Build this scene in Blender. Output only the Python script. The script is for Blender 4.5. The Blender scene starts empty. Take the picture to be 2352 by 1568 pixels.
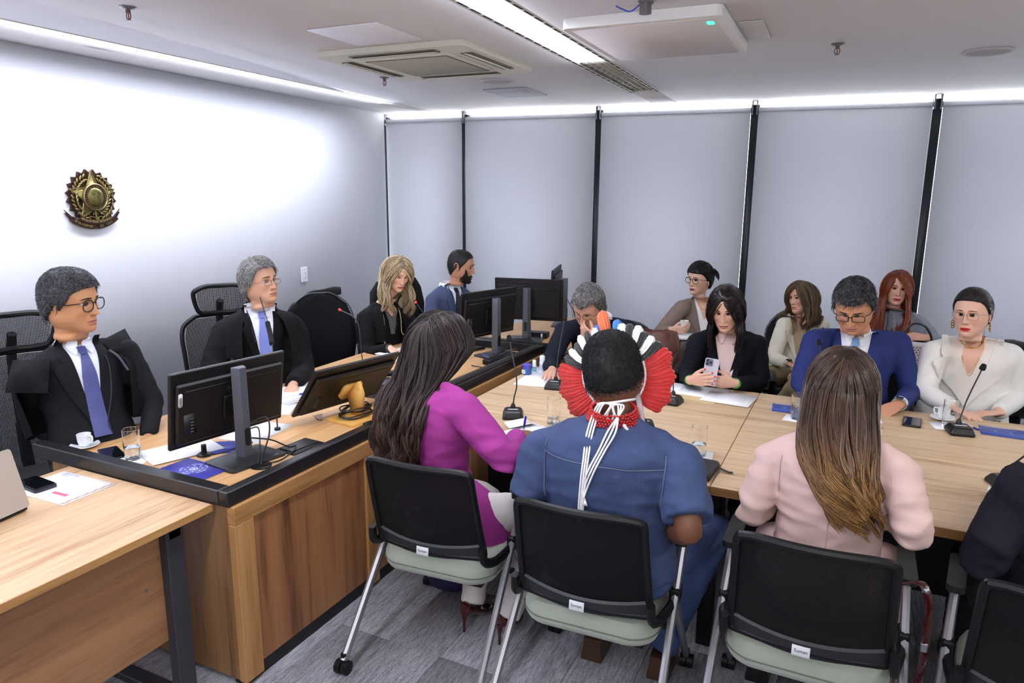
import bpy, bmesh, math, random
import numpy as np
from math import sin, cos, pi, radians, sqrt, atan2, exp
from mathutils import Vector, Matrix, noise
from mathutils.bvhtree import BVHTree
random.seed(7); np.random.seed(7)
scene = bpy.context.scene
COL = scene.collection

# ---------------- camera, world, large lights, exposure ----------------
YAW, PITCH, ROLL = radians(25.8), radians(11.8), radians(0.4)
cd = bpy.data.cameras.new('camera'); cam = bpy.data.objects.new('camera', cd); COL.objects.link(cam)
cd.sensor_width = 36; cd.lens = 1640 / 2352 * 36; cd.clip_start = 0.05; cd.clip_end = 60
_f = Vector((-sin(YAW)*cos(PITCH), cos(YAW)*cos(PITCH), -sin(PITCH)))
_r = Vector((cos(YAW), sin(YAW), 0)); _u = _r.cross(_f)
_R = _r*cos(ROLL) + _u*sin(ROLL); _U = -_r*sin(ROLL) + _u*cos(ROLL)
cam.matrix_world = Matrix((( _R.x,_U.x,-_f.x,0),(_R.y,_U.y,-_f.y,0),(_R.z,_U.z,-_f.z,1.85),(0,0,0,1)))
scene.camera = cam

world = bpy.data.worlds.new('world'); scene.world = world; world.use_nodes = True
bg = world.node_tree.nodes['Background']; bg.inputs[0].default_value = (0.96, 0.98, 1.0, 1); bg.inputs[1].default_value = 10.0

scene.view_settings.view_transform = 'Standard'; scene.view_settings.look = 'None'
scene.view_settings.gamma = 1; scene.view_settings.use_curve_mapping = False
scene.view_settings.exposure = 0.0
STRIP_LEFT, STRIP_MID, STRIP_BACK = 44.0, 28.0, 10.0     # emission of the ceiling luminaires (left cove, middle, behind the camera)
def area_light(name, loc, sx, sy, power, rot=(0,0,0), color=(1,0.97,0.95)):
    l = bpy.data.lights.new(name, 'AREA'); l.shape = 'RECTANGLE'; l.size = sx; l.size_y = sy; l.energy = power; l.color = color
    o = bpy.data.objects.new(name, l); COL.objects.link(o); o.location = loc; o.rotation_euler = rot; return o
area_light('overhead_fill', (-0.6, -0.6, 2.56), 0.3, 2.6, 16)  # this and the next two: added fill lights under the ceiling, out of view
area_light('overhead_fill', (1.9, 2.2, 2.56), 0.3, 2.6, 48)
area_light('overhead_fill', (1.6, -1.2, 2.56), 1.2, 0.6, 22)
# added fill lights near the camera: a broad soft one behind, a small one facing up
area_light('rear_fill', (0.7, -1.3, 2.2), 2.4, 1.8, 24, (radians(74), 0, radians(20)), (1,0.98,0.96))
area_light('upward_fill', (0.3, -0.2, 1.7), 0.5, 0.5, 45, (radians(152), 0, radians(20)), (1,0.98,0.96))  # added to brighten the ceiling

# ---------------- colour and materials ----------------
def C8(r, g=None, b=None):
    if g is None: r, g, b = r
    f = lambda c: (c/255/12.92) if c/255 <= 0.04045 else ((c/255+0.055)/1.055)**2.4
    return (f(r), f(g), f(b), 1)
MATS = {}
def new_mat(name):
    m = bpy.data.materials.new(name); m.use_nodes = True
    return m, m.node_tree, m.node_tree.nodes['Principled BSDF']
def mat(name, col, rough=0.5, metal=0, bump=0, bscale=200, spec=None, emit=0, coat=0, var=0, sheen=0, vscale=8):
    if name in MATS: return MATS[name]
    m, nt, b = new_mat(name); c = C8(*col)
    b.inputs['Base Color'].default_value = c; b.inputs['Roughness'].default_value = rough; b.inputs['Metallic'].default_value = metal
    if spec is not None: b.inputs['Specular IOR Level'].default_value = spec
    if coat: b.inputs['Coat Weight'].default_value = coat
    if sheen: b.inputs['Sheen Weight'].default_value = sheen
    if emit: b.inputs['Emission Color'].default_value = c; b.inputs['Emission Strength'].default_value = emit
    if bump or var:
        tc = nt.nodes.new('ShaderNodeTexCoord'); n = nt.nodes.new('ShaderNodeTexNoise'); n.inputs['Scale'].default_value = bscale
        n.inputs['Detail'].default_value = 3; nt.links.new(tc.outputs['Object'], n.inputs['Vector'])
        if bump:
            bp = nt.nodes.new('ShaderNodeBump'); bp.inputs['Strength'].default_value = bump; bp.inputs['Distance'].default_value = 0.002
            nt.links.new(n.outputs['Fac'], bp.inputs['Height']); nt.links.new(bp.outputs[0], b.inputs['Normal'])
        if var:
            n2 = nt.nodes.new('ShaderNodeTexNoise'); n2.inputs['Scale'].default_value = vscale; n2.inputs['Detail'].default_value = 5
            nt.links.new(tc.outputs['Object'], n2.inputs['Vector'])
            mx = nt.nodes.new('ShaderNodeMix'); mx.data_type = 'RGBA'
            mx.inputs['A'].default_value = tuple(v*(1-var) for v in c[:3])+(1,); mx.inputs['B'].default_value = tuple(min(1, v*(1+var)) for v in c[:3])+(1,)
            nt.links.new(n2.outputs['Fac'], mx.inputs['Factor']); nt.links.new(mx.outputs['Result'], b.inputs['Base Color'])
    MATS[name] = m; return m
def wood(name, dark, light, axis='Y', rough=0.42, sc=1.0):
    if name in MATS: return MATS[name]
    m, nt, b = new_mat(name); N = nt.nodes.new; L = nt.links.new
    tc = N('ShaderNodeTexCoord'); mp = N('ShaderNodeMapping'); s = {'X': (0.9, 16, 16), 'Y': (16, 0.9, 16), 'Z': (16, 16, 0.9)}[axis]
    mp.inputs['Scale'].default_value = tuple(v*sc for v in s); L(tc.outputs['Object'], mp.inputs['Vector'])
    n1 = N('ShaderNodeTexNoise'); n1.inputs['Scale'].default_value = 1.0; n1.inputs['Detail'].default_value = 6; n1.inputs['Distortion'].default_value = 0.9
    L(mp.outputs[0], n1.inputs['Vector'])
    mp2 = N('ShaderNodeMapping'); mp2.inputs['Scale'].default_value = tuple(v*5*sc for v in s); L(tc.outputs['Object'], mp2.inputs['Vector'])
    n2 = N('ShaderNodeTexNoise'); n2.inputs['Scale'].default_value = 1.0; n2.inputs['Detail'].default_value = 4; L(mp2.outputs[0], n2.inputs['Vector'])
    ma = N('ShaderNodeMath'); ma.operation = 'MULTIPLY_ADD'; ma.inputs[1].default_value = 0.45; L(n2.outputs['Fac'], ma.inputs[0])
    mb_ = N('ShaderNodeMath'); mb_.operation = 'MULTIPLY'; mb_.inputs[1].default_value = 0.75; L(n1.outputs['Fac'], mb_.inputs[0]); L(mb_.outputs[0], ma.inputs[2])
    cr = N('ShaderNodeValToRGB'); cr.color_ramp.elements[0].position = 0.40; cr.color_ramp.elements[1].position = 0.72
    cr.color_ramp.elements[0].color = C8(*dark); cr.color_ramp.elements[1].color = C8(*light)
    e = cr.color_ramp.elements.new(0.55); e.color = tuple(C8(*dark)[i]*0.35+C8(*light)[i]*0.65 for i in range(3))+(1,)
    L(ma.outputs[0], cr.inputs[0]); L(cr.outputs[0], b.inputs['Base Color']); b.inputs['Roughness'].default_value = rough
    bp = N('ShaderNodeBump'); bp.inputs['Strength'].default_value = 0.08; bp.inputs['Distance'].default_value = 0.001
    L(n2.outputs['Fac'], bp.inputs['Height']); L(bp.outputs[0], b.inputs['Normal'])
    MATS[name] = m; return m
def attr_mat(name, rough=0.5, sheen=0, bump=0, bscale=300, spec=0.5, sss=0, aniso=0):
    if name in MATS: return MATS[name]
    m, nt, b = new_mat(name)
    a = nt.nodes.new('ShaderNodeAttribute'); a.attribute_name = 'Col'; nt.links.new(a.outputs['Color'], b.inputs['Base Color'])
    b.inputs['Roughness'].default_value = rough; b.inputs['Specular IOR Level'].default_value = spec
    if sheen: b.inputs['Sheen Weight'].default_value = sheen
    if sss: b.inputs['Subsurface Weight'].default_value = sss; b.inputs['Subsurface Radius'].default_value = (0.012, 0.005, 0.003); b.inputs['Subsurface Scale'].default_value = 1.0
    if bump:
        tc = nt.nodes.new('ShaderNodeTexCoord'); n = nt.nodes.new('ShaderNodeTexNoise'); n.inputs['Scale'].default_value = bscale; nt.links.new(tc.outputs['Object'], n.inputs['Vector'])
        bp = nt.nodes.new('ShaderNodeBump'); bp.inputs['Strength'].default_value = bump; bp.inputs['Distance'].default_value = 0.001
        nt.links.new(n.outputs['Fac'], bp.inputs['Height']); nt.links.new(bp.outputs[0], b.inputs['Normal'])
    MATS[name] = m; return m
def glass_mat(name='clear_glass', col=(255,255,255), rough=0.0, ior=1.45):
    if name in MATS: return MATS[name]
    m, nt, b = new_mat(name); b.inputs['Base Color'].default_value = C8(*col); b.inputs['Transmission Weight'].default_value = 1
    b.inputs['Roughness'].default_value = rough; b.inputs['IOR'].default_value = ior; MATS[name] = m; return m
def lens_mat():
    if 'lens' in MATS: return MATS['lens']
    m, nt, b = new_mat('spectacle_lens'); N = nt.nodes.new
    t = N('ShaderNodeBsdfTransparent'); g = N('ShaderNodeBsdfGlossy'); g.inputs['Roughness'].default_value = 0.03; mx = N('ShaderNodeMixShader'); mx.inputs[0].default_value = 0.07
    nt.links.new(t.outputs[0], mx.inputs[1]); nt.links.new(g.outputs[0], mx.inputs[2]); nt.links.new(mx.outputs[0], nt.nodes['Material Output'].inputs[0])
    MATS['lens'] = m; return m

# ---------------- mesh building ----------------
def I4(): return Matrix.Identity(4)
def T(x, y=None, z=None): return Matrix.Translation(Vector((x, y, z)) if y is not None else Vector(x))
def RX(a): return Matrix.Rotation(a, 4, 'X')
def RY(a): return Matrix.Rotation(a, 4, 'Y')
def RZ(a): return Matrix.Rotation(a, 4, 'Z')
def S(x, y=None, z=None): return Matrix.Diagonal((x, y if y is not None else x, z if z is not None else x, 1))
def xf(M, v):
    v = np.asarray(v, float).reshape(-1, 3)
    if M is None: return v
    A = np.array(M); return v @ A[:3, :3].T + A[:3, 3]
class MB:
    def __init__(s): s.v = []; s.f = []; s.mi = []; s.n = 0; s.c = []; s.hascol = False
    def add(s, vf, M=None, mi=0, col=None):
        v, f = vf; v = xf(M, v); o = s.n
        s.v.append(v); s.n += len(v)
        if isinstance(f, np.ndarray): f = (f+o).tolist()
        else: f = [tuple(i+o for i in q) for q in f]
        s.f += f; s.mi += [mi]*len(f)
        if col is not None: s.hascol = True; c = np.asarray(col, float); c = np.tile(c[:3], (len(v), 1)) if c.ndim == 1 else c[:, :3]
        else: c = np.ones((len(v), 3))*0.5
        s.c.append(c); return s
    def verts(s): return np.concatenate(s.v) if s.v else np.zeros((0, 3))
def obj(name, mb, m, parent=None, smooth=35, loc=None, rot=None, **props):
    me = bpy.data.meshes.new(name); V = mb.verts(); F = mb.f
    me.vertices.add(len(V)); me.vertices.foreach_set('co', V.astype(np.float32).ravel())
    ls = np.array([len(q) for q in F], np.int32); st = np.concatenate([[0], np.cumsum(ls)[:-1]]).astype(np.int32) if len(F) else np.zeros(0, np.int32)
    me.loops.add(int(ls.sum())); me.polygons.add(len(F))
    me.loops.foreach_set('vertex_index', np.fromiter((i for q in F for i in q), np.int32, int(ls.sum())))
    me.polygons.foreach_set('loop_start', st)
    ms = m if isinstance(m, (list, tuple)) else [m]
    for q in ms: me.materials.append(q)
    me.polygons.foreach_set('material_index', np.array(mb.mi, np.int32))
    me.update(calc_edges=True)
    if mb.hascol:
        a = me.color_attributes.new('Col', 'FLOAT_COLOR', 'POINT'); c = np.concatenate(mb.c); a.data.foreach_set('color', np.hstack([c, np.ones((len(c), 1))]).astype(np.float32).ravel())
    if smooth:
        me.polygons.foreach_set('use_smooth', np.ones(len(F), bool))
        if smooth < 180: me.set_sharp_from_angle(angle=radians(smooth))
    o = bpy.data.objects.new(name, me); COL.objects.link(o)
    if parent: o.parent = parent
    if loc is not None: o.location = loc
    if rot is not None: o.rotation_euler = rot
    for k, v in props.items(): o[k] = v
    return o
def thing(name, label, cat, loc=(0,0,0), rz=0, group=None):
    o = bpy.data.objects.new(name, None); COL.objects.link(o); o.empty_display_size = 0.05
    o.location = loc; o.rotation_euler = (0, 0, rz); o['label'] = label; o['category'] = cat
    if group: o['group'] = group
    return o
def tag(o, label, cat, group=None):
    o['label'] = label; o['category'] = cat
    if group: o['group'] = group
    return o
def dup(root, loc, rz, label, group=None):
    r = root.copy(); COL.objects.link(r); r.location = loc; r.rotation_euler = (0, 0, rz); r['label'] = label
    if group: r['group'] = group
    for ch in list(root.children):
        c = ch.copy(); COL.objects.link(c); c.parent = r
        for g in list(ch.children):
            d = g.copy(); COL.objects.link(d); d.parent = c
    return r

def _orient(v, f):
    c = v.mean(0); out = []
    for q in f:
        p = v[list(q)]; n = np.cross(p[1]-p[0], p[2]-p[0])
        out.append(tuple(q) if np.dot(n, p.mean(0)-c) >= 0 else tuple(reversed(q)))
    return out
def box(sx, sy, sz, b=0.0):
    h = np.array([sx, sy, sz])/2
    if b <= 0:
        v = np.array([[x, y, z] for x in (-1, 1) for y in (-1, 1) for z in (-1, 1)])*h
        return v, [(0,1,3,2), (4,6,7,5), (0,4,5,1), (2,3,7,6), (0,2,6,4), (1,5,7,3)]
    b = min(b, h.min()*0.95); v = []; idx = {}
    for s in [(x, y, z) for x in (-1, 1) for y in (-1, 1) for z in (-1, 1)]:
        for a in range(3):
            p = np.array(s)*(h-b); p[a] = s[a]*h[a]; idx[s, a] = len(v); v.append(p)
    v = np.array(v); f = []
    for a in range(3):
        o = [i for i in range(3) if i != a]
        for s in (-1, 1):
            q = []
            for t in ((-1,-1), (1,-1), (1,1), (-1,1)):
                k = [0]*3; k[a] = s; k[o[0]] = t[0]; k[o[1]] = t[1]; q.append(idx[tuple(k), a])
            f.append(q)
        for t in ((-1,-1), (1,-1), (1,1), (-1,1)):
            k0 = [0]*3; k1 = [0]*3; k0[a] = -1; k1[a] = 1; k0[o[0]] = k1[o[0]] = t[0]; k0[o[1]] = k1[o[1]] = t[1]
            f.append([idx[tuple(k0), o[0]], idx[tuple(k1), o[0]], idx[tuple(k1), o[1]], idx[tuple(k0), o[1]]])
    for s in [(x, y, z) for x in (-1, 1) for y in (-1, 1) for z in (-1, 1)]: f.append([idx[s, 0], idx[s, 1], idx[s, 2]])
    return v, _orient(v, f)
def boxat(x0, x1, y0, y1, z0, z1, b=0.0):
    v, f = box(x1-x0, y1-y0, z1-z0, b); return v+np.array([(x0+x1)/2, (y0+y1)/2, (z0+z1)/2]), f
def gridfaces(nu, nv, closeu=False, flip=False):
    f = []
    for j in range(nv-1):
        for i in range(nu if closeu else nu-1):
            a = j*nu+i; b = j*nu+(i+1) % nu; q = (a, b, b+nu, a+nu); f.append(q[::-1] if flip else q)
    return f
def loft(rings, cap0=True, cap1=True):
    R = np.asarray(rings, float); k, n = R.shape[:2]; f = gridfaces(n, k, True)
    if cap0: f.append(tuple(range(n-1, -1, -1)))
    if cap1: f.append(tuple(range((k-1)*n, k*n)))
    return R.reshape(-1, 3), f
def tube(path, r, n=8, cap=True, flat=1.0, up=None):
    P = np.asarray(path, float); k = len(P); r = np.full(k, r, float) if np.isscalar(r) else np.asarray(r, float)
    t = np.gradient(P, axis=0); t /= np.linalg.norm(t, axis=1)[:, None]+1e-12
    u = np.array(up, float) if up is not None else (np.array([0, 0, 1.]) if abs(t[0][2]) < 0.9 else np.array([1., 0, 0]))
    rings = []
    for i in range(k):
        u = u-t[i]*np.dot(u, t[i]); u /= np.linalg.norm(u)+1e-12; w = np.cross(t[i], u)
        a = np.linspace(0, 2*pi, n, endpoint=False)
        rings.append(P[i]+r[i]*(np.cos(a)[:, None]*w+np.sin(a)[:, None]*u*flat))
    return loft(rings, cap, cap)
def cyl(r, h, n=20, r2=None, b=0):
    r2 = r if r2 is None else r2
    if b: return lathe([(0, 0), (r-b, 0), (r, b), (r2, h-b), (r2-b, h), (0, h)], n)
    return lathe([(0, 0), (r, 0), (r2, h), (0, h)], n)
def lathe(prof, n=24):
    a = np.linspace(0, 2*pi, n, endpoint=False); rings = []; v = []; f = []
    pr = [(max(p[0], 1e-5), p[1]) for p in prof]
    for r, z in pr: rings.append(np.stack([r*np.cos(a), r*np.sin(a), np.full(n, z)], 1))
    R = np.array(rings); f = gridfaces(n, len(pr), True); return R.reshape(-1, 3), f
def prism(poly, z0, z1):
    p = np.array(poly, float); n = len(p)
    ar = 0.5*np.sum(p[:, 0]*np.roll(p[:, 1], -1)-np.roll(p[:, 0], -1)*p[:, 1])
    if ar < 0: p = p[::-1]
    v = np.vstack([np.c_[p, np.full(n, z0)], np.c_[p, np.full(n, z1)]])
    return v, [tuple(range(n-1, -1, -1)), tuple(range(n, 2*n))]+[(i, (i+1) % n, n+(i+1) % n, n+i) for i in range(n)]
def rrect(w, h, r, n=5):
    o = []
    for cx, cy, a0 in ((w/2-r, h/2-r, 0), (-w/2+r, h/2-r, 90), (-w/2+r, -h/2+r, 180), (w/2-r, -h/2+r, 270)):
        for i in range(n+1): a = radians(a0+90*i/n); o.append((cx+r*cos(a), cy+r*sin(a)))
    return o
def ellipsoid(rx, ry, rz, n=16, m=10):
    rings = []
    for j in range(m+1):
        t = -pi/2+pi*j/m; c = max(cos(t), 1e-4); a = np.linspace(0, 2*pi, n, endpoint=False)
        rings.append(np.stack([rx*c*np.cos(a), ry*c*np.sin(a), np.full(n, rz*sin(t))], 1))
    return loft(rings, False, False)
def bez(pts, n=16):
    """Catmull-Rom through the points"""
    P = [np.array(p, float) for p in pts]; P = [2*P[0]-P[1]]+P+[2*P[-1]-P[-2]]; out = []
    m = max(2, n//(len(P)-3))
    for i in range(1, len(P)-2):
        for k in range(m):
            t = k/m; a, b, c, d = P[i-1:i+3]
            out.append(0.5*((2*b)+(-a+c)*t+(2*a-5*b+4*c-d)*t*t+(-a+3*b-3*c+d)*t**3))
    out.append(P[-2]); return np.array(out)
def text_mb(s, size, depth=0.0004, align='CENTER'):
    cu = bpy.data.curves.new('t', 'FONT'); cu.body = s; cu.size = size; cu.extrude = depth; cu.align_x = align; cu.align_y = 'CENTER'; cu.resolution_u = 2
    o = bpy.data.objects.new('t', cu); COL.objects.link(o); dg = bpy.context.evaluated_depsgraph_get(); dg.update()
    me = bpy.data.meshes.new_from_object(o.evaluated_get(dg)); v = np.array([p.co[:] for p in me.vertices]) if len(me.vertices) else np.zeros((0, 3)); f = [tuple(p.vertices) for p in me.polygons]
    bpy.data.objects.remove(o); bpy.data.curves.remove(cu); bpy.data.meshes.remove(me); return v, f
def remesh(mb, voxel, smooth=4, fac=0.6):
    me = bpy.data.meshes.new('tmp'); me.from_pydata(mb.verts().tolist(), [], mb.f); o = bpy.data.objects.new('tmp', me); COL.objects.link(o)
    r = o.modifiers.new('r', 'REMESH'); r.mode = 'VOXEL'; r.voxel_size = voxel
    if smooth: s = o.modifiers.new('s', 'SMOOTH'); s.factor = fac; s.iterations = smooth
    dg = bpy.context.evaluated_depsgraph_get(); dg.update(); e = bpy.data.meshes.new_from_object(o.evaluated_get(dg))
    v = np.zeros(len(e.vertices)*3, np.float32); e.vertices.foreach_get('co', v)
    n = np.zeros(len(e.vertices)*3, np.float32); e.vertices.foreach_get('normal', n)
    f = [tuple(p.vertices) for p in e.polygons]
    bpy.data.objects.remove(o); bpy.data.meshes.remove(me); bpy.data.meshes.remove(e)
    return v.reshape(-1, 3).astype(float), f, n.reshape(-1, 3).astype(float)
# ---------------- room shell ----------------
CEIL = 2.6
paint = mat('wall_paint', (222, 224, 230), 0.85, bump=0.03, bscale=500)
ceil_m = mat('ceiling_paint', (214, 212, 214), 0.9)
white_pl = mat('white_plastic', (226, 226, 226), 0.45)
cream_pl = mat('cream_plastic', (205, 203, 190), 0.5)
black_pl = mat('black_plastic', (14, 14, 16), 0.45, spec=.3, bump=0.05, bscale=800)
blackm = mat('black_metal', (18, 18, 20), 0.4, 0.2)
dark_gap = mat('dark_void', (8, 8, 9), 0.8)
chrome = mat('chrome', (190, 190, 195), 0.18, 1)
steel = mat('brushed_steel', (150, 152, 156), 0.35, 0.85)
frame_m = mat('mullion', (18, 22, 32), 0.35, 0.3)

def carpet():
    m, nt, b = new_mat('carpet'); N = nt.nodes.new; L = nt.links.new
    tc = N('ShaderNodeTexCoord'); n = N('ShaderNodeTexNoise'); n.inputs['Scale'].default_value = 260; n.inputs['Detail'].default_value = 4; L(tc.outputs['Object'], n.inputs['Vector'])
    n3 = N('ShaderNodeTexNoise'); n3.inputs['Scale'].default_value = 7; L(tc.outputs['Object'], n3.inputs['Vector'])
    mp = N('ShaderNodeMapping'); mp.inputs['Scale'].default_value = (90, 14, 1); L(tc.outputs['Object'], mp.inputs[0])
    n2 = N('ShaderNodeTexNoise'); n2.inputs['Scale'].default_value = 1; n2.inputs['Detail'].default_value = 2; L(mp.outputs[0], n2.inputs['Vector'])
    a = N('ShaderNodeMath'); a.operation = 'MULTIPLY_ADD'; a.inputs[1].default_value = .55; L(n.outputs['Fac'], a.inputs[0])
    a2 = N('ShaderNodeMath'); a2.operation = 'MULTIPLY_ADD'; a2.inputs[1].default_value = .35; L(n2.outputs['Fac'], a2.inputs[0]); 
    a3 = N('ShaderNodeMath'); a3.operation = 'MULTIPLY'; a3.inputs[1].default_value = .12; L(n3.outputs['Fac'], a3.inputs[0]); L(a3.outputs[0], a2.inputs[2]); L(a2.outputs[0], a.inputs[2])
    cr = N('ShaderNodeValToRGB'); cr.color_ramp.elements[0].position = .36; cr.color_ramp.elements[1].position = .66
    cr.color_ramp.elements[0].color = C8(92, 92, 98); cr.color_ramp.elements[1].color = C8(176, 176, 184); L(a.outputs[0], cr.inputs[0]); L(cr.outputs[0], b.inputs['Base Color'])
    b.inputs['Roughness'].default_value = 0.95; b.inputs['Specular IOR Level'].default_value = .15
    bp = N('ShaderNodeBump'); bp.inputs['Strength'].default_value = .6; bp.inputs['Distance'].default_value = .003; L(a.outputs[0], bp.inputs['Height']); L(bp.outputs[0], b.inputs['Normal'])
    return m
carpet_m = carpet()
XR, YB = 3.6, -3.2
def wx(y): return -4.09-0.0711*(y-2.37)     # left wall face
def by(x): return 6.055+0.0884*(x+4.36)      # blind plane
cornerY = 6.06
fl = MB(); fl.add(prism([(wx(YB)-.1, YB-.1), (XR+.1, YB-.1), (XR+.1, by(XR)+.35), (wx(6)-.3, by(-4.4)+.35)], -0.12, -0.004)); floor = obj('floor', fl, mat('screed', (70, 70, 74), .9), smooth=0); floor['kind'] = 'structure'
me0 = None
for i in range(13):
    for j in range(6):
        x0 = -1.88+0.25*i; y0 = 0.2+1.0*j+(0.5 if i % 2 else 0)
        if me0 is None:
            mb = MB(); mb.add(box(.2485, .9985, .006, .0015)); p0 = obj('carpet_plank', mb, carpet_m, floor, smooth=0, loc=(x0+.125, y0+.5, -0.003)); me0 = p0.data
        else:
            p = bpy.data.objects.new('carpet_plank', me0); COL.objects.link(p); p.parent = floor; p.location = (x0+.125, y0+.5, -0.003)
cp = MB()
cp.add(boxat(-4.6, -1.881, YB, 6.3, -.006, 0)); cp.add(boxat(-1.8805, XR, YB, 0.199, -.006, 0)); cp.add(boxat(1.371, XR, .2, 6.6, -.006, 0))
cp.add(boxat(-1.88, 1.37, 6.7, 6.75, -.006, 0)); obj('carpet_field', cp, carpet_m, floor, smooth=0)['kind'] = 'stuff'

# ceiling with recesses for the two luminaire channels
def inch(a, b): return a, b
cl = MB(); zt = CEIL+0.16
def stripx(y, x0, s): return x0+s*(y)
# left channel runs parallel to the left wall, middle channel parallel to it
LA = [(-3.545, 1.0), (-3.76, 5.35)]; 
def lx(y): return -3.47-0.053*y          # right edge of left channel
def cx(y): return -1.235-0.043*y         # right edge of the middle channel
LW, CW = 0.125, 0.205
LY0, LY1, CY0, CY1 = -2.6, 5.36, -2.2, 5.52
y0, y1 = YB-.1, 6.75
by2 = lambda x: by(x)+.205
def quad(pts, z0, z1): return prism(pts, z0, z1)
cl.add(quad([(wx(y0)-.05, y0), (lx(y0)-LW, y0), (lx(6.3)-LW, by2(lx(6.3)-LW)), (wx(6.3)-.05, by2(wx(6.3)))], CEIL, zt))
cl.add(quad([(lx(y0), y0), (cx(y0)-CW, y0), (cx(6.5)-CW, by2(cx(6.5)-CW)), (lx(6.3), by2(lx(6.3)))], CEIL, zt))
cl.add(quad([(cx(y0), y0), (XR+.1, y0), (XR+.1, by2(XR+.1)), (cx(6.5), by2(cx(6.5)))], CEIL, zt))
for f_, W_, a, b in ((lx, LW, LY0, LY1), (cx, CW, CY0, CY1)):
    cl.add(quad([(f_(y0)-W_, y0), (f_(y0), y0), (f_(a), a), (f_(a)-W_, a)], CEIL, zt)); cl.add(quad([(f_(b)-W_, b), (f_(b), b), (f_(6.4), by2(f_(6.4))), (f_(6.4)-W_, by2(f_(6.4)-W_))], CEIL, zt))
cl.add(quad([(-4.9, y0), (XR+.1, y0), (XR+.1, by2(XR+.1)), (-4.9, by2(-4.9))], zt, zt+.05))
ceiling = obj('ceiling', cl, ceil_m, smooth=0); ceiling['kind'] = 'structure'
w = MB(); w.add(prism([(wx(y0), y0), (wx(cornerY), cornerY), (wx(cornerY)-.12, cornerY), (wx(y0)-.12, y0)], -0.12, CEIL+.1)); wl = obj('wall_left', w, paint, smooth=0); wl['kind'] = 'structure'
w = MB(); w.add(boxat(XR, XR+.12, y0, 7.2, -.12, CEIL+.1)); o = obj('wall_right', w, paint, smooth=0); o['kind'] = 'structure'
w = MB(); w.add(boxat(-4.6, XR+.1, YB-.12, YB, -.12, CEIL+.1)); o = obj('wall_rear', w, paint, smooth=0); o['kind'] = 'structure'
w = MB(); w.add(prism([(wx(YB)+.015, YB), (wx(cornerY)+.015, cornerY), (wx(cornerY), cornerY), (wx(YB), YB)], 0, .08)); o = obj('baseboard_left', w, mat('skirting', (205, 205, 208), .5), smooth=0); o['kind'] = 'structure'

# window wall: sill band, mullions, glass, roller blinds in front.  Frame: u along wall, local x
WU = Matrix.Translation((-4.36, 6.055, 0)) @ RZ(atan2(0.0884, 1))
def wobj(name, mb, m, **k): o = obj(name, mb, m, **k); o.matrix_world = WU; return o
o = bpy.data.objects.new('window_1', None); COL.objects.link(o); o.matrix_world = WU; o['kind'] = 'structure'; win = o
glz = mat('window_sky_glass', (196, 214, 240), .1)
MUL = [-0.02, 0.86, 2.17, 3.49, 4.81, 6.13, 7.45]
g = MB(); g.add(boxat(-.1, 8.2, .20, .206, 0.0, CEIL+.1)); 
gm = lens_mat(); obj('pane', g, gm, win, smooth=0)
for u in MUL:
    g = MB(); g.add(boxat(u-.030, u+.036, .046, .19, -.1, CEIL-.03, .004)); obj('mullion', g, frame_m, win, smooth=0)
g = MB(); g.add(boxat(-.1, 8.2, .12, .26, -.12, .04)); obj('window_rail', g, frame_m, win, smooth=0)
# roller blinds
def blind_cloth():
    m, nt, b = new_mat('blind_cloth'); N = nt.nodes.new; L = nt.links.new
    b.inputs['Base Color'].default_value = C8(186, 187, 192); b.inputs['Roughness'].default_value = .8
    tr = N('ShaderNodeBsdfTranslucent'); tr.inputs[0].default_value = C8(190, 192, 200); mxs = N('ShaderNodeMixShader'); mxs.inputs[0].default_value = .33; L(b.outputs[0], mxs.inputs[1]); L(tr.outputs[0], mxs.inputs[2]); L(mxs.outputs[0], nt.nodes['Material Output'].inputs[0])
    tc = N('ShaderNodeTexCoord'); n = N('ShaderNodeTexNoise'); n.inputs['Scale'].default_value = 350; L(tc.outputs['Object'], n.inputs['Vector'])
    bp = N('ShaderNodeBump'); bp.inputs['Strength'].default_value = .12; bp.inputs['Distance'].default_value = .001; L(n.outputs['Fac'], bp.inputs['Height']); L(bp.outputs[0], b.inputs['Normal'])
    return m
bc = blind_cloth()
names = ['narrow grey roller blind beside the white wall corner', 'grey roller blind above the man with a dark beard', 'grey roller blind behind the bowed grey-haired man and woman with cup', 'grey roller blind between the black-bobbed woman and the red-haired woman', 'grey roller blind at the right end behind the white suit', 'grey roller blind beyond the right edge of the photograph']
gaps = [(0.015, .84), (.875, 2.145), (2.20, 3.46), (3.52, 4.775), (4.845, 6.10), (6.16, 7.42)]
for (u0, u1), lb in zip(gaps, names):
    t = thing('roller_blind', lb, 'blind'); t.matrix_world = WU; t['group'] = 'grey roller blinds along the window wall'
    g = MB(); g.add(boxat(u0, u1, .030, .033, .10, CEIL-.085)); obj('blind_cloth', g, bc, t, smooth=0)
    g = MB(); g.add(tube([(u0, .045, CEIL-.075), (u1, .045, CEIL-.075)], .022, 20)); obj('roller_tube', g, bc, t)
    g = MB(); g.add(boxat(u0, u1, .022, .041, .085, .10, .003)); obj('bottom_bar', g, mat('blind_bar', (150, 152, 158), .5), t, smooth=0)
    for u in (u0-.012, u1+.012): g = MB(); g.add(boxat(u-.005, u+.005, .01, .09, CEIL-.11, CEIL-.002, .002)); obj('bracket', g, mat('grey_bracket', (120, 124, 132), .4, .4), t, smooth=0)
# bright outside is the world; opaque outer sill keeps floor closed
g = MB(); g.add(boxat(-.1, 8.2, .26, .6, -.2, -.1)); ob = wobj('trim_1', g, mat('ledge', (150, 150, 150), .8), smooth=0); ob['kind'] = 'structure'

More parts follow.
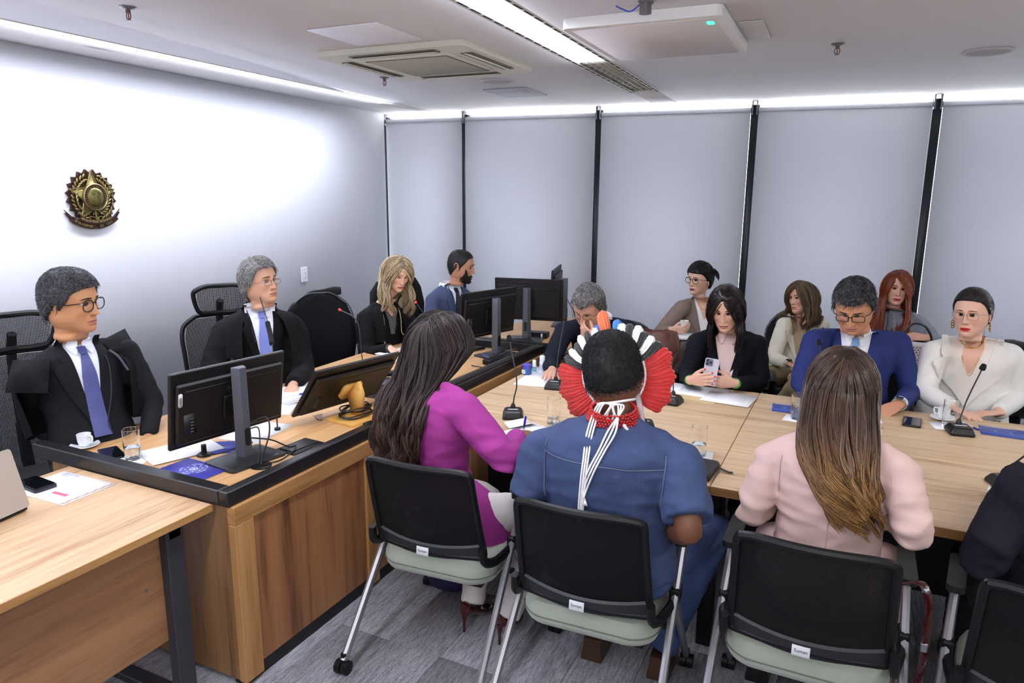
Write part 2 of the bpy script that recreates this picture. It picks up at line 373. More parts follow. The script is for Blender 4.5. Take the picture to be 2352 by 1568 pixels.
# ---------------- ceiling equipment ----------------
def emis(name, col, s):
    m, nt, b = new_mat(name); b.inputs['Emission Color'].default_value = C8(*col); b.inputs['Emission Strength'].default_value = s; b.inputs['Base Color'].default_value = C8(*col); return m
t = thing('linear_light', 'long narrow recessed strip light in ceiling along the white emblem wall', 'ceiling light', (lx(1.5)-LW/2, 1.5, CEIL))
def chan(parent, f_, W_, a, b, loc, parts):
    for nm, xo0, xo1, z0, z1, m, aa, bb in parts:
        g = MB(); n = 1
        g.add(prism([(f_(aa)-xo1, aa), (f_(aa)-xo0, aa), (f_(bb)-xo0, bb), (f_(bb)-xo1, bb)], z0, z1)); obj(nm, g, m, parent, smooth=0, loc=(-loc[0], -loc[1], -loc[2]))
refl = mat('white_reflector', (235, 235, 240), .35)
chan(t, lx, LW, LY0, LY1, t.location, [('diffuser', .010, LW-.010, CEIL+.010, CEIL+.014, emis('strip_left', (236, 240, 255), STRIP_LEFT), LY0+.01, LY1-.01),
    ('housing', 0, LW, CEIL+.09, CEIL+.1, refl, LY0, LY1), ('trim', -.006, .004, CEIL-.004, CEIL+.05, white_pl, LY0, LY1), ('trim', LW-.004, LW+.006, CEIL-.004, CEIL+.05, white_pl, LY0, LY1)])
t = thing('linear_light', 'wide recessed strip light in middle of ceiling, its far end a dark louvre', 'ceiling light', (cx(1.5)-CW/2, 1.5, CEIL))
tl = t.location
chan(t, cx, CW, CY0, CY1, tl, [('diffuser', .018, CW-.018, CEIL+.004, CEIL+.008, emis('strip_mid', (238, 241, 255), STRIP_MID), CY0+.01, 4.2),
    ('housing', 0, CW, CEIL+.10, CEIL+.11, mat('grey_housing', (120, 118, 112), .6), CY0, CY1), ('trim', -.012, .016, CEIL-.004, CEIL+.004, cream_pl, CY0, CY1), ('trim', CW-.016, CW+.012, CEIL-.004, CEIL+.004, cream_pl, CY0, CY1)])
g = MB()
y = 4.26
while y < CY1-.02: g.add(boxat(cx(y)-CW+.018, cx(y)-.018, y, y+.004, CEIL+.004, CEIL+.05)); y += .11
for k in (.25, .5, .75): g.add(prism([(cx(4.22)-CW*k-.002, 4.22), (cx(4.22)-CW*k+.002, 4.22), (cx(CY1)-CW*k+.002, CY1), (cx(CY1)-CW*k-.002, CY1)], CEIL+.002, CEIL+.05))
obj('louvre', g, mat('louvre', (170, 168, 160), .4), t, smooth=0, loc=(-tl.x, -tl.y, -tl.z))
g = MB(); y = 1.6
while y < CY1-.05:
    for e in (-.001, CW+.001-.010): g.add(boxat(cx(y)-e-.009, cx(y)-e+.001, y, y+.085, CEIL-.0055, CEIL-.003))
    y += .12
obj('air_slot', g, dark_gap, t, smooth=0, loc=(-tl.x, -tl.y, -tl.z))['kind'] = 'stuff'

# cassette air conditioner
t = thing('air_conditioner', 'square cream ceiling cassette air conditioner with ribbed grille', 'air conditioner', (-2.36, 3.75, CEIL), radians(1.5))
g = MB(); g.add(prism(rrect(.94, .92, .05), -.03, -.001)); obj('panel', g, cream_pl, t, smooth=30)
g = MB(); g.add(prism(rrect(.60, .60, .02), -.036, -.030)); obj('grille_frame', g, cream_pl, t, smooth=30)
gr = mat('grille_grey', (176, 174, 160), .6)
g = MB(); g.add(boxat(-.262, .262, -.265, .265, -.0372, -.0358)); obj('grille_gap_shade', g, mat('gap_shade_dark', (64, 62, 56), .8), t, smooth=0)  # dark sheet added between the ribs, shade of the gaps put into its colour
g = MB()
for i in range(44): g.add(boxat(-.25+.0116*i, -.25+.0116*i+.006, -.26, .26, -.041, -.036))
obj('grille', g, gr, t, smooth=0)['kind'] = 'stuff'
for k, (dx, dy, r) in enumerate(((0, -.375, 0), (0, .375, 0), (-.385, 0, pi/2), (.385, 0, pi/2))):
    g = MB(); g.add(boxat(-.27, .27, -.035, .035, -.034, -.0305), T(dx, dy, 0) @ RZ(r)); v_ = obj('air_vent', g, mat('vent_dark', (95, 92, 82), .6), t, smooth=0)
    g = MB(); g.add(box(.53, .045, .004), T(dx, dy, -.037) @ RZ(r) @ RX(radians(14))); obj('flap', g, cream_pl, v_, smooth=0)
g = MB(); g.add(boxat(.27, .30, .20, .28, -.0385, -.036, .001)); obj('indicator', g, mat('indicator_grey', (178, 180, 190), .4), t, smooth=0)
# access panel, small blue-grey panel, perforated panel, square plate
t = thing('access_panel', 'square flush white access panel in ceiling above air conditioner', 'panel', (-2.265, 3.03, CEIL), radians(1))
g = MB(); g.add(box(.40, .395, .006, .001), T(0, 0, -.004)); obj('plate', g, mat('panel_white', (228, 230, 238), .5), t, smooth=0)
g = MB(); g.add(cyl(.012, .003, 16), T(.14, -.14, -.010)); g.add(cyl(.012, .003, 16), T(-.14, .14, -.010)); obj('latch', g, white_pl, t)
t = thing('access_panel', 'small square ceiling panel beside the round speaker near the blinds', 'panel', (-2.48, 5.17, CEIL), radians(2))
g = MB(); g.add(box(.35, .43, .010, .001), T(0, 0, -.006)); obj('plate', g, mat('panel_grey', (176, 180, 192), .5), t, smooth=0)
t = thing('ceiling_microphone_panel', 'large square white perforated panel with rounded rim and green light', 'panel', (-.945, 3.56, CEIL), radians(1.5))
g = MB(); g.add(prism(rrect(.69, .86, .03), -.045, -.001)); obj('rim', g, white_pl, t, smooth=30)
m, nt, b = new_mat('perforated'); N = nt.nodes.new; tc = N('ShaderNodeTexCoord'); vo = N('ShaderNodeTexVoronoi'); vo.inputs['Scale'].default_value = 140; vo.inputs['Randomness'].default_value = 0
nt.links.new(tc.outputs['Object'], vo.inputs['Vector']); cr = N('ShaderNodeValToRGB'); cr.color_ramp.elements[0].position = .25; cr.color_ramp.elements[1].position = .4
cr.color_ramp.elements[0].color = C8(130, 122, 122); cr.color_ramp.elements[1].color = C8(216, 210, 210); nt.links.new(vo.outputs['Distance'], cr.inputs[0]); nt.links.new(cr.outputs[0], b.inputs['Base Color']); b.inputs['Roughness'].default_value = .7
g = MB(); g.add(box(.62, .79, .004), T(0, 0, -.047)); obj('perforated_face', g, m, t, smooth=0)
g = MB(); g.add(prism(rrect(.028, .05, .012), -.053, -.049), T(.285, -.33, 0)); obj('status_light', g, emis('green_led', (60, 235, 150), 2.5), t, smooth=30)
t = thing('ceiling_plate', 'small plain grey square plate right of perforated ceiling panel', 'panel', (-.535, 3.69, CEIL), radians(2))
g = MB(); g.add(box(.105, .40, .006, .001), T(0, 0, -.004)); obj('plate', g, mat('plate_grey', (186, 184, 186), .5), t, smooth=0)
for (x, y, lb) in ((-2.36, 4.62, 'round flush ceiling speaker behind the air conditioner'), (.51, 4.72, 'round flush ceiling speaker at upper right')):
    t = thing('ceiling_speaker', lb, 'speaker', (x, y, CEIL)); t['group'] = 'round ceiling speakers'
    g = MB(); g.add(lathe([(.098, -.001), (.12, -.001), (.12, -.006), (.110, -.010), (.098, -.006)], 40)); obj('bezel', g, mat('bezel_grey', (188, 188, 190), .5), t)
    g = MB(); g.add(lathe([(0, -.008), (.098, -.006), (.098, -.002), (0, -.002)], 40)); obj('grille', g, mat('speaker_grille', (170, 170, 172), .7, bump=.3, bscale=900), t)
def sprinkler(x, y, lb):
    t = thing('sprinkler', lb, 'sprinkler', (x, y, CEIL)); t['group'] = 'ceiling sprinklers'
    g = MB(); g.add(lathe([(0, 0), (.034, 0), (.034, -.003), (.022, -.010), (.014, -.012), (0, -.012)], 24)); obj('escutcheon', g, steel, t)
    g = MB(); g.add(cyl(.010, .014, 12), T(0, 0, -.026))
    for s in (-1, 1): g.add(tube(bez([(s*.009, 0, -.024), (s*.013, 0, -.036), (s*.009, 0, -.048), (0, 0, -.052)], 8), .0025, 6))
    obj('frame', g, mat('sprinkler_bronze', (110, 90, 84), .35, .7), t)
    g = MB(); g.add(cyl(.0025, .024, 8), T(0, 0, -.05)); obj('bulb', g, mat('sprinkler_bulb', (150, 60, 50), .3), t)
    g = MB(); g.add(cyl(.013, .0015, 16), T(0, 0, -.0555)); obj('deflector', g, steel, t)
for a in ((-2.86, 2.19, 'chrome sprinkler hanging from ceiling at upper left'), (-2.98, 4.17, 'chrome sprinkler under ceiling below the air conditioner'), (-.2, 4.19, 'chrome sprinkler from ceiling right of the middle strip light')): sprinkler(*a)
t = thing('ceiling_bracket', 'small grey projector bracket with blue wire at top edge of picture', 'bracket', (-.86, 2.98, CEIL))
g = MB(); g.add(cyl(.024, .05, 16), T(0, 0, -.05)); g.add(box(.05, .05, .01, .002), T(0, 0, -.006)); obj('mount', g, mat('bracket_grey', (110, 110, 112), .4, .5), t)
g = MB(); g.add(tube(bez([(-.02, 0, -.01), (-.06, .0, -.035), (-.10, .01, -.02), (-.13, .02, -.004)], 12), .003, 6)); obj('wire', g, mat('blue_wire', (40, 70, 190), .4), t)

# light switch on left wall
t = thing('light_switch', 'white rectangular wall switch plate beside the window corner', 'switch'); t.matrix_world = T(wx(4.705), 4.705, 1.15) @ RZ(radians(-90+4.06)) 
t.rotation_euler = (0, 0, radians(94.06)); t.location = (wx(4.705), 4.705, 1.15)
g = MB(); g.add(box(.085, .011, .125, .003), T(0, -.006, 0)); obj('plate', g, mat('switch_white', (232, 234, 238), .35), t)
g = MB(); g.add(box(.030, .006, .055, .002), T(0, -.014, 0)); obj('rocker', g, mat('switch_rocker', (215, 218, 224), .35), t)

# ---------------- coat of arms ----------------
t = thing('wall_emblem', 'bronze and gold national coat of arms on the white wall', 'emblem', (wx(2.785), 2.785, 1.805), radians(94.06))
# local: x to the picture's right?  plate normal is -Y local; x local runs along the wall away from camera
gold = mat('emblem_gold', (140, 126, 80), .36, .7, var=.25, vscale=60); brz = mat('emblem_bronze', (66, 44, 34), .45, .55, var=.3, vscale=80)
E_ = RX(pi/2)      # prism z -> -Y (towards the room)
def star(n, ro, ri, rot=pi/2): return [((ro if k % 2 == 0 else ri)*cos(rot+k*pi/n), (ro if k % 2 == 0 else ri)*sin(rot+k*pi/n)) for k in range(2*n)]
g = MB(); g.add(prism(star(20, .162, .140, pi/2+pi/20), 0, .014), E_)
for k in range(40):
    a = 2*pi*k/40; g.add(box(.055, .003, .006), E_ @ T(.118*cos(a), .118*sin(a), .016) @ RZ(a))
obj('sunburst', g, brz, t, smooth=20)
g = MB(); zs = .032
st = star(5, .152, .066)
v = [(x, y, .014) for x, y in st]+[(0, 0, zs+.006)]; v2 = [(x, y, .022) for x, y in st]
f = [(i, (i+1) % 10, 10+(i+1) % 10+1, 10+i+1) for i in range(10)]
V = np.array([(x, y, .012) for x, y in st]+[(0, 0, .044)]+[(x, y, .022) for x, y in st]); F = [(i, (i+1) % 10, 11+(i+1) % 10, 11+i) for i in range(10)]+[(11+i, 11+(i+1) % 10, 10) for i in range(10)]
g.add((V, F), E_); obj('star', g, gold, t, smooth=0)
g = MB()
for k in range(5):
    a = pi/2+k*2*pi/5
    for s in (-1, 1): 
        p0 = (.150*cos(a), .150*sin(a), .026); p1 = (.066*cos(a+s*pi/5), .066*sin(a+s*pi/5), .026); g.add(tube([p0, p1], .0035, 6), E_)
obj('star_rim', g, gold, t)
g = MB(); g.add(lathe([(0, .03), (.078, .03), (.080, .046), (.074, .050), (.070, .044), (0, .044)], 40), E_); r_ = obj('ring', g, gold, t)
g = MB(); g.add(lathe([(.0545, .0442), (.069, .0442), (.069, .0455), (.0545, .0455)], 40), E_); obj('ring_band', g, brz, r_)
g = MB()
for k in range(27): a = 2*pi*k/27; g.add(prism(star(5, .0048, .002), .0455, .048), E_ @ T(.0618*cos(a), .0618*sin(a), 0))
obj('ring_stars', g, gold, r_)['kind'] = 'stuff'
g = MB(); g.add(lathe([(0, .056), (.030, .055), (.046, .052), (.053, .047), (.054, .044)][::-1], 32), E_)
for sx_, sy_, r in ((-.02, .022, .012), (.016, .026, .010), (-.018, -.016, .012), (.016, .004, .009), (.016, -.012, .006), (.022, -.026, .009)): g.add(prism(star(5, r, r*.4), .05, .060), E_ @ T(sx_, sy_, 0))
obj('centre_disc', g, mat('emblem_gold2', (128, 120, 74), .28, .8), t)
g = MB()
def leafsh(L, w): return ellipsoid(w, L, .006, 8, 6)
random.seed(3)
for s in (-1, 1):
    for k in range(13):
        a = radians(-66+k*11.2) if s > 0 else radians(180+66-k*11.2)
        for q in (-1, 1):
            rr = .118+.012*q; ang = a+s*pi/2*.9+q*.5
            g.add(leafsh(.017, .006), E_ @ T(rr*cos(a), rr*sin(a), .020+random.random()*.006) @ RZ(ang-pi/2))
        if k % 2 == 0: g.add(ellipsoid(.005, .005, .005, 8, 6), E_ @ T(.13*cos(a+.05), .13*sin(a+.05), .024))
obj('laurel', g, gold, t)['kind'] = 'stuff'
g = MB(); g.add(box(.008, .05, .008, .002), E_ @ T(0, -.105, .03)); g.add(prism(star(5, .016, .007), .03, .042), E_ @ T(0, -.125, 0))
for s in (-1, 1): g.add(tube(bez([(s*.01, -.12, .032), (s*.03, -.112, .032), (s*.045, -.118, .032), (s*.03, -.135, .032), (s*.01, -.13, .032)], 14), .003, 6), E_); g.add(tube(bez([(s*.004, -.095, .03), (s*.014, -.10, .03), (s*.012, -.088, .03)], 8), .0025, 6), E_)
obj('sword_knot', g, gold, t)
# ribbons as curved bands with lettering
def band(R0, R1, a0, a1, yc, z0, z1, n=18):
    A = np.linspace(a0, a1, n); inner = [(R0*cos(a), yc+R0*sin(a)) for a in A]; outer = [(R1*cos(a), yc+R1*sin(a)) for a in A]
    V = []; F = []
    for k in range(n): V += [(inner[k][0], inner[k][1], z0), (outer[k][0], outer[k][1], z0), (outer[k][0], outer[k][1], z1), (inner[k][0], inner[k][1], z1)]
    for k in range(n-1):
        b = 4*k; F += [(b+3, b+2, b+6, b+7), (b+1, b+5, b+6, b+2), (b+0, b+3, b+7, b+4), (b, b+4, b+5, b+1)]
    F += [(0, 1, 2, 3), (4*n-1, 4*n-2, 4*n-3, 4*n-4)]
    return np.array(V), F
g = MB(); g.add(band(.205, .232, radians(-118), radians(-62), .075, .018, .034), E_); g.add(band(.225, .254, radians(-128), radians(-94), .068, .006, .022), E_); g.add(band(.225, .254, radians(-86), radians(-52), .068, .006, .022), E_)
g.add(box(.028, .034, .014, .004), E_ @ T(0, -.168, .02))
for s in (-1, 1): 
    g.add(prism([(s*.138, -.112), (s*.182, -.070), (s*.168, -.090), (s*.180, -.088), (s*.150, -.128)], .004, .012), E_); g.add(tube([(s*.095, -.105, .03), (s*.108, -.092, .026), (s*.112, -.10, .024)], .006, 8), E_)
obj('ribbon', g, brz, t)
def arc_text(g, s, R, yc, a0, a1, size, z):
    n = len(s)
    for i, ch in enumerate(s):
        if ch == ' ': continue
        a = radians(a0+(a1-a0)*(i+.5)/n); v_, f_ = text_mb(ch, size, .001)
        g.add((v_, f_), E_ @ T(R*cos(a), yc+R*sin(a), z) @ RZ(a+pi/2))
g = MB(); arc_text(g, 'REPUBLICA FEDERATIVA DO BRASIL', .2185, .075, -116.5, -63.5, .0165, .035); arc_text(g, '15 DE NOVEMBRO', .2395, .068, -124, -95, .019, .023); arc_text(g, 'DE 1889', .2395, .068, -84, -62, .019, .023)
obj('lettering', g, mat('emblem_letter', (180, 164, 112), .35, .6), t, smooth=0)
# ---------------- desks and tables ----------------
woodY = wood('wood_top_y', (158, 122, 86), (206, 172, 134), 'Y'); woodX = wood('wood_top_x', (166, 134, 98), (210, 182, 146), 'X')
woodD = wood('wood_desk_top', (172, 126, 78), (210, 166, 116), 'Y'); woodP = wood('wood_panel', (98, 60, 36), (160, 110, 70), 'Z', .42, .55); woodPY = wood('wood_panel_y', (112, 76, 48), (158, 114, 78), 'Y', .45)
edgeb = wood('wood_edge', (140, 98, 54), (178, 132, 82), 'Y'); edgeX = wood('wood_edge_x', (120, 82, 44), (158, 114, 66), 'X'); postw = wood('wood_post', (150, 104, 56), (182, 136, 84), 'Z')
rimm = mat('desk_rim', (30, 29, 30), .32, bump=.03, bscale=600)
TZ = 0.74
# presiding desk, near unit
t = thing('presiding_desk', 'long raised wooden desk with black rim in front of the judges', 'desk', (-2.45, 3.1, 0)); o_ = (2.45, -3.1, 0)
def part(parent, nm, shapes, m, off=(0, 0, 0), smooth=30, **k):
    g = MB()
    for s in shapes: g.add(s)
    return obj(nm, g, m, parent, smooth=smooth, loc=off, **k)
part(t, 'worktop', [boxat(-3.07, -1.99, 1.755, 4.50, TZ-.03, TZ, .002)], woodD, o_)
part(t, 'rim', [boxat(-1.99, -1.945, 1.70, 4.545, .735, .795, .004)], rimm, o_)
part(t, 'rim', [boxat(-3.08, -1.992, 1.70, 1.755, .735, .795, .004)], rimm, o_)
part(t, 'rim', [boxat(-2.98, -1.992, 4.50, 4.545, .735, .795, .004)], rimm, o_)
part(t, 'cable_conduit', [tube([(-1.99, 2.9, .800), (-1.955, 4.45, .800)], .020, 12)], mat('conduit', (40, 36, 34), .55), o_)
part(t, 'apron', [boxat(-1.965, -1.93, 1.71, 4.54, .665, .735, .002)], edgeb, o_)
for (a, b) in ((1.71, 1.80), (2.47, 2.55), (3.45, 3.53)): part(t, 'post', [boxat(-1.965, -1.93, a, b, .02, .664, .002)], postw, o_)
for (a, b) in ((1.801, 2.469), (2.551, 3.449), (3.531, 4.54)):
    part(t, 'front_panel', [boxat(-1.97, -1.940, a, b, .06, .664, .001)], woodP, o_)
part(t, 'plinth', [boxat(-2.0, -1.945, 1.72, 4.54, 0, .06)], blackm, o_)
part(t, 'side_panel', [boxat(-2.98, -1.966, 1.715, 1.745, .02, .734, .002)], wood('wood_side', (96, 66, 40), (142, 104, 66), 'Z'), o_)
part(t, 'back_apron', [boxat(-2.6, -2.57, 1.76, 4.5, .3, .708)], woodP, o_)
# far unit
t = thing('presiding_desk', 'far wooden desk unit with black front edge carrying two monitors', 'desk', (-2.3, 5.2, 0)); o_ = (2.3, -5.2, 0)
part(t, 'worktop', [boxat(-2.62, -1.84, 4.60, 5.95, TZ-.03, TZ, .002)], woodD, o_)
part(t, 'rim', [boxat(-2.62, -1.84, 4.555, 4.598, .735, .80, .004)], rimm, o_)
part(t, 'side_panel', [boxat(-1.88, -1.85, 4.60, 5.95, .02, .709, .002)], woodP, o_)
part(t, 'front_panel', [boxat(-2.6, -1.89, 4.57, 4.595, .02, .733, .002)], woodP, o_)
part(t, 'side_panel', [boxat(-2.60, -2.57, 4.60, 5.95, .02, .709, .002)], woodP, o_)
# left foreground desk
t = thing('side_desk', 'light wooden desk at bottom left carrying the laptop and papers', 'desk', (-2.42, .6, 0)); o_ = (2.42, -.6, 0)
part(t, 'worktop', [boxat(-2.83, -2.02, -.9, 1.695, TZ-.028, TZ, .0025)], woodY, o_)
part(t, 'edge_band', [boxat(-2.0199, -2.0175, -.9, 1.695, TZ-.027, TZ-.001)], edgeb, o_)
part(t, 'modesty_panel', [boxat(-2.115, -2.095, -.8, 1.53, .27, .690, .001)], woodPY, o_)
part(t, 'rail', [boxat(-2.14, -2.10, -.85, 1.53, .692, .711)], blackm, o_)
for y in (1.56, -.8):
    part(t, 'leg', [boxat(-2.10, -2.055, y-.035, y+.035, .02, .711, .003), boxat(-2.75, -2.055, y-.025, y+.025, .66, .70, .002), boxat(-2.79, -2.745, y-.035, y+.035, .02, .711, .003), boxat(-2.80, -2.03, y-.03, y+.03, 0, .03, .003)], mat('leg_paint', (58, 58, 64), .45, .3), o_)
part(t, 'screw_cap', [tube([(-2.095, 1.46, .50), (-2.092, 1.46, .50)], .006, 10)], steel, o_)
# conference table
t = thing('conference_table', 'large light wooden conference table with seams between its tops', 'table', (0, 3.42, 0)); o_ = (0, -3.42, 0)
xs = [-1.83, -.436, .964, 2.36]
for i in range(3):
    for (a, b) in ((2.675, 3.4185), (3.4215, 4.15)):
        part(t, 'tabletop', [boxat(xs[i]+.0015, xs[i+1]-.0015, a, b, TZ-.036, TZ, .002)], woodX, o_)
        yy = a if a < 3 else b; part(t, 'edge_band', [boxat(xs[i]+.0015, xs[i+1]-.0015, yy-(.0015 if a < 3 else -.0005), yy-(-.0005 if a < 3 else -.0015), TZ-.035, TZ-.001)], edgeX, o_)
for i in range(4):
    x = xs[i]+(.04 if i == 0 else (-.04 if i == 3 else 0))
    for y in (2.78, 4.05): part(t, 'leg', [boxat(x-.03, x+.03, y-.03, y+.03, .0, TZ-.037, .003)], blackm, o_)
    part(t, 'cross_rail', [boxat(x-.02, x+.02, 2.812, 4.018, .64, .70, .002)], blackm, o_)
for (a, b) in zip(xs[:-1], xs[1:]): part(t, 'modesty_panel', [boxat(a+.04, b-.04, 3.40, 3.43, .12, .70, .001)], mat('dark_panel', (30, 27, 26), .6), o_)

# ---------------- front-row chairs ----------------
def mesh_cloth(name, col, sc, a0=.25):
    m, nt, b = new_mat(name); N = nt.nodes.new; L = nt.links.new
    b.inputs['Base Color'].default_value = C8(*col); b.inputs['Roughness'].default_value = .8; b.inputs['Specular IOR Level'].default_value = .2
    tc = N('ShaderNodeTexCoord'); wv = N('ShaderNodeTexWave'); wv.inputs['Scale'].default_value = sc; wv.bands_direction = 'Z'; L(tc.outputs['Object'], wv.inputs['Vector'])
    wv2 = N('ShaderNodeTexWave'); wv2.inputs['Scale'].default_value = sc; wv2.bands_direction = 'X'; L(tc.outputs['Object'], wv2.inputs['Vector'])
    mx = N('ShaderNodeMath'); mx.operation = 'MULTIPLY'; L(wv.outputs['Fac'], mx.inputs[0]); L(wv2.outputs['Fac'], mx.inputs[1])
    gt = N('ShaderNodeMath'); gt.operation = 'LESS_THAN'; gt.inputs[1].default_value = a0; L(mx.outputs[0], gt.inputs[0])
    bp = N('ShaderNodeBump'); bp.inputs['Strength'].default_value = .3; bp.inputs['Distance'].default_value = .001; L(wv.outputs['Fac'], bp.inputs['Height']); L(bp.outputs[0], b.inputs['Normal'])
    ad = N('ShaderNodeMath'); ad.operation = 'MAXIMUM'; ad.inputs[1].default_value = 0.0; L(gt.outputs[0], ad.inputs[0]); L(ad.outputs[0], b.inputs['Alpha'])
    return m
back_net = mesh_cloth('chair_net', (13, 14, 16), 160, .93)
exec_net = mesh_cloth('headrest_net', (24, 25, 28), 55, .38)
sage = mat('sage_fabric', (152, 160, 146), .9, bump=.35, bscale=420, sheen=.3, var=.12, vscale=250)
tube_m = mat('silver_tube', (168, 168, 174), .32, .75)
label_m = mat('label_white', (206, 208, 212), .5)
def bx(u, z):                      # back surface: u -1..1, z height -> (x, y)
    k = (z-.50)/.38; w = .205+.014*(1-k); x = u*w
    return x, -.205-.085*k+.02*(1-k)*(1-k)-.035*(1-u*u)
def train_chair():
    t = thing('training_chair', 'black mesh-backed chair with sage seat behind the woman in magenta, silver legs', 'chair', (0, 0, 0))
    U = np.linspace(-1, 1, 15); Z = np.linspace(.505, .865, 13)
    v = [(bx(u, z)[0], bx(u, z)[1], z) for z in Z for u in U]; g = MB(); f = gridfaces(15, 13)
    g.add((np.array(v), f)); obj('mesh_back', g, back_net, t)
    rim = []
    for u in np.linspace(-1, 1, 12): rim.append((bx(u, .872)[0], bx(u, .872)[1], .872-.012*abs(u)**6))
    for z in np.linspace(.84, .52, 8): rim.append((bx(1, z)[0]+.006, bx(1, z)[1], z))
    for u in np.linspace(1, -1, 12): rim.append((bx(u, .50)[0], bx(u, .50)[1]-.004, .495))
    for z in np.linspace(.52, .84, 8): rim.append((bx(-1, z)[0]-.006, bx(-1, z)[1], z))
    rim.append(rim[0]); rp = bez(rim, 160); g = MB(); g.add(tube(rp, .0135, 8, flat=1.0)); obj('back_frame', g, black_pl, t)
    g = MB(); v = []
    for z, dy in ((.498, -.012), (.548, -.010), (.556, .0), (.50, .004)):
        for u in U: x, y = bx(u, z); v.append((x, y+dy, z-.02*(1-u*u)))
    f = gridfaces(15, 4, flip=True)+[(i, i+1, 45+i+1, 45+i) for i in range(14)]; g.add((np.array(v), f)); obj('lumbar_bar', g, mat('lumbar', (30, 33, 38), .5), t)
    x, y = bx(0, .52); g = MB(); g.add(box(.052, .003, .034, .001)); lb = obj('maker_label', g, label_m, t, smooth=0, loc=(-.01, y-.0175, .503), rot=(radians(-8), 0, 0))
    tv, tf = text_mb('Suman', .015, .0003); g = MB(); g.add((tv, tf), T(0, -.0018, 0) @ RX(pi/2)); obj('lettering', g, mat('label_ink', (40, 40, 48), .6), lb, smooth=0)
    g = MB(); se = []
    for (z, s) in ((.365, .90), (.372, .97), (.39, 1.0), (.425, 1.0), (.442, .96), (.449, .84)):
        p = rrect(.485*s, .47*s, .10*s, 8); se.append([(a, b+.03, z+(.012*(b/.23)**2 if z > .43 else 0)-(.008*max(0, b/.23)**3)) for a, b in p])
    g.add(loft(se)); obj('seat', g, sage, t, smooth=60)
    g = MB(); g.add(tube(bez([(a*.488/.485, b+.03, .402) for a, b in rrect(.486, .471, .10, 8)]+[(.2425, .03+.135, .402)], 120), .0025, 5)); obj('piping', g, mat('piping_dark', (96, 102, 92), .9), t)
    g = MB(); g.add(boxat(-.20, .20, -.16, .20, .345, .366, .004)); obj('seat_pan', g, black_pl, t)
    for s in (-1, 1):
        g = MB(); g.add(tube(bez([(s*.236, -.235, .56), (s*.240, -.222, .50), (s*.25, -.15, .465), (s*.268, -.06, .47), (s*.275, 0, .48)], 16), [.020]*5+[.018]*4+[.017]*8 if False else .019, 8, flat=.75)); obj('back_arm', g, black_pl, t)
        g = MB(); g.add(tube([(s*.272, .10, .645), (s*.285, -.395, .055)], .0145, 8, flat=1.35)); lg = obj('leg', g, tube_m, t)
        g = MB(); g.add(tube([(s*.285, -.380, .045), (s*.285, -.408, .045)], .0, 4)) if False else None
        g.add(tube([(s*.262, -.395, .028), (s*.286, -.395, .028)], .0275, 14)); g.add(tube([(s*.292, -.395, .028), (s*.316, -.395, .028)], .0275, 14)); g.add(tube([(s*.285, -.393, .085), (s*.289, -.395, .03)], .012, 8)); obj('caster', g, black_pl, lg)
        g = MB(); g.add(tube([(s*.268, -.02, .50), (s*.275, .30, .055)], .0135, 8, flat=1.3)); lg = obj('leg', g, tube_m, t)
        g = MB(); g.add(tube([(s*.255, .302, .028), (s*.278, .302, .028)], .0275, 14)); g.add(tube([(s*.282, .302, .028), (s*.304, .302, .028)], .0275, 14)); g.add(tube([(s*.276, .30, .08), (s*.28, .302, .03)], .012, 8)); obj('caster', g, black_pl, lg)
        g = MB(); g.add(box(.034, .075, .06, .006), T(s*.272, -.005, .49)); obj('joint', g, black_pl, t)
        g = MB(); g.add(prism(rrect(.052, .25, .02), 0, .022), T(s*.272, .14, .655)); g.add(box(.03, .05, .03, .004), T(s*.272, .10, .645)); obj('armrest', g, mat('armrest_black', (24, 25, 28), .5), t)
    g = MB(); g.add(tube([(-.27, .0, .352), (.27, .0, .352)], .013, 8)); g.add(tube([(-.27, .16, .30), (.27, .16, .30)], .010, 8)); obj('cross_bar', g, black_pl, t)
    return t
ch = train_chair(); ch.location = (-1.405, 2.36, 0); ch.rotation_euler = (0, 0, radians(4)); ch['group'] = 'black mesh-backed chairs along the near side of the table'
dup(ch, (-.735, 2.275, 0), radians(2), 'black mesh-backed chair with sage seat behind the man in the denim shirt')
dup(ch, (-.035, 2.35, 0), radians(0), 'black mesh-backed chair with sage seat behind the woman in pale pink')
dup(ch, (.63, 2.33, 0), radians(-8), 'black mesh-backed chair cut off at bottom right corner')

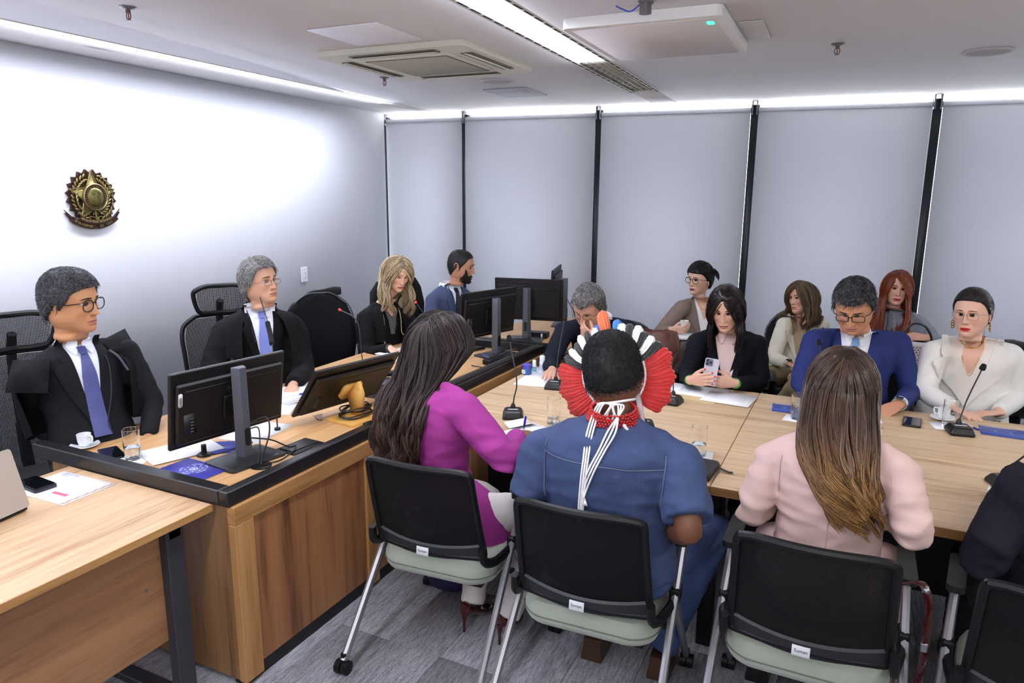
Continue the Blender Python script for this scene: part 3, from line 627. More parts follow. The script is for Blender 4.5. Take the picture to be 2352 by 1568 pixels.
# ---------------- executive chairs with headrests ----------------
def exec_chair(label, loc, rz):
    t = thing('executive_chair', label, 'chair', loc, rz, 'high-backed mesh executive chairs')
    def bs(u, z, w):              # local: front +Y, back surface concave
        return (u*w, -.22-.10*((z-.5)/.6)**2*0.8+.05*(u*u), z)
    prof = [(.50, .17), (.56, .205), (.65, .235), (.75, .24), (.85, .245), (.95, .25), (1.02, .235), (1.06, .19)]
    U = np.linspace(-1, 1, 11); v = [bs(u, z, w*.93) for z, w in prof for u in U]; g = MB(); g.add((np.array(v), gridfaces(11, len(prof)))); obj('mesh_back', g, exec_net, t)
    rim = [bs(-1, z, w) for z, w in prof]+[bs(u, 1.075, .19) for u in np.linspace(-.8, .8, 6)]+[bs(1, z, w) for z, w in prof[::-1]]+[bs(u, .485, .17) for u in np.linspace(.8, -.8, 5)]; rim.append(rim[0])
    g = MB(); g.add(tube(bez(rim, 140), .017, 8, flat=.8)); obj('back_frame', g, black_pl, t)
    hp = [(1.10, .13), (1.13, .15), (1.19, .165), (1.23, .165), (1.25, .14)]
    hb = lambda u, z, w: (u*w, -.285+.045*(1-((z-1.10)/.15))*0+.05*u*u+.03*((z-1.1)/.15), z)
    v = [hb(u, z, w*.9) for z, w in hp for u in U]; g = MB(); g.add((np.array(v), gridfaces(11, 5))); obj('headrest_mesh', g, exec_net, t)
    rim = [hb(-1, z, w) for z, w in hp]+[hb(u, 1.262, .15) for u in (-.6, 0, .6)]+[hb(1, z, w) for z, w in hp[::-1]]+[hb(u, 1.09, .13) for u in (.6, 0, -.6)]; rim.append(rim[0])
    g = MB(); g.add(tube(bez(rim, 90), .016, 8, flat=.9)); obj('headrest_frame', g, black_pl, t)
    g = MB(); g.add(tube(bez([(0, -.31, .62), (0, -.37, .85), (0, -.36, 1.03), (0, -.30, 1.16)], 14), .022, 8)); g.add(tube(bez([(0, -.02, .44), (0, -.25, .42), (0, -.33, .55), (0, -.345, .7)], 12), .028, 8)); obj('spine', g, black_pl, t)
    se = [[(a*s, b*s+.02, z) for a, b in rrect(.50, .48, .12, 6)] for z, s in ((.44, .9), (.45, 1), (.50, 1), (.515, .93))]; g = MB(); g.add(loft(se)); obj('seat', g, mat('seat_black', (22, 22, 25), .85, bump=.2), t)
    for s in (-1, 1):
        g = MB(); g.add(box(.045, .045, .24, .01), T(s*.29, .0, .57)); g.add(box(.10, .04, .03, .008), T(s*.26, 0, .45)); g.add(prism(rrect(.085, .25, .03), 0, .03), T(s*.29, .02, .685)); obj('armrest', g, black_pl, t)
    g = MB(); g.add(cyl(.03, .28, 14), T(0, 0, .15)); g.add(cyl(.07, .05, 14), T(0, 0, .08)); obj('gas_lift', g, blackm, t)
    for k in range(5):
        a = 2*pi*k/5+.3; g = MB(); g.add(tube([(0, 0, .11), (.30*cos(a), .30*sin(a), .075)], [.026, .016], 8)); lg = obj('leg', g, black_pl, t)
        g = MB(); g.add(tube([(.30*cos(a)-.02, .30*sin(a), .028), (.30*cos(a)+.02, .30*sin(a), .028)], .027, 12)); g.add(cyl(.008, .05, 8), T(.30*cos(a), .30*sin(a), .03)); obj('caster', g, black_pl, lg)
    return t
exec_chair('high-backed black mesh chair with headrest behind the leftmost man in glasses', (-3.38, 1.92, 0), radians(-90-16))
exec_chair('high-backed black mesh chair with headrest behind the grey-haired robed man', (-3.40, 3.10, 0), radians(-90-32))

# ---------------- fabric task chairs, draped chair, shell chairs ----------------
def task_chair(label, loc, rz, zt=1.10, w=.24):
    t = thing('task_chair', label, 'chair', loc, rz)
    R = []
    for z, s, y in ((zt-.60, .55, -.23), (zt-.58, .72, -.235), (zt-.50, .93, -.23), (zt-.36, 1.0, -.22), (zt-.20, .98, -.25), (zt-.08, .80, -.27), (zt-.02, .50, -.28), (zt, .2, -.285)):
        R.append([(s*w*cos(a), y+.035*sin(a)+.05*(s*cos(a))**2, z) for a in np.linspace(0, 2*pi, 20, endpoint=False)])
    g = MB(); g.add(loft(R)); obj('backrest', g, mat('black_upholstery', (12, 13, 18), .85, spec=.2, bump=.25, bscale=500), t, smooth=60)
    g = MB(); ed = bez([(w*s*cos(a), -.265+.05*(s*cos(a))**2, z) for z, s, a in [(zt-.55, .8, pi), (zt-.36, 1.02, pi), (zt-.2, 1.0, pi), (zt-.08, .82, pi), (zt-.005, .4, pi), (zt+.004, 0, 0), (zt-.005, .4, 0), (zt-.08, .82, 0), (zt-.2, 1.0, 0), (zt-.36, 1.02, 0), (zt-.55, .8, 0)]], 60); g.add(tube(ed, .006, 6)); obj('piping', g, mat('piping_grey', (70, 72, 78), .5), t)
    se = [[(a*s, b*s+.02, z) for a, b in rrect(.48, .46, .14, 6)] for z, s in ((.42, .9), (.43, 1), (.48, 1), (.50, .9))]; g = MB(); g.add(loft(se)); obj('seat', g, MATS['black_upholstery'], t, smooth=60)
    for s in (-1, 1):
        g = MB(); g.add(tube(bez([(s*.20, .02, .42), (s*.29, .02, .44), (s*.30, .02, .60), (s*.30, .10, .70), (s*.30, -.06, .715), (s*.30, -.16, .70)], 20), .02, 8, flat=1.2)); obj('armrest', g, black_pl, t)
    g = MB(); g.add(cyl(.028, .30, 12), T(0, 0, .12)); g.add(tube(bez([(0, 0, .41), (0, -.2, .40), (0, -.27, .5), (0, -.26, .62)], 10), .02, 8)); obj('gas_lift', g, blackm, t)
    for k in range(5):
        a = 2*pi*k/5; g = MB(); g.add(tube([(0, 0, .11), (.28*cos(a), .28*sin(a), .07)], [.024, .015], 6)); lg = obj('leg', g, black_pl, t)
        g = MB(); g.add(tube([(.28*cos(a)-.02, .28*sin(a), .026), (.28*cos(a)+.02, .28*sin(a), .026)], .025, 10)); obj('caster', g, black_pl, lg)
    return t
tc1 = task_chair('empty black upholstered chair between the grey-haired man and blonde woman', (-3.30, 3.86, 0), radians(-90-38), 1.12)
# black cloth folded over that chair's top edge
g = MB(); pts = bez([(-.16, -.25, 1.135), (-.02, -.29, 1.125), (.12, -.27, 1.075), (.22, -.21, 1.0)], 20); g.add(tube(pts, [.016+.004*sin(i*.9) for i in range(len(pts))], 8, flat=1.6)); 
oc = obj('folded_robe', g, mat('black_cloth', (14, 14, 18), .9, bump=.2), loc=tc1.location, rot=tc1.rotation_euler); tag(oc, 'rolled black cloth lying over the top of the empty upholstered chair', 'cloth')
task_chair('black office chair behind the bearded man, draped in dark cloth', (-3.20, 4.78, 0), radians(-90-20), 1.10)
g = MB(); R = []
for z, s, d in ((1.16, .10, .02), (1.14, .19, .05), (1.06, .25, .07), (.92, .27, .075), (.76, .275, .08)):
    R.append([((s+.008*sin(5*a+z*20))*cos(a), -.27+.05*cos(a)**2+(d+.006*sin(7*a))*sin(a), z+.008*sin(3*a)) for a in np.linspace(0, 2*pi, 28, endpoint=False)])
g.add(loft(R[::-1], True, True)); oc = obj('draped_robe', g, MATS['black_cloth'], loc=(-3.20, 4.78, .0), rot=(0, 0, radians(-110)), smooth=60); tag(oc, 'black robe draped over the chair between the blonde woman and bearded man', 'cloth')
def shell_chair(label, loc, rz, zt=.93, w=.25):
    t = thing('padded_chair', label, 'chair', loc, rz, 'black round-backed chairs along the far side')
    lea = mat('black_leather', (20, 21, 24), .38)
    def ring(sc, y, z0, n=24):
        return [(w*sc*cos(a), y+.06*(sc*cos(a))**2, zt-.24+.24*sc*sin(a)) for a in np.linspace(0, 2*pi, n, endpoint=False)]
    g = MB(); g.add(loft([ring(.72, -.20, 0), ring(.90, -.19, 0), ring(1.0, -.22, 0), ring(1.0, -.25, 0), ring(.9, -.27, 0), ring(.5, -.275, 0)])); obj('backrest', g, lea, t, smooth=60)
    se = [[(a*s, b*s+.02, z) for a, b in rrect(.50, .47, .15, 6)] for z, s in ((.41, .9), (.42, 1), (.47, 1), (.485, .9))]; g = MB(); g.add(loft(se)); obj('seat', g, lea, t, smooth=60)
    for s in (-1, 1):
        g = MB(); g.add(tube(bez([(s*.22, -.20, .56), (s*.28, -.1, .66), (s*.285, .08, .665), (s*.28, .16, .60), (s*.26, .14, .45)], 20), .022, 8)); obj('armrest', g, lea, t)
        for q in (-1, 1): g = MB(); g.add(tube([(s*.20, q*.18+.02, .41), (s*.24, q*.22+.02, .0)], .014, 8)); obj('leg', g, blackm, t)
    g = MB(); g.add(box(.2, .03, .3, .01), T(0, -.235, .52)); obj('back_support', g, blackm, t)
    return t
F180 = pi
shell_chair('black round-backed chair under the curly-haired woman in cream', (-.46, 5.62, 0), radians(180-25), 1.0)
shell_chair('black chair under the red-haired woman with the patterned bag', (.33, 5.85, 0), radians(180-5), .96)
shell_chair('black chair under the woman in a taupe blazer', (-1.06, 5.52, 0), radians(180-35), .96)
shell_chair('black round-backed chair behind the woman in the white suit', (.78, 4.78, 0), radians(180-20), 1.02, .27)
shell_chair('black chair under the man in the bright blue suit', (.06, 4.62, 0), radians(180), .93)
def netchair(label, loc, rz):
    t = task_chair(label, loc, rz, .95, .25); return t
netchair('low black chair behind the woman holding the phone', (-.72, 4.66, 0), radians(180+8))
shell_chair('black chair under the grey-haired man leaning on his hand', (-1.50, 4.82, 0), radians(180-10), .93)
# ---------------- monitors ----------------
mon_back = mat('monitor_back', (18, 17, 19), .42, spec=.4, bump=.04, bscale=900); mon_dark = mat('monitor_recess', (10, 10, 11), .5); stand_m = mat('stand_grey', (88, 90, 98), .38, .35)
def screen_mat():
    m, nt, b = new_mat('screen_lit'); b.inputs['Base Color'].default_value = C8(30, 32, 36); b.inputs['Emission Color'].default_value = C8(200, 215, 240); b.inputs['Emission Strength'].default_value = .8; b.inputs['Roughness'].default_value = .2; return m
scr = screen_mat()
def monitor(label, loc, rz, tilt, zc, stand=True, w=.54, h=.325, dy=.085, label2=False, logo=True):
    t = thing('monitor', label, 'monitor', loc, rz, 'black monitors on the presiding desks')
    Mp = T(0, -dy, zc) @ RX(radians(-tilt))   # top leans towards +Y (its back)
    g = MB(); g.add(box(w, .018, h, .004), Mp); g.add(box(w*.93, .022, h*.80, .008), Mp @ T(0, .016, -.012)); pn = obj('panel', g, mon_back, t)
    g = MB(); g.add(box(w-.016, .002, h-.024), Mp @ T(0, -.0095, .002)); obj('screen', g, scr, pn, smooth=0)
    g = MB(); g.add(box(w*.80, .0015, .0055), Mp @ T(0, .0275, .085)); g.add(box(.058, .002, .085), Mp @ T(w*.36, .0275, -.055)); obj('vent_slot', g, mon_dark, pn, smooth=0)
    g = MB()
    for k in range(5): g.add(box(.014, .004, .006, .001), Mp @ T(w*.345, .0285, -.035-.014*k))
    obj('port', g, mat('port_steel', (90, 95, 110), .3, .6), pn, smooth=0)
    if logo:
        v, f = text_mb('AOC', .030, .0006); g = MB(); g.add((v, f), Mp @ T(0.0, .0275, .06) @ RZ(pi) @ RX(pi/2)); obj('logo', g, mat('logo_grey', (80, 80, 84), .3, .6), pn, smooth=0)
    if label2:
        g = MB(); g.add(prism(rrect(.018, .058, .008), 0, .001), Mp @ T(w*.44, .0275, .055) @ RX(-pi/2)); lb_ = obj('asset_tag', g, label_m, pn, smooth=0)
        v, f = text_mb('|||||||', .012, .0003); g = MB(); g.add((v, f), Mp @ T(w*.44, .0289, .055) @ RZ(pi) @ RX(pi/2) @ RZ(pi/2)); obj('barcode', g, mat('ink_dark', (30, 30, 36), .5), pn, smooth=0)
    if stand:
        H = .40; g = MB(); sec = [(-.036, -.014), (-.018, .022), (.018, .022), (.036, -.014), (.03, -.022), (-.03, -.022)]
        sec = sec[::-1]
        R = [[(x*s, y, z) for x, y in sec] for z, s in ((.014, 1.0), (.10, .98), (.14, .92), (H-.003, .88), (H, .84))]; g.add(loft(R)); st = obj('stand_column', g, stand_m, t, smooth=20)
        g = MB(); g.add(prism(rrect(.024, .075, .010), -.001, .002), T(-.0, .0225, .105) @ RX(-pi/2)); obj('cable_hole', g, mon_dark, st)
        g = MB(); g.add(prism(rrect(.27, .20, .02), 0, .010)); g.add(loft([[(x*.9, y, .010) for x, y in rrect(.26, .17, .03)], [(x*.5, y*.75, .020) for x, y in rrect(.26, .17, .03)]])); obj('foot', g, mat('foot_black', (36, 36, 38), .35), t, smooth=30)
        g = MB(); g.add(box(.06, dy-.005, .05, .006), T(0, -dy/2, zc-.02)); g.add(box(.10, .012, .10, .004), Mp @ T(0, .033, -.02)); obj('mount_arm', g, black_pl, t)
    return t, Mp
m1, _ = monitor('leftmost black monitor on a tall grey stand, seen from behind', (-2.245, 2.075, TZ), radians(-98), 9, .255, label2=True)
m3, _ = monitor('black monitor with grey stand beside the bearded man', (-2.20, 4.31, TZ), radians(-107), 6, .29)
m4, _ = monitor('far black monitor facing away behind the second grey stand', (-2.25, 4.90, TZ), radians(191), 4, .30)
m5, _ = monitor('farthest monitor, seen edge-on next to its grey stand', (-2.22, 5.62, TZ), radians(-75), 4, .33)
m2, Mp2 = monitor('low tilted black monitor on a small wooden stand', (-2.225, 2.76, TZ), radians(-101), 38, .165, stand=False, dy=.03)
ply = wood('plywood', (196, 140, 62), (222, 172, 92), 'Y', .5)
g = MB(); g.add(prism(rrect(.27, .20, .015), 0, .012), T(0, .05, 0)); st = obj('wooden_base', g, ply, m2, smooth=30)
g = MB(); g.add(prism([(.0, .012), (.075, .012), (.085, .13), (.06, .19), (-.02, .10)], -.011, .011), RY(pi/2) @ RZ(pi/2)) 
obj('wooden_prop', g, ply, m2, smooth=0)
g = MB(); g.add(prism([(-.05, -.035), (.05, -.035), (.06, -.02), (.06, .045), (.035, .07), (-.035, .07), (-.06, .045), (-.06, -.02)], 0, .014), Mp2 @ T(0, .028, .0) @ RX(-pi/2)); obj('wooden_plate', g, ply, m2, smooth=0)
g = MB()
for k, (rr, zz) in enumerate(((.062, .045), (.066, .052), (.078, .022), (.074, .029), (.066, .060))):
    a = np.linspace(0, 2*pi, 33); g.add(tube(np.stack([rr*1.25*np.cos(a)+.005*k, .04+rr*np.sin(a)*.8, zz+.004*np.sin(3*a+k)], 1), .0035, 6))
cw = mat('cable_black', (14, 14, 15), .4); cc = obj('coiled_cable', g, cw, loc=m2.location, rot=m2.rotation_euler); tag(cc, 'coiled black cable wrapped around the wooden monitor stand', 'cable')
g = MB(); g.add(loft([[(.0, .0, .0), (.02, .0, 0), (.02, .01, 0), (0, .01, 0)], [(-.02, .0, .012), (.012, .0, .016), (.01, .03, .02), (-.03, .02, .01)], [(-.05, .02, .012), (-.03, .01, .02), (-.02, .05, .018), (-.05, .05, .004)]])); cc = obj('plastic_bag_scrap', g, glass_mat('plastic_film', (235, 235, 240), .2, 1.1), loc=(-2.33, 2.62, TZ+.001)); tag(cc, 'small crumpled clear plastic bag beside wooden monitor stand', 'plastic bag')

def cable(label, pts, r=.0035, name='cable', cat='cable', m=None):
    g = MB(); g.add(tube(bez(pts, 14*len(pts)), r, 6)); o = obj(name, g, m or cw); return tag(o, label, cat)
z_ = TZ+.006
cable('black cable looping from leftmost monitor stand down to the desk grommet', [(-2.225, 2.09, .90), (-2.17, 2.13, .92), (-2.14, 2.11, .86), (-2.135, 2.06, .78), (-2.13, 2.045, .748)])
cable('thinner black cable hanging beside it at the leftmost monitor stand', [(-2.225, 2.09, .875), (-2.19, 2.10, .88), (-2.165, 2.08, .83), (-2.15, 2.055, .77), (-2.145, 2.045, .748)], .003)
cable('black cable from leftmost monitor across desk into the socket box', [(-2.23, 2.10, .83), (-2.2, 2.18, .80), (-2.17, 2.24, .757), (-2.15, 2.27, .755)])
cable('black cable from grommet to the socket box near desk rim', [(-2.12, 2.05, .75), (-2.10, 2.12, z_), (-2.11, 2.20, .752), (-2.13, 2.25, .757)], .003)
cable('black cable trailing behind leftmost monitor towards its small stand', [(-2.25, 2.12, .80), (-2.34, 2.12, .76), (-2.40, 2.04, z_), (-2.43, 2.0, .765)], .003)
for a in ((-2.13, 2.045, 'black round cable grommet in front of the leftmost monitor'), (-2.115, 2.70, 'black round cable grommet near the tilted monitor')):
    g = MB(); g.add(lathe([(0, .0), (.042, 0), (.042, .006), (.038, .009), (.010, .008), (0, .008)], 28)); o = obj('cable_grommet', g, black_pl, loc=(a[0], a[1], TZ)); tag(o, a[2], 'grommet', 'black grommets in the desk top')
t = thing('socket_box', 'black recessed socket box with flap in the desk top', 'socket box', (-2.145, 2.29, TZ), radians(-4))
g = MB(); g.add(boxat(-.06, .06, -.09, .09, 0, .007, .002)); obj('frame', g, black_pl, t)
g = MB(); g.add(boxat(-.045, .03, -.075, .075, .007, .011, .001)); obj('flap', g, mat('flap_black', (34, 34, 36), .35), t)
t = thing('desk_microphone_base', 'small round black microphone foot under the leftmost monitor', 'microphone', (-2.44, 2.03, TZ))
g = MB(); g.add(lathe([(0, 0), (.030, 0), (.030, .005), (.024, .008), (0, .008)], 24)); obj('foot', g, black_pl, t)
g = MB(); g.add(cyl(.011, .040, 14), T(0, 0, .008)); obj('stem', g, black_pl, t)
# cables behind woman in magenta
cable('tangled black cable on the desk by third monitor, right strand', [(-2.14, 4.22, z_), (-2.05, 4.15, z_+.01), (-2.02, 3.98, z_), (-2.08, 3.85, z_), (-2.05, 3.7, z_), (-2.10, 3.5, z_)])
cable('black cable with inline box lying near the desk rim', [(-2.2, 3.95, z_), (-2.08, 3.90, z_+.005), (-2.04, 3.78, z_), (-2.02, 3.6, z_), (-2.05, 3.4, z_)])
cable('black cable looping from third monitor to the dark pouch', [(-2.15, 4.25, .76), (-2.07, 4.31, .80), (-2.03, 4.30, .79), (-2.02, 4.26, z_)])
cable('blue and white network cable near the third monitor', [(-2.26, 4.2, z_+.02), (-2.12, 4.10, z_+.015), (-2.03, 4.05, z_), (-2.04, 3.97, z_)], .003, m=mat('cable_blue', (80, 110, 190), .5))
cable('black monitor cable hanging behind the edge-on monitor', [(-2.14, 5.45, 1.0), (-2.05, 5.40, .90), (-2.05, 5.42, .86), (-2.12, 5.55, .90)])
g = MB(); g.add(box(.022, .055, .02, .008)); o = obj('inline_adapter', g, black_pl, loc=(-2.04, 3.76, TZ+.0105), rot=(0, 0, .15)); tag(o, 'small black inline cable box on desk behind magenta woman', 'adapter')
t = thing('hub', 'black box with blue-lit port on desk near the third monitor', 'device', (-2.12, 4.07, TZ), radians(-10))
g = MB(); g.add(box(.07, .10, .035, .004), T(0, 0, .0175)); obj('case', g, black_pl, t)
g = MB(); g.add(box(.004, .018, .008), T(.036, 0, .018)); obj('port', g, emis('port_blue', (70, 90, 255), 1.5), t)
t = thing('power_pack', 'black power pack with white sticker under the far monitor', 'device', (-2.22, 5.02, TZ), radians(8))
g = MB(); g.add(box(.20, .09, .045, .004), T(0, 0, .0225)); obj('case', g, black_pl, t)
g = MB(); g.add(box(.05, .0015, .026), T(-.05, -.0455, .022)); g.add(box(.014, .0015, .034), T(.06, -.0455, .022)); obj('sticker', g, label_m, t, smooth=0)
t = thing('pouch', 'flat black zip pouch lying on the desk left of the small bottles', 'pouch', (-2.06, 4.27, TZ), radians(20))
g = MB(); g.add(loft([[(x*s, y*s, z) for x, y in rrect(.13, .17, .02)] for z, s in ((0, .95), (.006, 1), (.012, .93))])); obj('case', g, mat('pouch_black', (18, 18, 20), .7), t)
t = thing('keyboard', 'black keyboard in front of the third monitor', 'keyboard', (-2.48, 4.28, TZ), radians(-105))
g = MB(); g.add(box(.40, .13, .012, .003), T(0, 0, .008)); obj('case', g, black_pl, t)
g = MB()
for i in range(15):
    for j in range(5): g.add(box(.019, .019, .005, .001), T(-.175+.025*i, -.045+.0225*j, .0165))
obj('keys', g, mat('keys', (36, 36, 40), .5), t, smooth=0)['kind'] = 'stuff'

# ---------------- microphones ----------------
mic_m = mat('mic_black', (18, 19, 21), .42); foam = mat('mic_foam', (14, 14, 15), .95, bump=.4, bscale=500); red_led = emis('mic_red', (255, 40, 30), 2.5)
def mic(label, loc, rz, tip, mid=None, base=True, ring=False, headlen=.03, headr=.0105, grp='gooseneck microphones on the tables'):
    t = thing('gooseneck_microphone', label, 'microphone', loc, rz, grp); t_ = Vector(tip)-Vector(loc); tip_l = RZ(-rz) @ t_
    if base:
        g = MB(); R = []
        for z, s, sy in ((0, 1, 1), (.012, 1.0, 1), (.034, .82, .80), (.040, .70, .66)): R.append([(x*s, y*sy-.008*(z/.04), z) for x, y in rrect(.105, .125, .014)])
        g.add(loft(R)); obj('base', g, mic_m, t, smooth=30)
        g = MB(); g.add(box(.05, .012, .0012), T(0, -.010, .0405)); obj('label_strip', g, label_m, t, smooth=0)
        g = MB(); g.add(cyl(.010, .004, 14), T(-.016, -.034, .034) ); g.add(cyl(.010, .004, 14), T(.016, -.034, .034)); obj('button', g, mat('btn', (52, 52, 56), .4), t)
        y0 = .022; g = MB(); g.add(lathe([(0, .036), (.014, .036), (.012, .05), (.007, .062), (0, .062)], 16), T(0, y0, 0)); obj('collar', g, mic_m, t)
        s0 = np.array([0, y0, .055])
    else:
        g = MB(); g.add(cyl(.014, .012, 16)); obj('socket', g, mic_m, t); s0 = np.array([0, 0, .01])
    e = np.array(tip_l); m_ = s0*.35+e*.65+np.array([0, 0, .03]) if mid is None else np.array(RZ(-rz) @ (Vector(mid)-Vector(loc)))
    p = bez([s0, s0*.7+m_*.3, m_, e], 24); d = p[-1]-p[-2]; d /= np.linalg.norm(d)
    g = MB(); g.add(tube(p, .0035, 8)); g.add(tube([p[0], p[0]*.8+p[3]*.2+0], .0055, 8)); obj('gooseneck', g, mat('neck_steel', (60, 62, 66), .35, .6), t)
    g = MB(); h0 = e-d*.004
    if ring:
        g.add(tube([h0, h0+d*.012], .0075, 12)); obj('light_ring', g, red_led, t); g = MB(); h0 = h0+d*.012
    q = [h0, h0+d*.004, h0+d*headlen*.5, h0+d*headlen*.9, h0+d*headlen]; g.add(tube(q, [headr*.6, headr, headr, headr*.75, headr*.2], 14)); obj('capsule', g, foam, t)
    return t
mic('gooseneck microphone in front of the woman in magenta, wedge base on table', (-1.50, 3.12, TZ), radians(25), (-1.56, 3.20, 1.11), (-1.50, 3.16, .92), headlen=.035, headr=.014)
mic('gooseneck microphone beside the paper left of the feather headdress', (-1.52, 3.72, TZ), radians(10), (-1.56, 3.95, 1.10), (-1.53, 3.80, .95), headlen=.035, headr=.012)
mic('gooseneck microphone right of the headdress, bent towards the woman with phone', (-.84, 3.73, TZ), radians(-5), (-.80, 3.92, 1.06), (-.86, 3.80, .96), headlen=.03, headr=.012)
mic('gooseneck microphone partly hidden behind the man in the headdress', (-.85, 3.22, TZ), radians(-160), (-.90, 3.0, 1.05), (-.87, 3.12, .95))
mic('gooseneck microphone standing before the woman in white', (.51, 3.86, TZ), radians(10), (.585, 4.0, 1.03), (.535, 3.93, .90), headlen=.034, headr=.014)
mic('gooseneck microphone at right edge above the folded paper', (.60, 3.20, TZ), radians(20), (.70, 3.02, 1.06), (.64, 3.14, .90))
mic('thin microphone in front of the blue-suited man, mostly behind pink woman', (-.08, 3.62, TZ), radians(0), (-.14, 3.90, 1.10), (-.10, 3.75, .96), headlen=.035, headr=.011)
mic('long black foam microphone rising behind the leftmost monitor', (-2.55, 2.50, TZ), radians(0), (-2.83, 2.92, 1.155), (-2.60, 2.60, 1.02), base=False, headlen=.11, headr=.0125) if False else None
t = mic('desk microphone with red ring before the empty upholstered chair', (-2.80, 3.60, TZ), 0, (-3.02, 3.66, 1.09), (-2.87, 3.64, 1.03), base=False, ring=True, headlen=.012, headr=.007)
t = mic('desk microphone with red ring between blonde woman and bearded man', (-2.62, 4.18, TZ), 0, (-2.80, 4.22, 1.08), (-2.68, 4.2, .95), base=False, ring=True, headlen=.012, headr=.007)
t = thing('gooseneck_microphone', 'long black foam microphone pointing at grey-haired man, behind leftmost monitor', 'microphone', (-2.40, 2.42, TZ), 0, 'gooseneck microphones on the tables')
g = MB(); g.add(cyl(.014, .012, 16)); obj('socket', g, mic_m, t)
g = MB(); g.add(tube(bez([(0, 0, .01), (-.10, .10, .28), (-.24, .24, .385), (-.36, .33, .47), (-.42, .36, .56)], 30), .0035, 8)); obj('gooseneck', g, MATS['neck_steel'], t)
g = MB(); g.add(tube(bez([(-.20, .20, .36), (-.25, .245, .392), (-.29, .275, .425), (-.31, .29, .445)], 12), [.013]*13 if False else .0125, 12)); obj('capsule', g, foam, t)

# ---------------- glasses, cups, papers ----------------
glm = glass_mat(); water = glass_mat('water', (240, 248, 250), 0, 1.33)
GP = [(0, .0), (.030, 0), (.0325, .003), (.0335, .13), (.0325, .131), (.0315, .13), (.0305, .014), (.028, .011), (0, .011)]
def tumbler(label, x, y, fill=.05, z=TZ, sc=1.0):
    t = thing('water_glass', label, 'glass', (x, y, z+.0015), 0, 'tall clear water glasses'); t.scale = (sc, sc, sc)
    g = MB(); g.add(lathe(GP, 32)); obj('glass', g, glm, t, smooth=40)
    if fill: g = MB(); g.add(lathe([(0, .0112), (.0278, .0112), (.0303, .0145), (.0303+.0009*fill/.05, fill), (0, fill)], 32)); obj('water', g, water, t, smooth=40)
    return t
def sheet(name, label, cat, x, y, w, h, rz, m, z=TZ, th=.0008, group=None, cur=0):
    g = MB(); n = 8
    if cur:
        V = []; 
        for k in (0, 1):
            for j in range(n+1):
                for i in range(n+1): u = i/n-.5; v = j/n-.5; V.append((u*w, v*h, .0006+cur*(abs(u)*2)**3*abs(v)*2+th*k))
        q = (n+1)**2; F = []
        for j in range(n):
            for i in range(n): a = j*(n+1)+i; F.append((q+a, q+a+1, q+a+n+2, q+a+n+1)); F.append((a, a+n+1, a+n+2, a+1))
        for i in range(n): F += [(i, i+1, q+i+1, q+i), (n*(n+1)+i+1, n*(n+1)+i, q+n*(n+1)+i, q+n*(n+1)+i+1), ((i+1)*(n+1), i*(n+1), q+i*(n+1), q+(i+1)*(n+1)), (i*(n+1)+n, (i+1)*(n+1)+n, q+(i+1)*(n+1)+n, q+i*(n+1)+n)]
        g.add((np.array(V), F))
    else: g.add(boxat(-w/2, w/2, -h/2, h/2, .0004, th+.0004))
    o = obj(name, g, m, smooth=0, loc=(x, y, z), rot=(0, 0, rz)); return tag(o, label, cat, group)
paper = mat('paper', (244, 245, 248), .7); napkin = mat('napkin', (240, 242, 246), .85)
tumbler('half-filled water glass on the presiding desk beside the coffee cup', -2.67, 1.865, .052)
tumbler('water glass on the table between magenta woman and the headdress man', -1.27, 3.10, .03)
tumbler('water glass on a white napkin right of the denim shirt shoulder', -.545, 2.99, .052)
tumbler('water glass standing before the blue-suited man on booklet edge', -.205, 3.735, .078)
tumbler('water glass in front of the white espresso cup', .475, 3.95, .0)
tumbler('empty water glass beside the pink woman hair at the table middle', .13, 3.33, .0)
sheet('napkin', 'square white napkin under the water glass near denim man', 'napkin', -.545, 2.99, .12, .12, .1, napkin, th=.001)
sheet('napkin', 'white napkin under the glass before the blue-suited man', 'napkin', -.195, 3.73, .14, .11, -.1, napkin, th=.001)
sheet('napkin', 'white napkin under the empty glass by the microphone at right', 'napkin', .475, 3.945, .15, .12, .2, napkin, th=.001)
sheet('napkin', 'white napkin under the water glass on the presiding desk', 'napkin', -2.66, 1.87, .13, .12, .3, napkin, th=.001)
sheet('napkin', 'folded white napkin near the blue-suited man left hand', 'napkin', .13, 3.88, .10, .07, .1, napkin, th=.002)
china = mat('white_china', (238, 240, 244), .18)
def cup(label, x, y, rz):
    t = thing('espresso_cup', label, 'cup', (x, y, TZ+.001), rz, 'white espresso cups on saucers')
    g = MB(); g.add(lathe([(0, .0), (.025, 0), (.045, .006), (.060, .012), (.059, .014), (.043, .009), (.022, .004), (0, .004)], 32)); obj('saucer', g, china, t, smooth=50)
    g = MB(); g.add(lathe([(0, .006), (.018, .006), (.022, .010), (.027, .030), (.029, .060), (.0275, .0605), (.0255, .032), (.020, .012), (0, .011)], 32)); c = obj('cup', g, china, t, smooth=50)
    g = MB(); g.add(tube(bez([(.027, 0, .053), (.043, 0, .054), (.045, 0, .040), (.040, 0, .026), (.025, 0, .024)], 16), .0038, 8)); obj('handle', g, china, c, smooth=180)
    g = MB(); g.add(lathe([(0, .040), (.0255, .040), (.0255, .041), (0, .041)], 24)); obj('coffee', g, mat('coffee', (40, 22, 14), .2), c)
    return t
cup('white espresso cup on saucer at the left man, behind black rim', -2.985, 1.865, radians(10)); cup('white espresso cup on saucer before woman in white', .46, 4.06, radians(160))
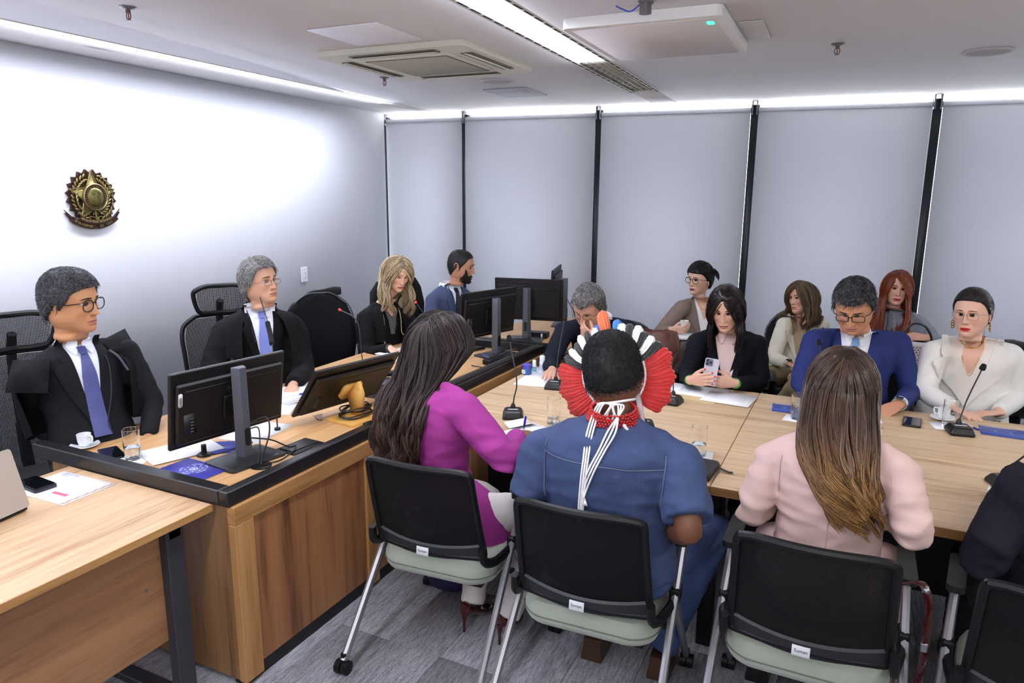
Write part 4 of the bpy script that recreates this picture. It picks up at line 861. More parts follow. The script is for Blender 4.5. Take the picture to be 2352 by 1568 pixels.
# booklets
navy = mat('booklet_navy', (48, 62, 150), .4)
def printed(base, fn=None):
    pass
t = thing('booklet', 'purple-blue booklet with round white emblem at desk front corner', 'booklet', (-2.345, 1.895, TZ), radians(-2))
g = MB(); g.add(box(.25, .145, .004, .001), T(0, 0, .0022)); obj('cover', g, mat('booklet_purple', (62, 62, 150), .35), t, smooth=0)
g = MB(); ink = mat('print_white', (206, 212, 238), .6)
for k in range(8): a = 2*pi*k/8; g.add(prism(star(6, .004, .003), 0, .0003), T(.033*cos(a), .033*sin(a), .0043))
g.add(lathe([(.012, .0042), (.016, .0042), (.016, .0046), (.012, .0046)], 24)); g.add(box(.010, .010, .0003), T(0, 0, .0045) @ RZ(.6))
def ring_text(g, s, R, size, a0, a1, z):
    for i, c_ in enumerate(s):
        if c_ == ' ': continue
        a = radians(a0+(a1-a0)*(i+.5)/len(s)); v, f = text_mb(c_, size, .00015); g.add((v, f), T(R*cos(a), R*sin(a), z) @ RZ(a-pi/2))
ring_text(g, 'DIGNIDADE', .050, .009, 150, 100, .0045); ring_text(g, 'JUSTIÇA', .050, .009, 80, 40, .0045); ring_text(g, 'RECURSOS', .050, .009, 20, -30, .0045); ring_text(g, 'PESSOAS', .050, .009, -55, -100, .0045); ring_text(g, 'HUMANOS', .050, .009, -120, -165, .0045)
obj('emblem_print', g, ink, t, smooth=0)
sheet('booklet', 'plain dark-blue booklet under the paper below leftmost monitor', 'booklet', -2.46, 2.12, .21, .15, radians(35), navy, th=.003)
sheet('paper_sheet', 'white sheet of paper on desk below leftmost monitor', 'paper', -2.57, 2.02, .21, .297, radians(-20), paper, z=TZ+.0035)
sheet('paper_sheet', 'white sheet lying behind the leftmost monitor stand', 'paper', -2.47, 2.36, .21, .28, radians(8), paper)
t = thing('smartphone', 'dark tablet-like phone face up next to the left espresso cup', 'phone', (-2.80, 1.86, TZ), radians(-22))
g = MB(); g.add(prism(rrect(.16, .078, .010), 0, .008)); obj('case', g, mat('phone_dark', (18, 20, 30), .25), t); g = MB(); g.add(prism(rrect(.15, .07, .007), .0081, .0086)); obj('screen', g, mat('phone_glass', (10, 11, 16), .06), t)
# left desk
t = thing('document', 'white printed report with zigzag border strip under the phone, left desk', 'document', (-2.635, 1.545, TZ), radians(0))
M_ = RZ(radians(2)); g = MB(); g.add(box(.30, .21, .003), M_ @ T(0, 0, .0018)); obj('pages', g, paper, t, smooth=0)
g = MB(); g.add(boxat(.03, .11, -.0, .017, .0034, .0038), M_ @ T(-.02, -.055, 0)); obj('red_box', g, mat('print_red', (214, 100, 120), .6), t, smooth=0)
g = MB(); g.add(boxat(-.12, -.04, .075, .098, .0034, .0038), M_); g.add(boxat(.115, .119, -.04, .03, .0034, .0037), M_); g.add(boxat(-.10, -.03, -.078, -.073, .0034, .0037), M_); obj('print_grey', g, mat('print_grey', (190, 190, 206), .6), t, smooth=0)['kind'] = 'stuff'
def zig(x0, w, col, z):
    P = []; n = 12
    for k in range(n+1): P.append((x0+(.006 if k % 2 else -.002), -.104+.208*k/n))
    Q = [(x+w, y) for x, y in P[::-1]]; g = MB(); V = np.array([(x, y, z) for x, y in P+Q]); F = [(k, k+1, 2*n+1-k-1, 2*n+1-k) for k in range(n)]; g.add((V, [f[::-1] for f in F]), M_); return g
obj('border_print', zig(.130, .006, None, .0036), mat('print_orange', (214, 160, 110), .6), t, smooth=0); obj('border_print', zig(.138, .004, None, .0037), mat('print_slate', (70, 80, 120), .6), t, smooth=0)
t = thing('smartphone', 'black phone lying on the printed report on the left desk', 'phone', (-2.735, 1.505, TZ+.0034), radians(-4))
g = MB(); g.add(prism(rrect(.15, .082, .012), 0, .011)); obj('case', g, mat('phone_navy', (24, 25, 40), .4), t); g = MB(); g.add(prism(rrect(.142, .074, .010), .0111, .0155)); obj('body', g, mat('phone_black', (12, 12, 15), .2), t); g = MB(); g.add(prism(rrect(.134, .066, .007), .0156, .016)); obj('screen', g, MATS['phone_glass'], t)
t = thing('laptop', 'silver laptop seen from behind its lid at left edge', 'laptop', (-2.535, 1.215, TZ), radians(-80))
g = MB(); g.add(prism(rrect(.32, .22, .02), .002, .014), T(0, -.11, 0)); obj('base', g, mat('laptop_grey', (60, 60, 64), .35, .6), t)
g = MB(); g.add(prism(rrect(.32, .215, .012), 0, .006), T(0, .010, .014) @ RX(radians(105)) @ T(0, .108, -.003)); obj('lid', g, mat('laptop_lid', (196, 184, 170), .35, .35), t)
g = MB(); g.add(tube([(-.15, .003, .011), (.15, .003, .011)], .008, 10)); obj('hinge', g, black_pl, t)

# judge papers
def stack(name, label, cat, x, y, w, h, n, rz, z=TZ):
    t = thing(name, label, cat, (x, y, z), rz); random.seed(int(abs(x*1000)))
    for k in range(n): g = MB(); g.add(box(w, h, .0045), T(random.uniform(-.006, .006), random.uniform(-.006, .006), .003+.005*k) @ RZ(random.uniform(-.05, .05))); obj('page_bundle', g, paper, t, smooth=0)
    return t
stack('paper_stack', 'thick stack of white papers in front of the grey-haired robed man', 'papers', -2.72, 2.93, .30, .24, 6, radians(75)); 
stack('paper_stack', 'stack of white papers under the blonde woman writing hand', 'papers', -2.78, 4.0, .22, .28, 5, radians(-10))
sheet('paper_sheet', 'loose white sheet on desk between leftmost monitor and paper stack', 'paper', -2.66, 2.66, .21, .2, radians(30), paper)
stack('paper_stack', 'white papers on the desk beside the empty upholstered chair', 'papers', -2.83, 3.36, .21, .26, 3, radians(10))
t = thing('pen', 'blue pen lying on the papers of the grey-haired man', 'pen', (-2.66, 2.80, TZ+.034), radians(65))
g = MB(); g.add(tube([(-.06, 0, .004), (.04, 0, .004)], .004, 8)); obj('barrel', g, mat('pen_clear', (225, 228, 236), .3), t); g = MB(); g.add(tube([(.04, 0, .004), (.075, 0, .004)], .0048, 8)); obj('cap', g, mat('pen_blue', (40, 60, 180), .35), t)
t = thing('desk_phone', 'grey landline telephone on the desk behind the tilted monitor', 'telephone', (-2.30, 3.16, TZ), radians(-80))
g = MB(); g.add(loft([[(x, y, 0) for x, y in rrect(.19, .19, .02)], [(x, y, .03) for x, y in rrect(.19, .19, .02)], [(x*.95, y*.9+.01, .07+.02*(y > 0)) for x, y in rrect(.19, .19, .02)]])); obj('case', g, mat('phone_grey', (60, 58, 64), .5), t, smooth=30)
g = MB(); g.add(tube(bez([(-.07, -.08, .085), (-.07, -.03, .10), (-.07, .05, .112), (-.07, .09, .112)], 12), .018, 8)); obj('handset', g, black_pl, t); g = MB(); g.add(box(.07, .03, .002), T(.03, .05, .09) @ RX(.1)); obj('display', g, label_m, t, smooth=0)
# table items
t = thing('paper_sheet', 'large blank white sheets on the table left of the headdress', 'papers', (-1.64, 3.90, TZ), radians(6))
g = MB(); g.add(box(.30, .42, .001), T(0, 0, .001)); obj('sheet', g, paper, t, smooth=0); g = MB(); g.add(box(.21, .297, .001), T(.05, -.06, .0025) @ RZ(.12)); obj('sheet', g, paper, t, smooth=0)
t = thing('salve_jar', 'small blue jar with purple-blue cap and round label', 'jar', (-1.795, 3.93, TZ), radians(-20))
g = MB(); g.add(lathe([(0, 0), (.026, 0), (.030, .006), (.030, .036), (.026, .042), (0, .042)], 24)); obj('jar', g, mat('jar_blue', (50, 90, 150), .2), t)
g = MB(); g.add(lathe([(0, .042), (.027, .042), (.028, .046), (.027, .064), (.024, .066), (0, .066)], 24)); obj('cap', g, mat('cap_purple', (84, 80, 190), .35), t)
g = MB(); g.add(prism(rrect(.034, .026, .012), 0, .0012), T(.0, -.0292, .021) @ RX(pi/2)); o = obj('label', g, mat('jar_label', (220, 236, 240), .5), t); g = MB(); v, f = text_mb('VICK', .009, .0002); g.add((v, f), T(0, -.0308, .021) @ RX(pi/2)); obj('lettering', g, mat('label_navy', (30, 40, 120), .5), o, smooth=0)
def bottle(label, x, y, h, r, bands, rz=0):
    t = thing('nasal_spray', label, 'bottle', (x, y, TZ), rz)
    g = MB(); g.add(lathe([(0, 0), (r, 0), (r, h*.62), (r*.9, h*.66), (0, h*.66)], 20)); o = obj('bottle', g, mat('spray_white', (236, 240, 246), .3), t)
    g = MB(); g.add(lathe([(0, h*.66), (r*.95, h*.66), (r*.92, h*.95), (r*.75, h), (0, h)], 20)); obj('cap', g, mat('spray_cap', (228, 234, 242), .25), t)
    g = MB(); g.add(lathe([(r+.0004, h*.12), (r+.0004, h*.5), (r+.0001, h*.5), (r+.0001, h*.12)], 20)); obj('label_band', g, mat('label_'+label[:5], bands, .5), t)
bottle('short white spray bottle with teal label beside the blue jar', -1.77, 3.985, .082, .0125, (120, 190, 210)); bottle('tall white spray bottle with pale label behind the blue jar', -1.735, 4.03, .105, .018, (206, 214, 236))
# w2 papers
t = thing('document', 'manila folder with printed white sheets under the hands holding the phone', 'document', (-.72, 3.97, TZ), radians(-3))
g = MB(); g.add(prism([(-.26, -.14), (.02, -.155), (.03, -.17), (.10, -.17), (.11, -.15), (.02, .15), (-.24, .16)], .0004, .0016)); obj('folder', g, mat('manila', (206, 178, 132), .7), t, smooth=0)
g = MB(); g.add(box(.36, .22, .002), T(-.06, .045, .003) @ RZ(-.02)); obj('page', g, paper, t, smooth=0); g = MB(); g.add(box(.26, .24, .002), T(.15, -.02, .0052) @ RZ(-.05)); pg = obj('page', g, paper, t, smooth=0)
g = MB()
for k in range(26): g.add(boxat(-.14+.0072*k, -.137+.0072*k, -.02, .10, .0042, .0044))
for k in range(8): g.add(boxat(.06, .24, .02-.013*k, .0225-.013*k, .0064, .0066))
obj('print_lines', g, mat('print_pale', (196, 200, 214), .7), pg, smooth=0)
def blue_book(label, x, y, w, h, rz):
    t = thing('booklet', label, 'booklet', (x, y, TZ), rz); g = MB(); g.add(box(w, h, .003, .0005), T(0, 0, .002)); obj('cover', g, mat('cover_blue', (54, 76, 158), .4), t, smooth=0)
    g = MB(); 
    for k in (-1, 0, 1): g.add(lathe([(.024, .0035), (.0255, .0035), (.0255, .0040), (.024, .0040)], 24), T(k*w/3, 0, 0) @ S(1.2, 1.4, 1)); g.add(boxat(k*w/3+w/6-.0006, k*w/3+w/6+.0006, -h/2+.004, h/2-.004, .0036, .0039)) if k < 1 else None
    obj('cover_print', g, mat('print_blue', (130, 156, 214), .5), t, smooth=0)
    g = MB(); g.add(boxat(-w/2+.01, w/2-.06, h/2-.012, h/2-.006, .0036, .0040)); obj('title_strip', g, ink, t, smooth=0)
blue_book('dark-blue booklet behind the glass of the blue-suited man', -.245, 3.895, .19, .15, radians(4)); blue_book('dark-blue booklet with ring pattern at right in front of the white suit', .70, 3.955, .19, .15, radians(-3))
t = thing('smartphone', 'black smartphone lying face up between blue-suited man and glass', 'phone', (.315, 3.925, TZ), radians(-5))
g = MB(); g.add(prism(rrect(.082, .155, .014), 0, .010)); obj('case', g, mat('phone_case2', (30, 31, 30), .4), t); g = MB(); g.add(prism(rrect(.070, .142, .008), .0101, .0108)); obj('screen', g, mat('phone_scr2', (30, 30, 32), .05), t)
t = thing('pen', 'clear pen with blue cap on the table right of microphone', 'pen', (.565, 4.0, TZ), radians(-62))
g = MB(); g.add(tube([(-.06, 0, .0045), (.04, 0, .0045)], .0042, 8)); obj('barrel', g, MATS['pen_clear'], t); g = MB(); g.add(tube([(.035, 0, .0045), (.07, 0, .0045)], .005, 8)); obj('cap', g, MATS['pen_blue'], t)
t = thing('wallet', 'black zip wallet with strap beside the denim shirt', 'wallet', (-.505, 2.80, TZ), radians(-4))
g = MB(); g.add(loft([[(x*s, y*s, z) for x, y in rrect(.13, .19, .022)] for z, s in ((0, .97), (.006, 1), (.022, 1), (.028, .96))])); obj('body', g, mat('wallet_black', (30, 31, 31), .55, bump=.3, bscale=600), t, smooth=40)
g = MB(); g.add(tube(bez([(a*1.0, b*1.0, .014) for a, b in rrect(.134, .194, .022)]+[(.067, .075, .014)], 80), .002, 5)); obj('zip', g, mat('zip_dark', (14, 14, 14), .4), t)
g = MB(); g.add(tube(bez([(.065, .06, .012), (.085, .05, .01), (.11, .045, .006), (.125, .05, .006)], 10), .006, 6, flat=.5)); obj('strap', g, MATS['wallet_black'], t)
sheet('paper_sheet', 'curled white paper at right edge beneath the dark sleeve', 'paper', .60, 2.93, .21, .28, radians(-12), paper, cur=.03)
sheet('notepad', 'small white notepad under the writing hand of magenta woman', 'notepad', -1.32, 2.93, .17, .21, radians(-20), paper, th=.006)
t = thing('booklet', 'folded white leaflet in front of the magenta woman microphone', 'leaflet', (-1.40, 2.99, TZ), radians(-30))
g = MB(); g.add(box(.05, .13, .001), T(-.02, 0, .012) @ RY(.4)); g.add(box(.05, .13, .001), T(.024, 0, .012) @ RY(-.4)); obj('leaf', g, paper, t, smooth=0)
# ---------------- people: head, hands, clothes, hair ----------------
def sst(a, b, x): t = np.clip((np.asarray(x, float)-a)/(b-a), 0, 1); return t*t*(3-2*t)
HT = np.array([  # z, half width, front, back
 (.1245,.004,.005,.005),(.122,.020,.024,.030),(.116,.036,.043,.052),(.105,.051,.060,.070),(.090,.062,.073,.084),(.070,.0705,.084,.094),(.045,.0750,.0905,.099),
 (.020,.0762,.0925,.1005),(0,.0755,.0905,.098),(-.020,.0745,.0885,.092),(-.040,.0715,.0865,.082),(-.058,.067,.0855,.073),(-.075,.060,.0850,.066),(-.088,.052,.0845,.062),(-.098,.043,.0825,.060),
 (-.1045,.036,.0765,.058),(-.109,.0365,.062,.058),(-.113,.044,.050,.060),(-.120,.052,.043,.060),(-.132,.053,.040,.060)])
def hprof(z, jaw=1.0):
    zz = HT[::-1, 0]; w = np.interp(z, zz, HT[::-1, 1]); f = np.interp(z, zz, HT[::-1, 2]); b = np.interp(z, zz, HT[::-1, 3])
    j = 1+(jaw-1)*sst(.0, -.06, z); return w*j, f, b
def hring(z, a, jaw=1.0, off=0):
    w, f, b = hprof(z, jaw); c, s = np.cos(a), np.sin(a); ex = 2/2.25
    x = (w+off)*np.sign(c)*np.abs(c)**ex; y = np.where(s > 0, (f+off)*np.abs(s)**ex, -(b+off)*np.abs(s)**ex); return x, y
def G(x, s): return np.exp(-(x/s)**2)
def faceD(x, z, P):
    ax = np.abs(x); n = P.get('nose', 1.0); d = 0
    d -= .0130*G(ax-.031, .0165)*G(z-.010, .0115) + .003*G(ax-.018, .007)*G(z-.012, .010)
    d += .0060*G(z-.031, .0085)*G(ax-.024, .020)*P.get('brow', 1) - .0018*G(x, .008)*G(z-.028, .008)
    t = np.clip((.022-z)/.050, 0, 1); under = sst(-.0375, -.0290, z)
    ridge = (.004+.0215*t**1.15)*under*sst(.036, .018, z); wd = .0058+.0042*t*n
    d += n*ridge*np.exp(-(ax/wd)**2)
    d += .0085*n*G(ax-.0128, .0052)*G(z+.0285, .0062) - .003*G(ax-.021, .004)*G(z+.028, .007)
    d += .0045*G(ax-.046, .018)*G(z+.016, .016) - P.get('hollow', .0045)*G(ax-.044, .014)*G(z+.052, .018)
    d += .0045*G(x, .026)*G(z+.060, .022)
    L = P.get('lips', 1.0); mw = np.clip(1-(ax/.027)**2, 0, 1)
    d += L*.0050*mw*G(z+.0550, .0040) + L*.0056*mw*G(z+.0665, .0050) - .0042*mw*G(z+.0608, .0022)
    d += -.0018*G(x, .004)*G(z+.046, .007) - .0035*G(z+.0775, .0055)*G(x, .020) + .0065*G(x, .019)*G(z+.092, .012)
    d -= .0028*G(ax-.030+.25*(z+.045), .0045)*sst(-.07, -.05, z)*sst(-.025, -.04, z)*P.get('fold', 1)
    return d
def face_y(x, z, P, off=0):
    w, f, b = hprof(z, P.get('jaw', 1)); u = np.clip(np.abs(x)/w, 0, .999); return f*(1-u**2.25)**(1/2.25)+faceD(x, z, P)+off
def lerp(a, b, t): return a+(b-a)*t
def head_mesh(P, Mh, Mn, skin, lip, male):
    """head and neck as one lofted surface; Mh head frame, Mn neck-base frame"""
    na = 112; t = np.linspace(0, 2*pi, na, endpoint=False); a = t+.42*np.cos(t); jaw = P.get('jaw', 1)
    zs = np.concatenate([np.linspace(.1243, .05, 18), np.linspace(.047, -.104, 62), [-.107, -.110, -.114, -.122, -.132]])
    R = []; Cc = []
    sk = np.array(skin)
    for z in zs:
        x, y = hring(z, a, jaw); nk_ = lerp(1, P.get('neck', 1), float(sst(-.09, -.125, z))); w0_ = hprof(z, jaw)[0]*nk_; wb_ = max(w0_, .0535*P.get('neck', 1)) if z < -.045 else w0_; kf_ = sst(-.012, .050, y); x = x/hprof(z, jaw)[0]*(wb_*(1-kf_)+w0_*kf_); y = np.where(y < 0, y*nk_, y); w, f, b = hprof(z, jaw); wf = sst(.25, .62, y/max(f, .01))*(1 if z > -.106 else 0)
        y = y+wf*faceD(x, z, P); R.append(xf(Mh, np.stack([x, y, np.full(na, z)], 1)))
        c = np.tile(sk, (na, 1)); m = wf*(np.clip(1.25-((x/.0235)**2+((z+.0608)/.0088)**2), 0, 1)>.25)
        rd = wf*(.35*G(np.abs(x)-.042, .02)*G(z+.02, .02)+.3*G(x, .014)*G(z+.026, .012)+.15*G(z+.09, .02))
        c = c*(1-rd[:, None]*np.array([0.0, .16, .14])); c = c*(1-m[:, None])+np.array(lip)*m[:, None]
        if P.get('stubble'): sb = wf*P['stubble']*sst(-.035, -.06, z)*(1-m); c = c*(1-sb[:, None]*.45)
        ln = wf*G(z+.0608, .0014)*(np.abs(x) < .026); c = c*(1-.6*ln[:, None]); ns = wf*G(np.abs(x)-.008, .0035)*G(z+.0365, .0022); c = c*(1-.7*ns[:, None]); Cc.append(c)
    top = R[-1]; x0 = .053*P.get('neck', 1); d0 = x0
    def nring(k, rx, rf, rb): return xf(Mn, np.stack([rx*np.cos(a), np.where(np.sin(a) > 0, rf, rb)*np.sin(a), np.full(na, k)], 1))
    base = nring(.0, x0*1.02, d0*1.0, d0*1.05)
    for q in (.2, .4, .6, .8): s = q*q*(3-2*q); R.append(lerp(top, base, s)); Cc.append(np.tile(sk*.97, (na, 1)))
    for k, rx, rf, rb in ((0, x0*1.02, d0, d0*1.05), (-.015, x0*1.05, d0*1.0, d0*1.08), (-.035, x0*1.2, d0*1.05, d0*1.15), (-.06, x0*1.7, d0*1.2, d0*1.3), (-.10, x0*2.2, d0*1.4, d0*1.4)): R.append(nring(k, rx, rf, rb)); Cc.append(np.tile(sk, (na, 1)))
    V, F = loft(R[::-1], True, True); return V, F, np.concatenate(Cc[::-1])
def eyes_mesh(mb, P, Mh, skin, gaze, openv):
    sk = np.array(skin); iris = np.array(P.get('iris', C8(60, 38, 24)[:3]))
    for s in (-1, 1):
        cx_, cz_ = s*.0315, .0105; cy_ = float(face_y(np.array([cx_]), np.array([cz_]), P)[0])-.0078
        v, f = ellipsoid(.0122, .0122, .0122, 24, 18); g = np.array([sin(radians(gaze[0])), cos(radians(gaze[0]))*cos(radians(gaze[1])), sin(radians(gaze[1]))])
        d = np.degrees(np.arccos(np.clip((v/.0122) @ g, -1, 1))); c = np.where((d < 8.5)[:, None], C8(12, 10, 10)[:3], np.where((d < 20.5)[:, None], iris, C8(226, 218, 212)[:3]))
        mb.add((v, f), Mh @ T(cx_, cy_, cz_), col=c)
        for up in (1, 0):
            na, ne = 18, 8; V = []; cc = []
            for j in range(ne):
                for i in range(na):
                    az = -80+160*i/(na-1); k = max(0, 1-(az/62)**2); lo = -4+(-14)*k*openv; hi = -4+(31*openv-8*(1-openv)*2)*k
                    jj = (0, .035, .08, .2, .4, .6, .8, 1)[j]
                    if not up: e = lo+(-80-lo)*jj
                    else: e = hi+(85-hi)*jj
                    r = .0134 if j else .0128
                    a_, e_ = radians(az), radians(e); V.append((r*sin(a_)*cos(e_), r*cos(a_)*cos(e_), r*sin(e_)*1.0)); cc.append(np.array([.014, .010, .009]) if (j == 0 and up) else sk*(.86 if j < 3 else .94))
            f = gridfaces(na, ne, flip=not up); mb.add((np.array(V), f), Mh @ T(cx_, cy_, cz_), col=np.array(cc))
def ears_mesh(mb, P, Mh, skin):
    sk = np.array(skin)
    for s in (-1, 1):
        w = hprof(-.005)[0]; M = Mh @ T(s*(w-.001), -.004, -.003) @ S(s, 1, 1) @ RZ(radians(-28)) @ RX(radians(-8))
        mb.add(ellipsoid(.0055, .017, .030, 14, 12), M @ T(.003, -.010, 0), col=sk*.86)
        o = bez([(.004, .004, -.024), (.006, .006, -.010), (.005, .006, .010), (.010, -.004, .028), (.014, -.018, .031), (.015, -.028, .020), (.013, -.027, .002), (.010, -.018, -.014), (.006, -.006, -.030), (.004, .002, -.027)], 40)
        mb.add(tube(o, .0036, 8), M, col=sk*.98)
        mb.add(tube(bez([(.006, .004, .006), (.009, -.006, .016), (.010, -.016, .010), (.009, -.015, -.006)], 12), .0028, 6), M, col=sk*.93)
HAND = {}
def hand(pose, side):
    """wrist at the origin, fingers +Y, palm -Z, right hand has its thumb towards -X"""
    if (pose, side) in HAND: return HAND[pose, side]
    P = {'flat': ([12, 10, 10, 14], [8, 8, 8, 10], 3, (35, -12, 15)), 'relax': ([28, 32, 36, 40], [30, 34, 36, 38], 3, (35, -25, 20)), 'hold': ([50, 48, 50, 55], [55, 50, 50, 50], 1, (20, -50, 25)),
         'pen': ([50, 62, 75, 80], [48, 60, 80, 85], 1, (15, -48, 42)), 'fist': ([78, 80, 82, 84], [90, 92, 92, 92], 0, (20, -50, 50)), 'cup': ([46, 46, 48, 50], [38, 40, 42, 44], 2, (10, -58, 30))}[pose]
    mb = MB(); R = []
    for y, w, z, zc in ((-.03, .027, .021, 0), (0, .028, .020, 0), (.02, .034, .020, -.001), (.05, .040, .0185, -.001), (.078, .042, .0165, 0), (.092, .039, .013, 0)): R.append([(w*cos(a), y, zc+z*.72*sin(a)) for a in np.linspace(0, 2*pi, 16, endpoint=False)])
    mb.add(loft(R)); mb.add(ellipsoid(.018, .03, .016, 10, 8), T(-.022, .035, -.008))
    tips = []
    for k, (x, y, L, r) in enumerate(((-.030, .086, .074, .0092), (-.0100, .092, .082, .0095), (.0105, .089, .076, .0090), (.0295, .080, .060, .0080))):
        an = 0; p = np.array([x, y-.02, 0]); fan = radians(P[2]*(k-1.3)); pts = [p]; p = np.array([x, y, 0.]); pts.append(p); rad = [r*1.05, r*1.08]
        for q, (fr, cu) in enumerate(((.46, P[0][k]), (.31, P[1][k]), (.23, P[1][k]*.6))):
            an += radians(cu); p = p+L*fr*np.array([sin(fan)*cos(an), cos(fan)*cos(an), -sin(an)]); pts.append(p); rad.append(r*(1.0, .92, .78)[q])
        mid = []; mr = []
        for i in range(len(pts)-1): mid += [pts[i], (pts[i]+pts[i+1])/2]; mr += [rad[i], (rad[i]+rad[i+1])/2*.95]
        mid.append(pts[-1]); mr.append(rad[-1]); d = pts[-1]-pts[-2]; d /= np.linalg.norm(d); mid.append(pts[-1]+d*r*.55); mr.append(r*.45); mb.add(tube(mid, mr, 10)); tips.append((pts[-1]+d*r*.0, d, r))
    t1, t2, t3 = [radians(v) for v in P[3]]; p = np.array([-.020, .018, -.006]); pts = [p]
    d = np.array([-sin(t1), cos(t1)*cos(t2), sin(t2)]); d /= np.linalg.norm(d); p = p+.040*d; pts.append(p); d2 = d+np.array([.45*sin(t3), .3, -.2*sin(t3)]); d2 /= np.linalg.norm(d2); p = p+.032*d2; pts.append(p); d3 = d2+np.array([.5*sin(t3), .2, -.1]); d3 /= np.linalg.norm(d3); p = p+.024*d3; pts.append(p); pts.append(p+d3*.006)
    mb.add(tube(pts, [.015, .0125, .0105, .0095, .005], 10)); tips.append((pts[3], d3, .0095))
    v, f, n = remesh(mb, .0036, 2, .5)
    if side == 'L': v = v*np.array([-1, 1, 1]); f = [q[::-1] for q in f]; tips = [(a*np.array([-1, 1, 1]), b*np.array([-1, 1, 1]), c) for a, b, c in tips]
    HAND[pose, side] = (v, f, tips); return HAND[pose, side]
def hand_frame(w, d, palm, s=1.0):
    y = Vector(d).normalized(); z = -(Vector(palm)-y*Vector(palm).dot(y)).normalized(); x = y.cross(z); M = Matrix((( x.x, y.x, z.x, w[0]), (x.y, y.y, z.y, w[1]), (x.z, y.z, z.z, w[2]), (0, 0, 0, 1))); return M @ S(s)
def limb(a, b, c, radii, n=12, ext=0):
    a, b, c = [np.array(v, float) for v in (a, b, c)]; P = [a, lerp(a, b, .35), lerp(a, b, .75), lerp(a, b, .93)*.97+c*.03+(b-a)*0, b*.94+.03*a+.03*c, lerp(b, c, .07)*.97+a*.03, lerp(b, c, .3), lerp(b, c, .65), c]
    if ext: P.append(c+(c-b)/np.linalg.norm(c-b)*ext); radii = list(radii)+[radii[-1]*.97]
    return tube(P, radii, n)
TR = [(-.04, .165, .10, .125), (.06, .175, .115, .125), (.20, .165, .122, .108), (.38, .148, .115, .095), (.55, .155, .115, .100), (.70, .170, .118, .108), (.80, .176, .112, .110), (.88, .165, .095, .102), (.94, .130, .062, .088), (.968, .095, .044, .074), (.985, .085, .036, .068), (1.01, .062, .034, .056)]
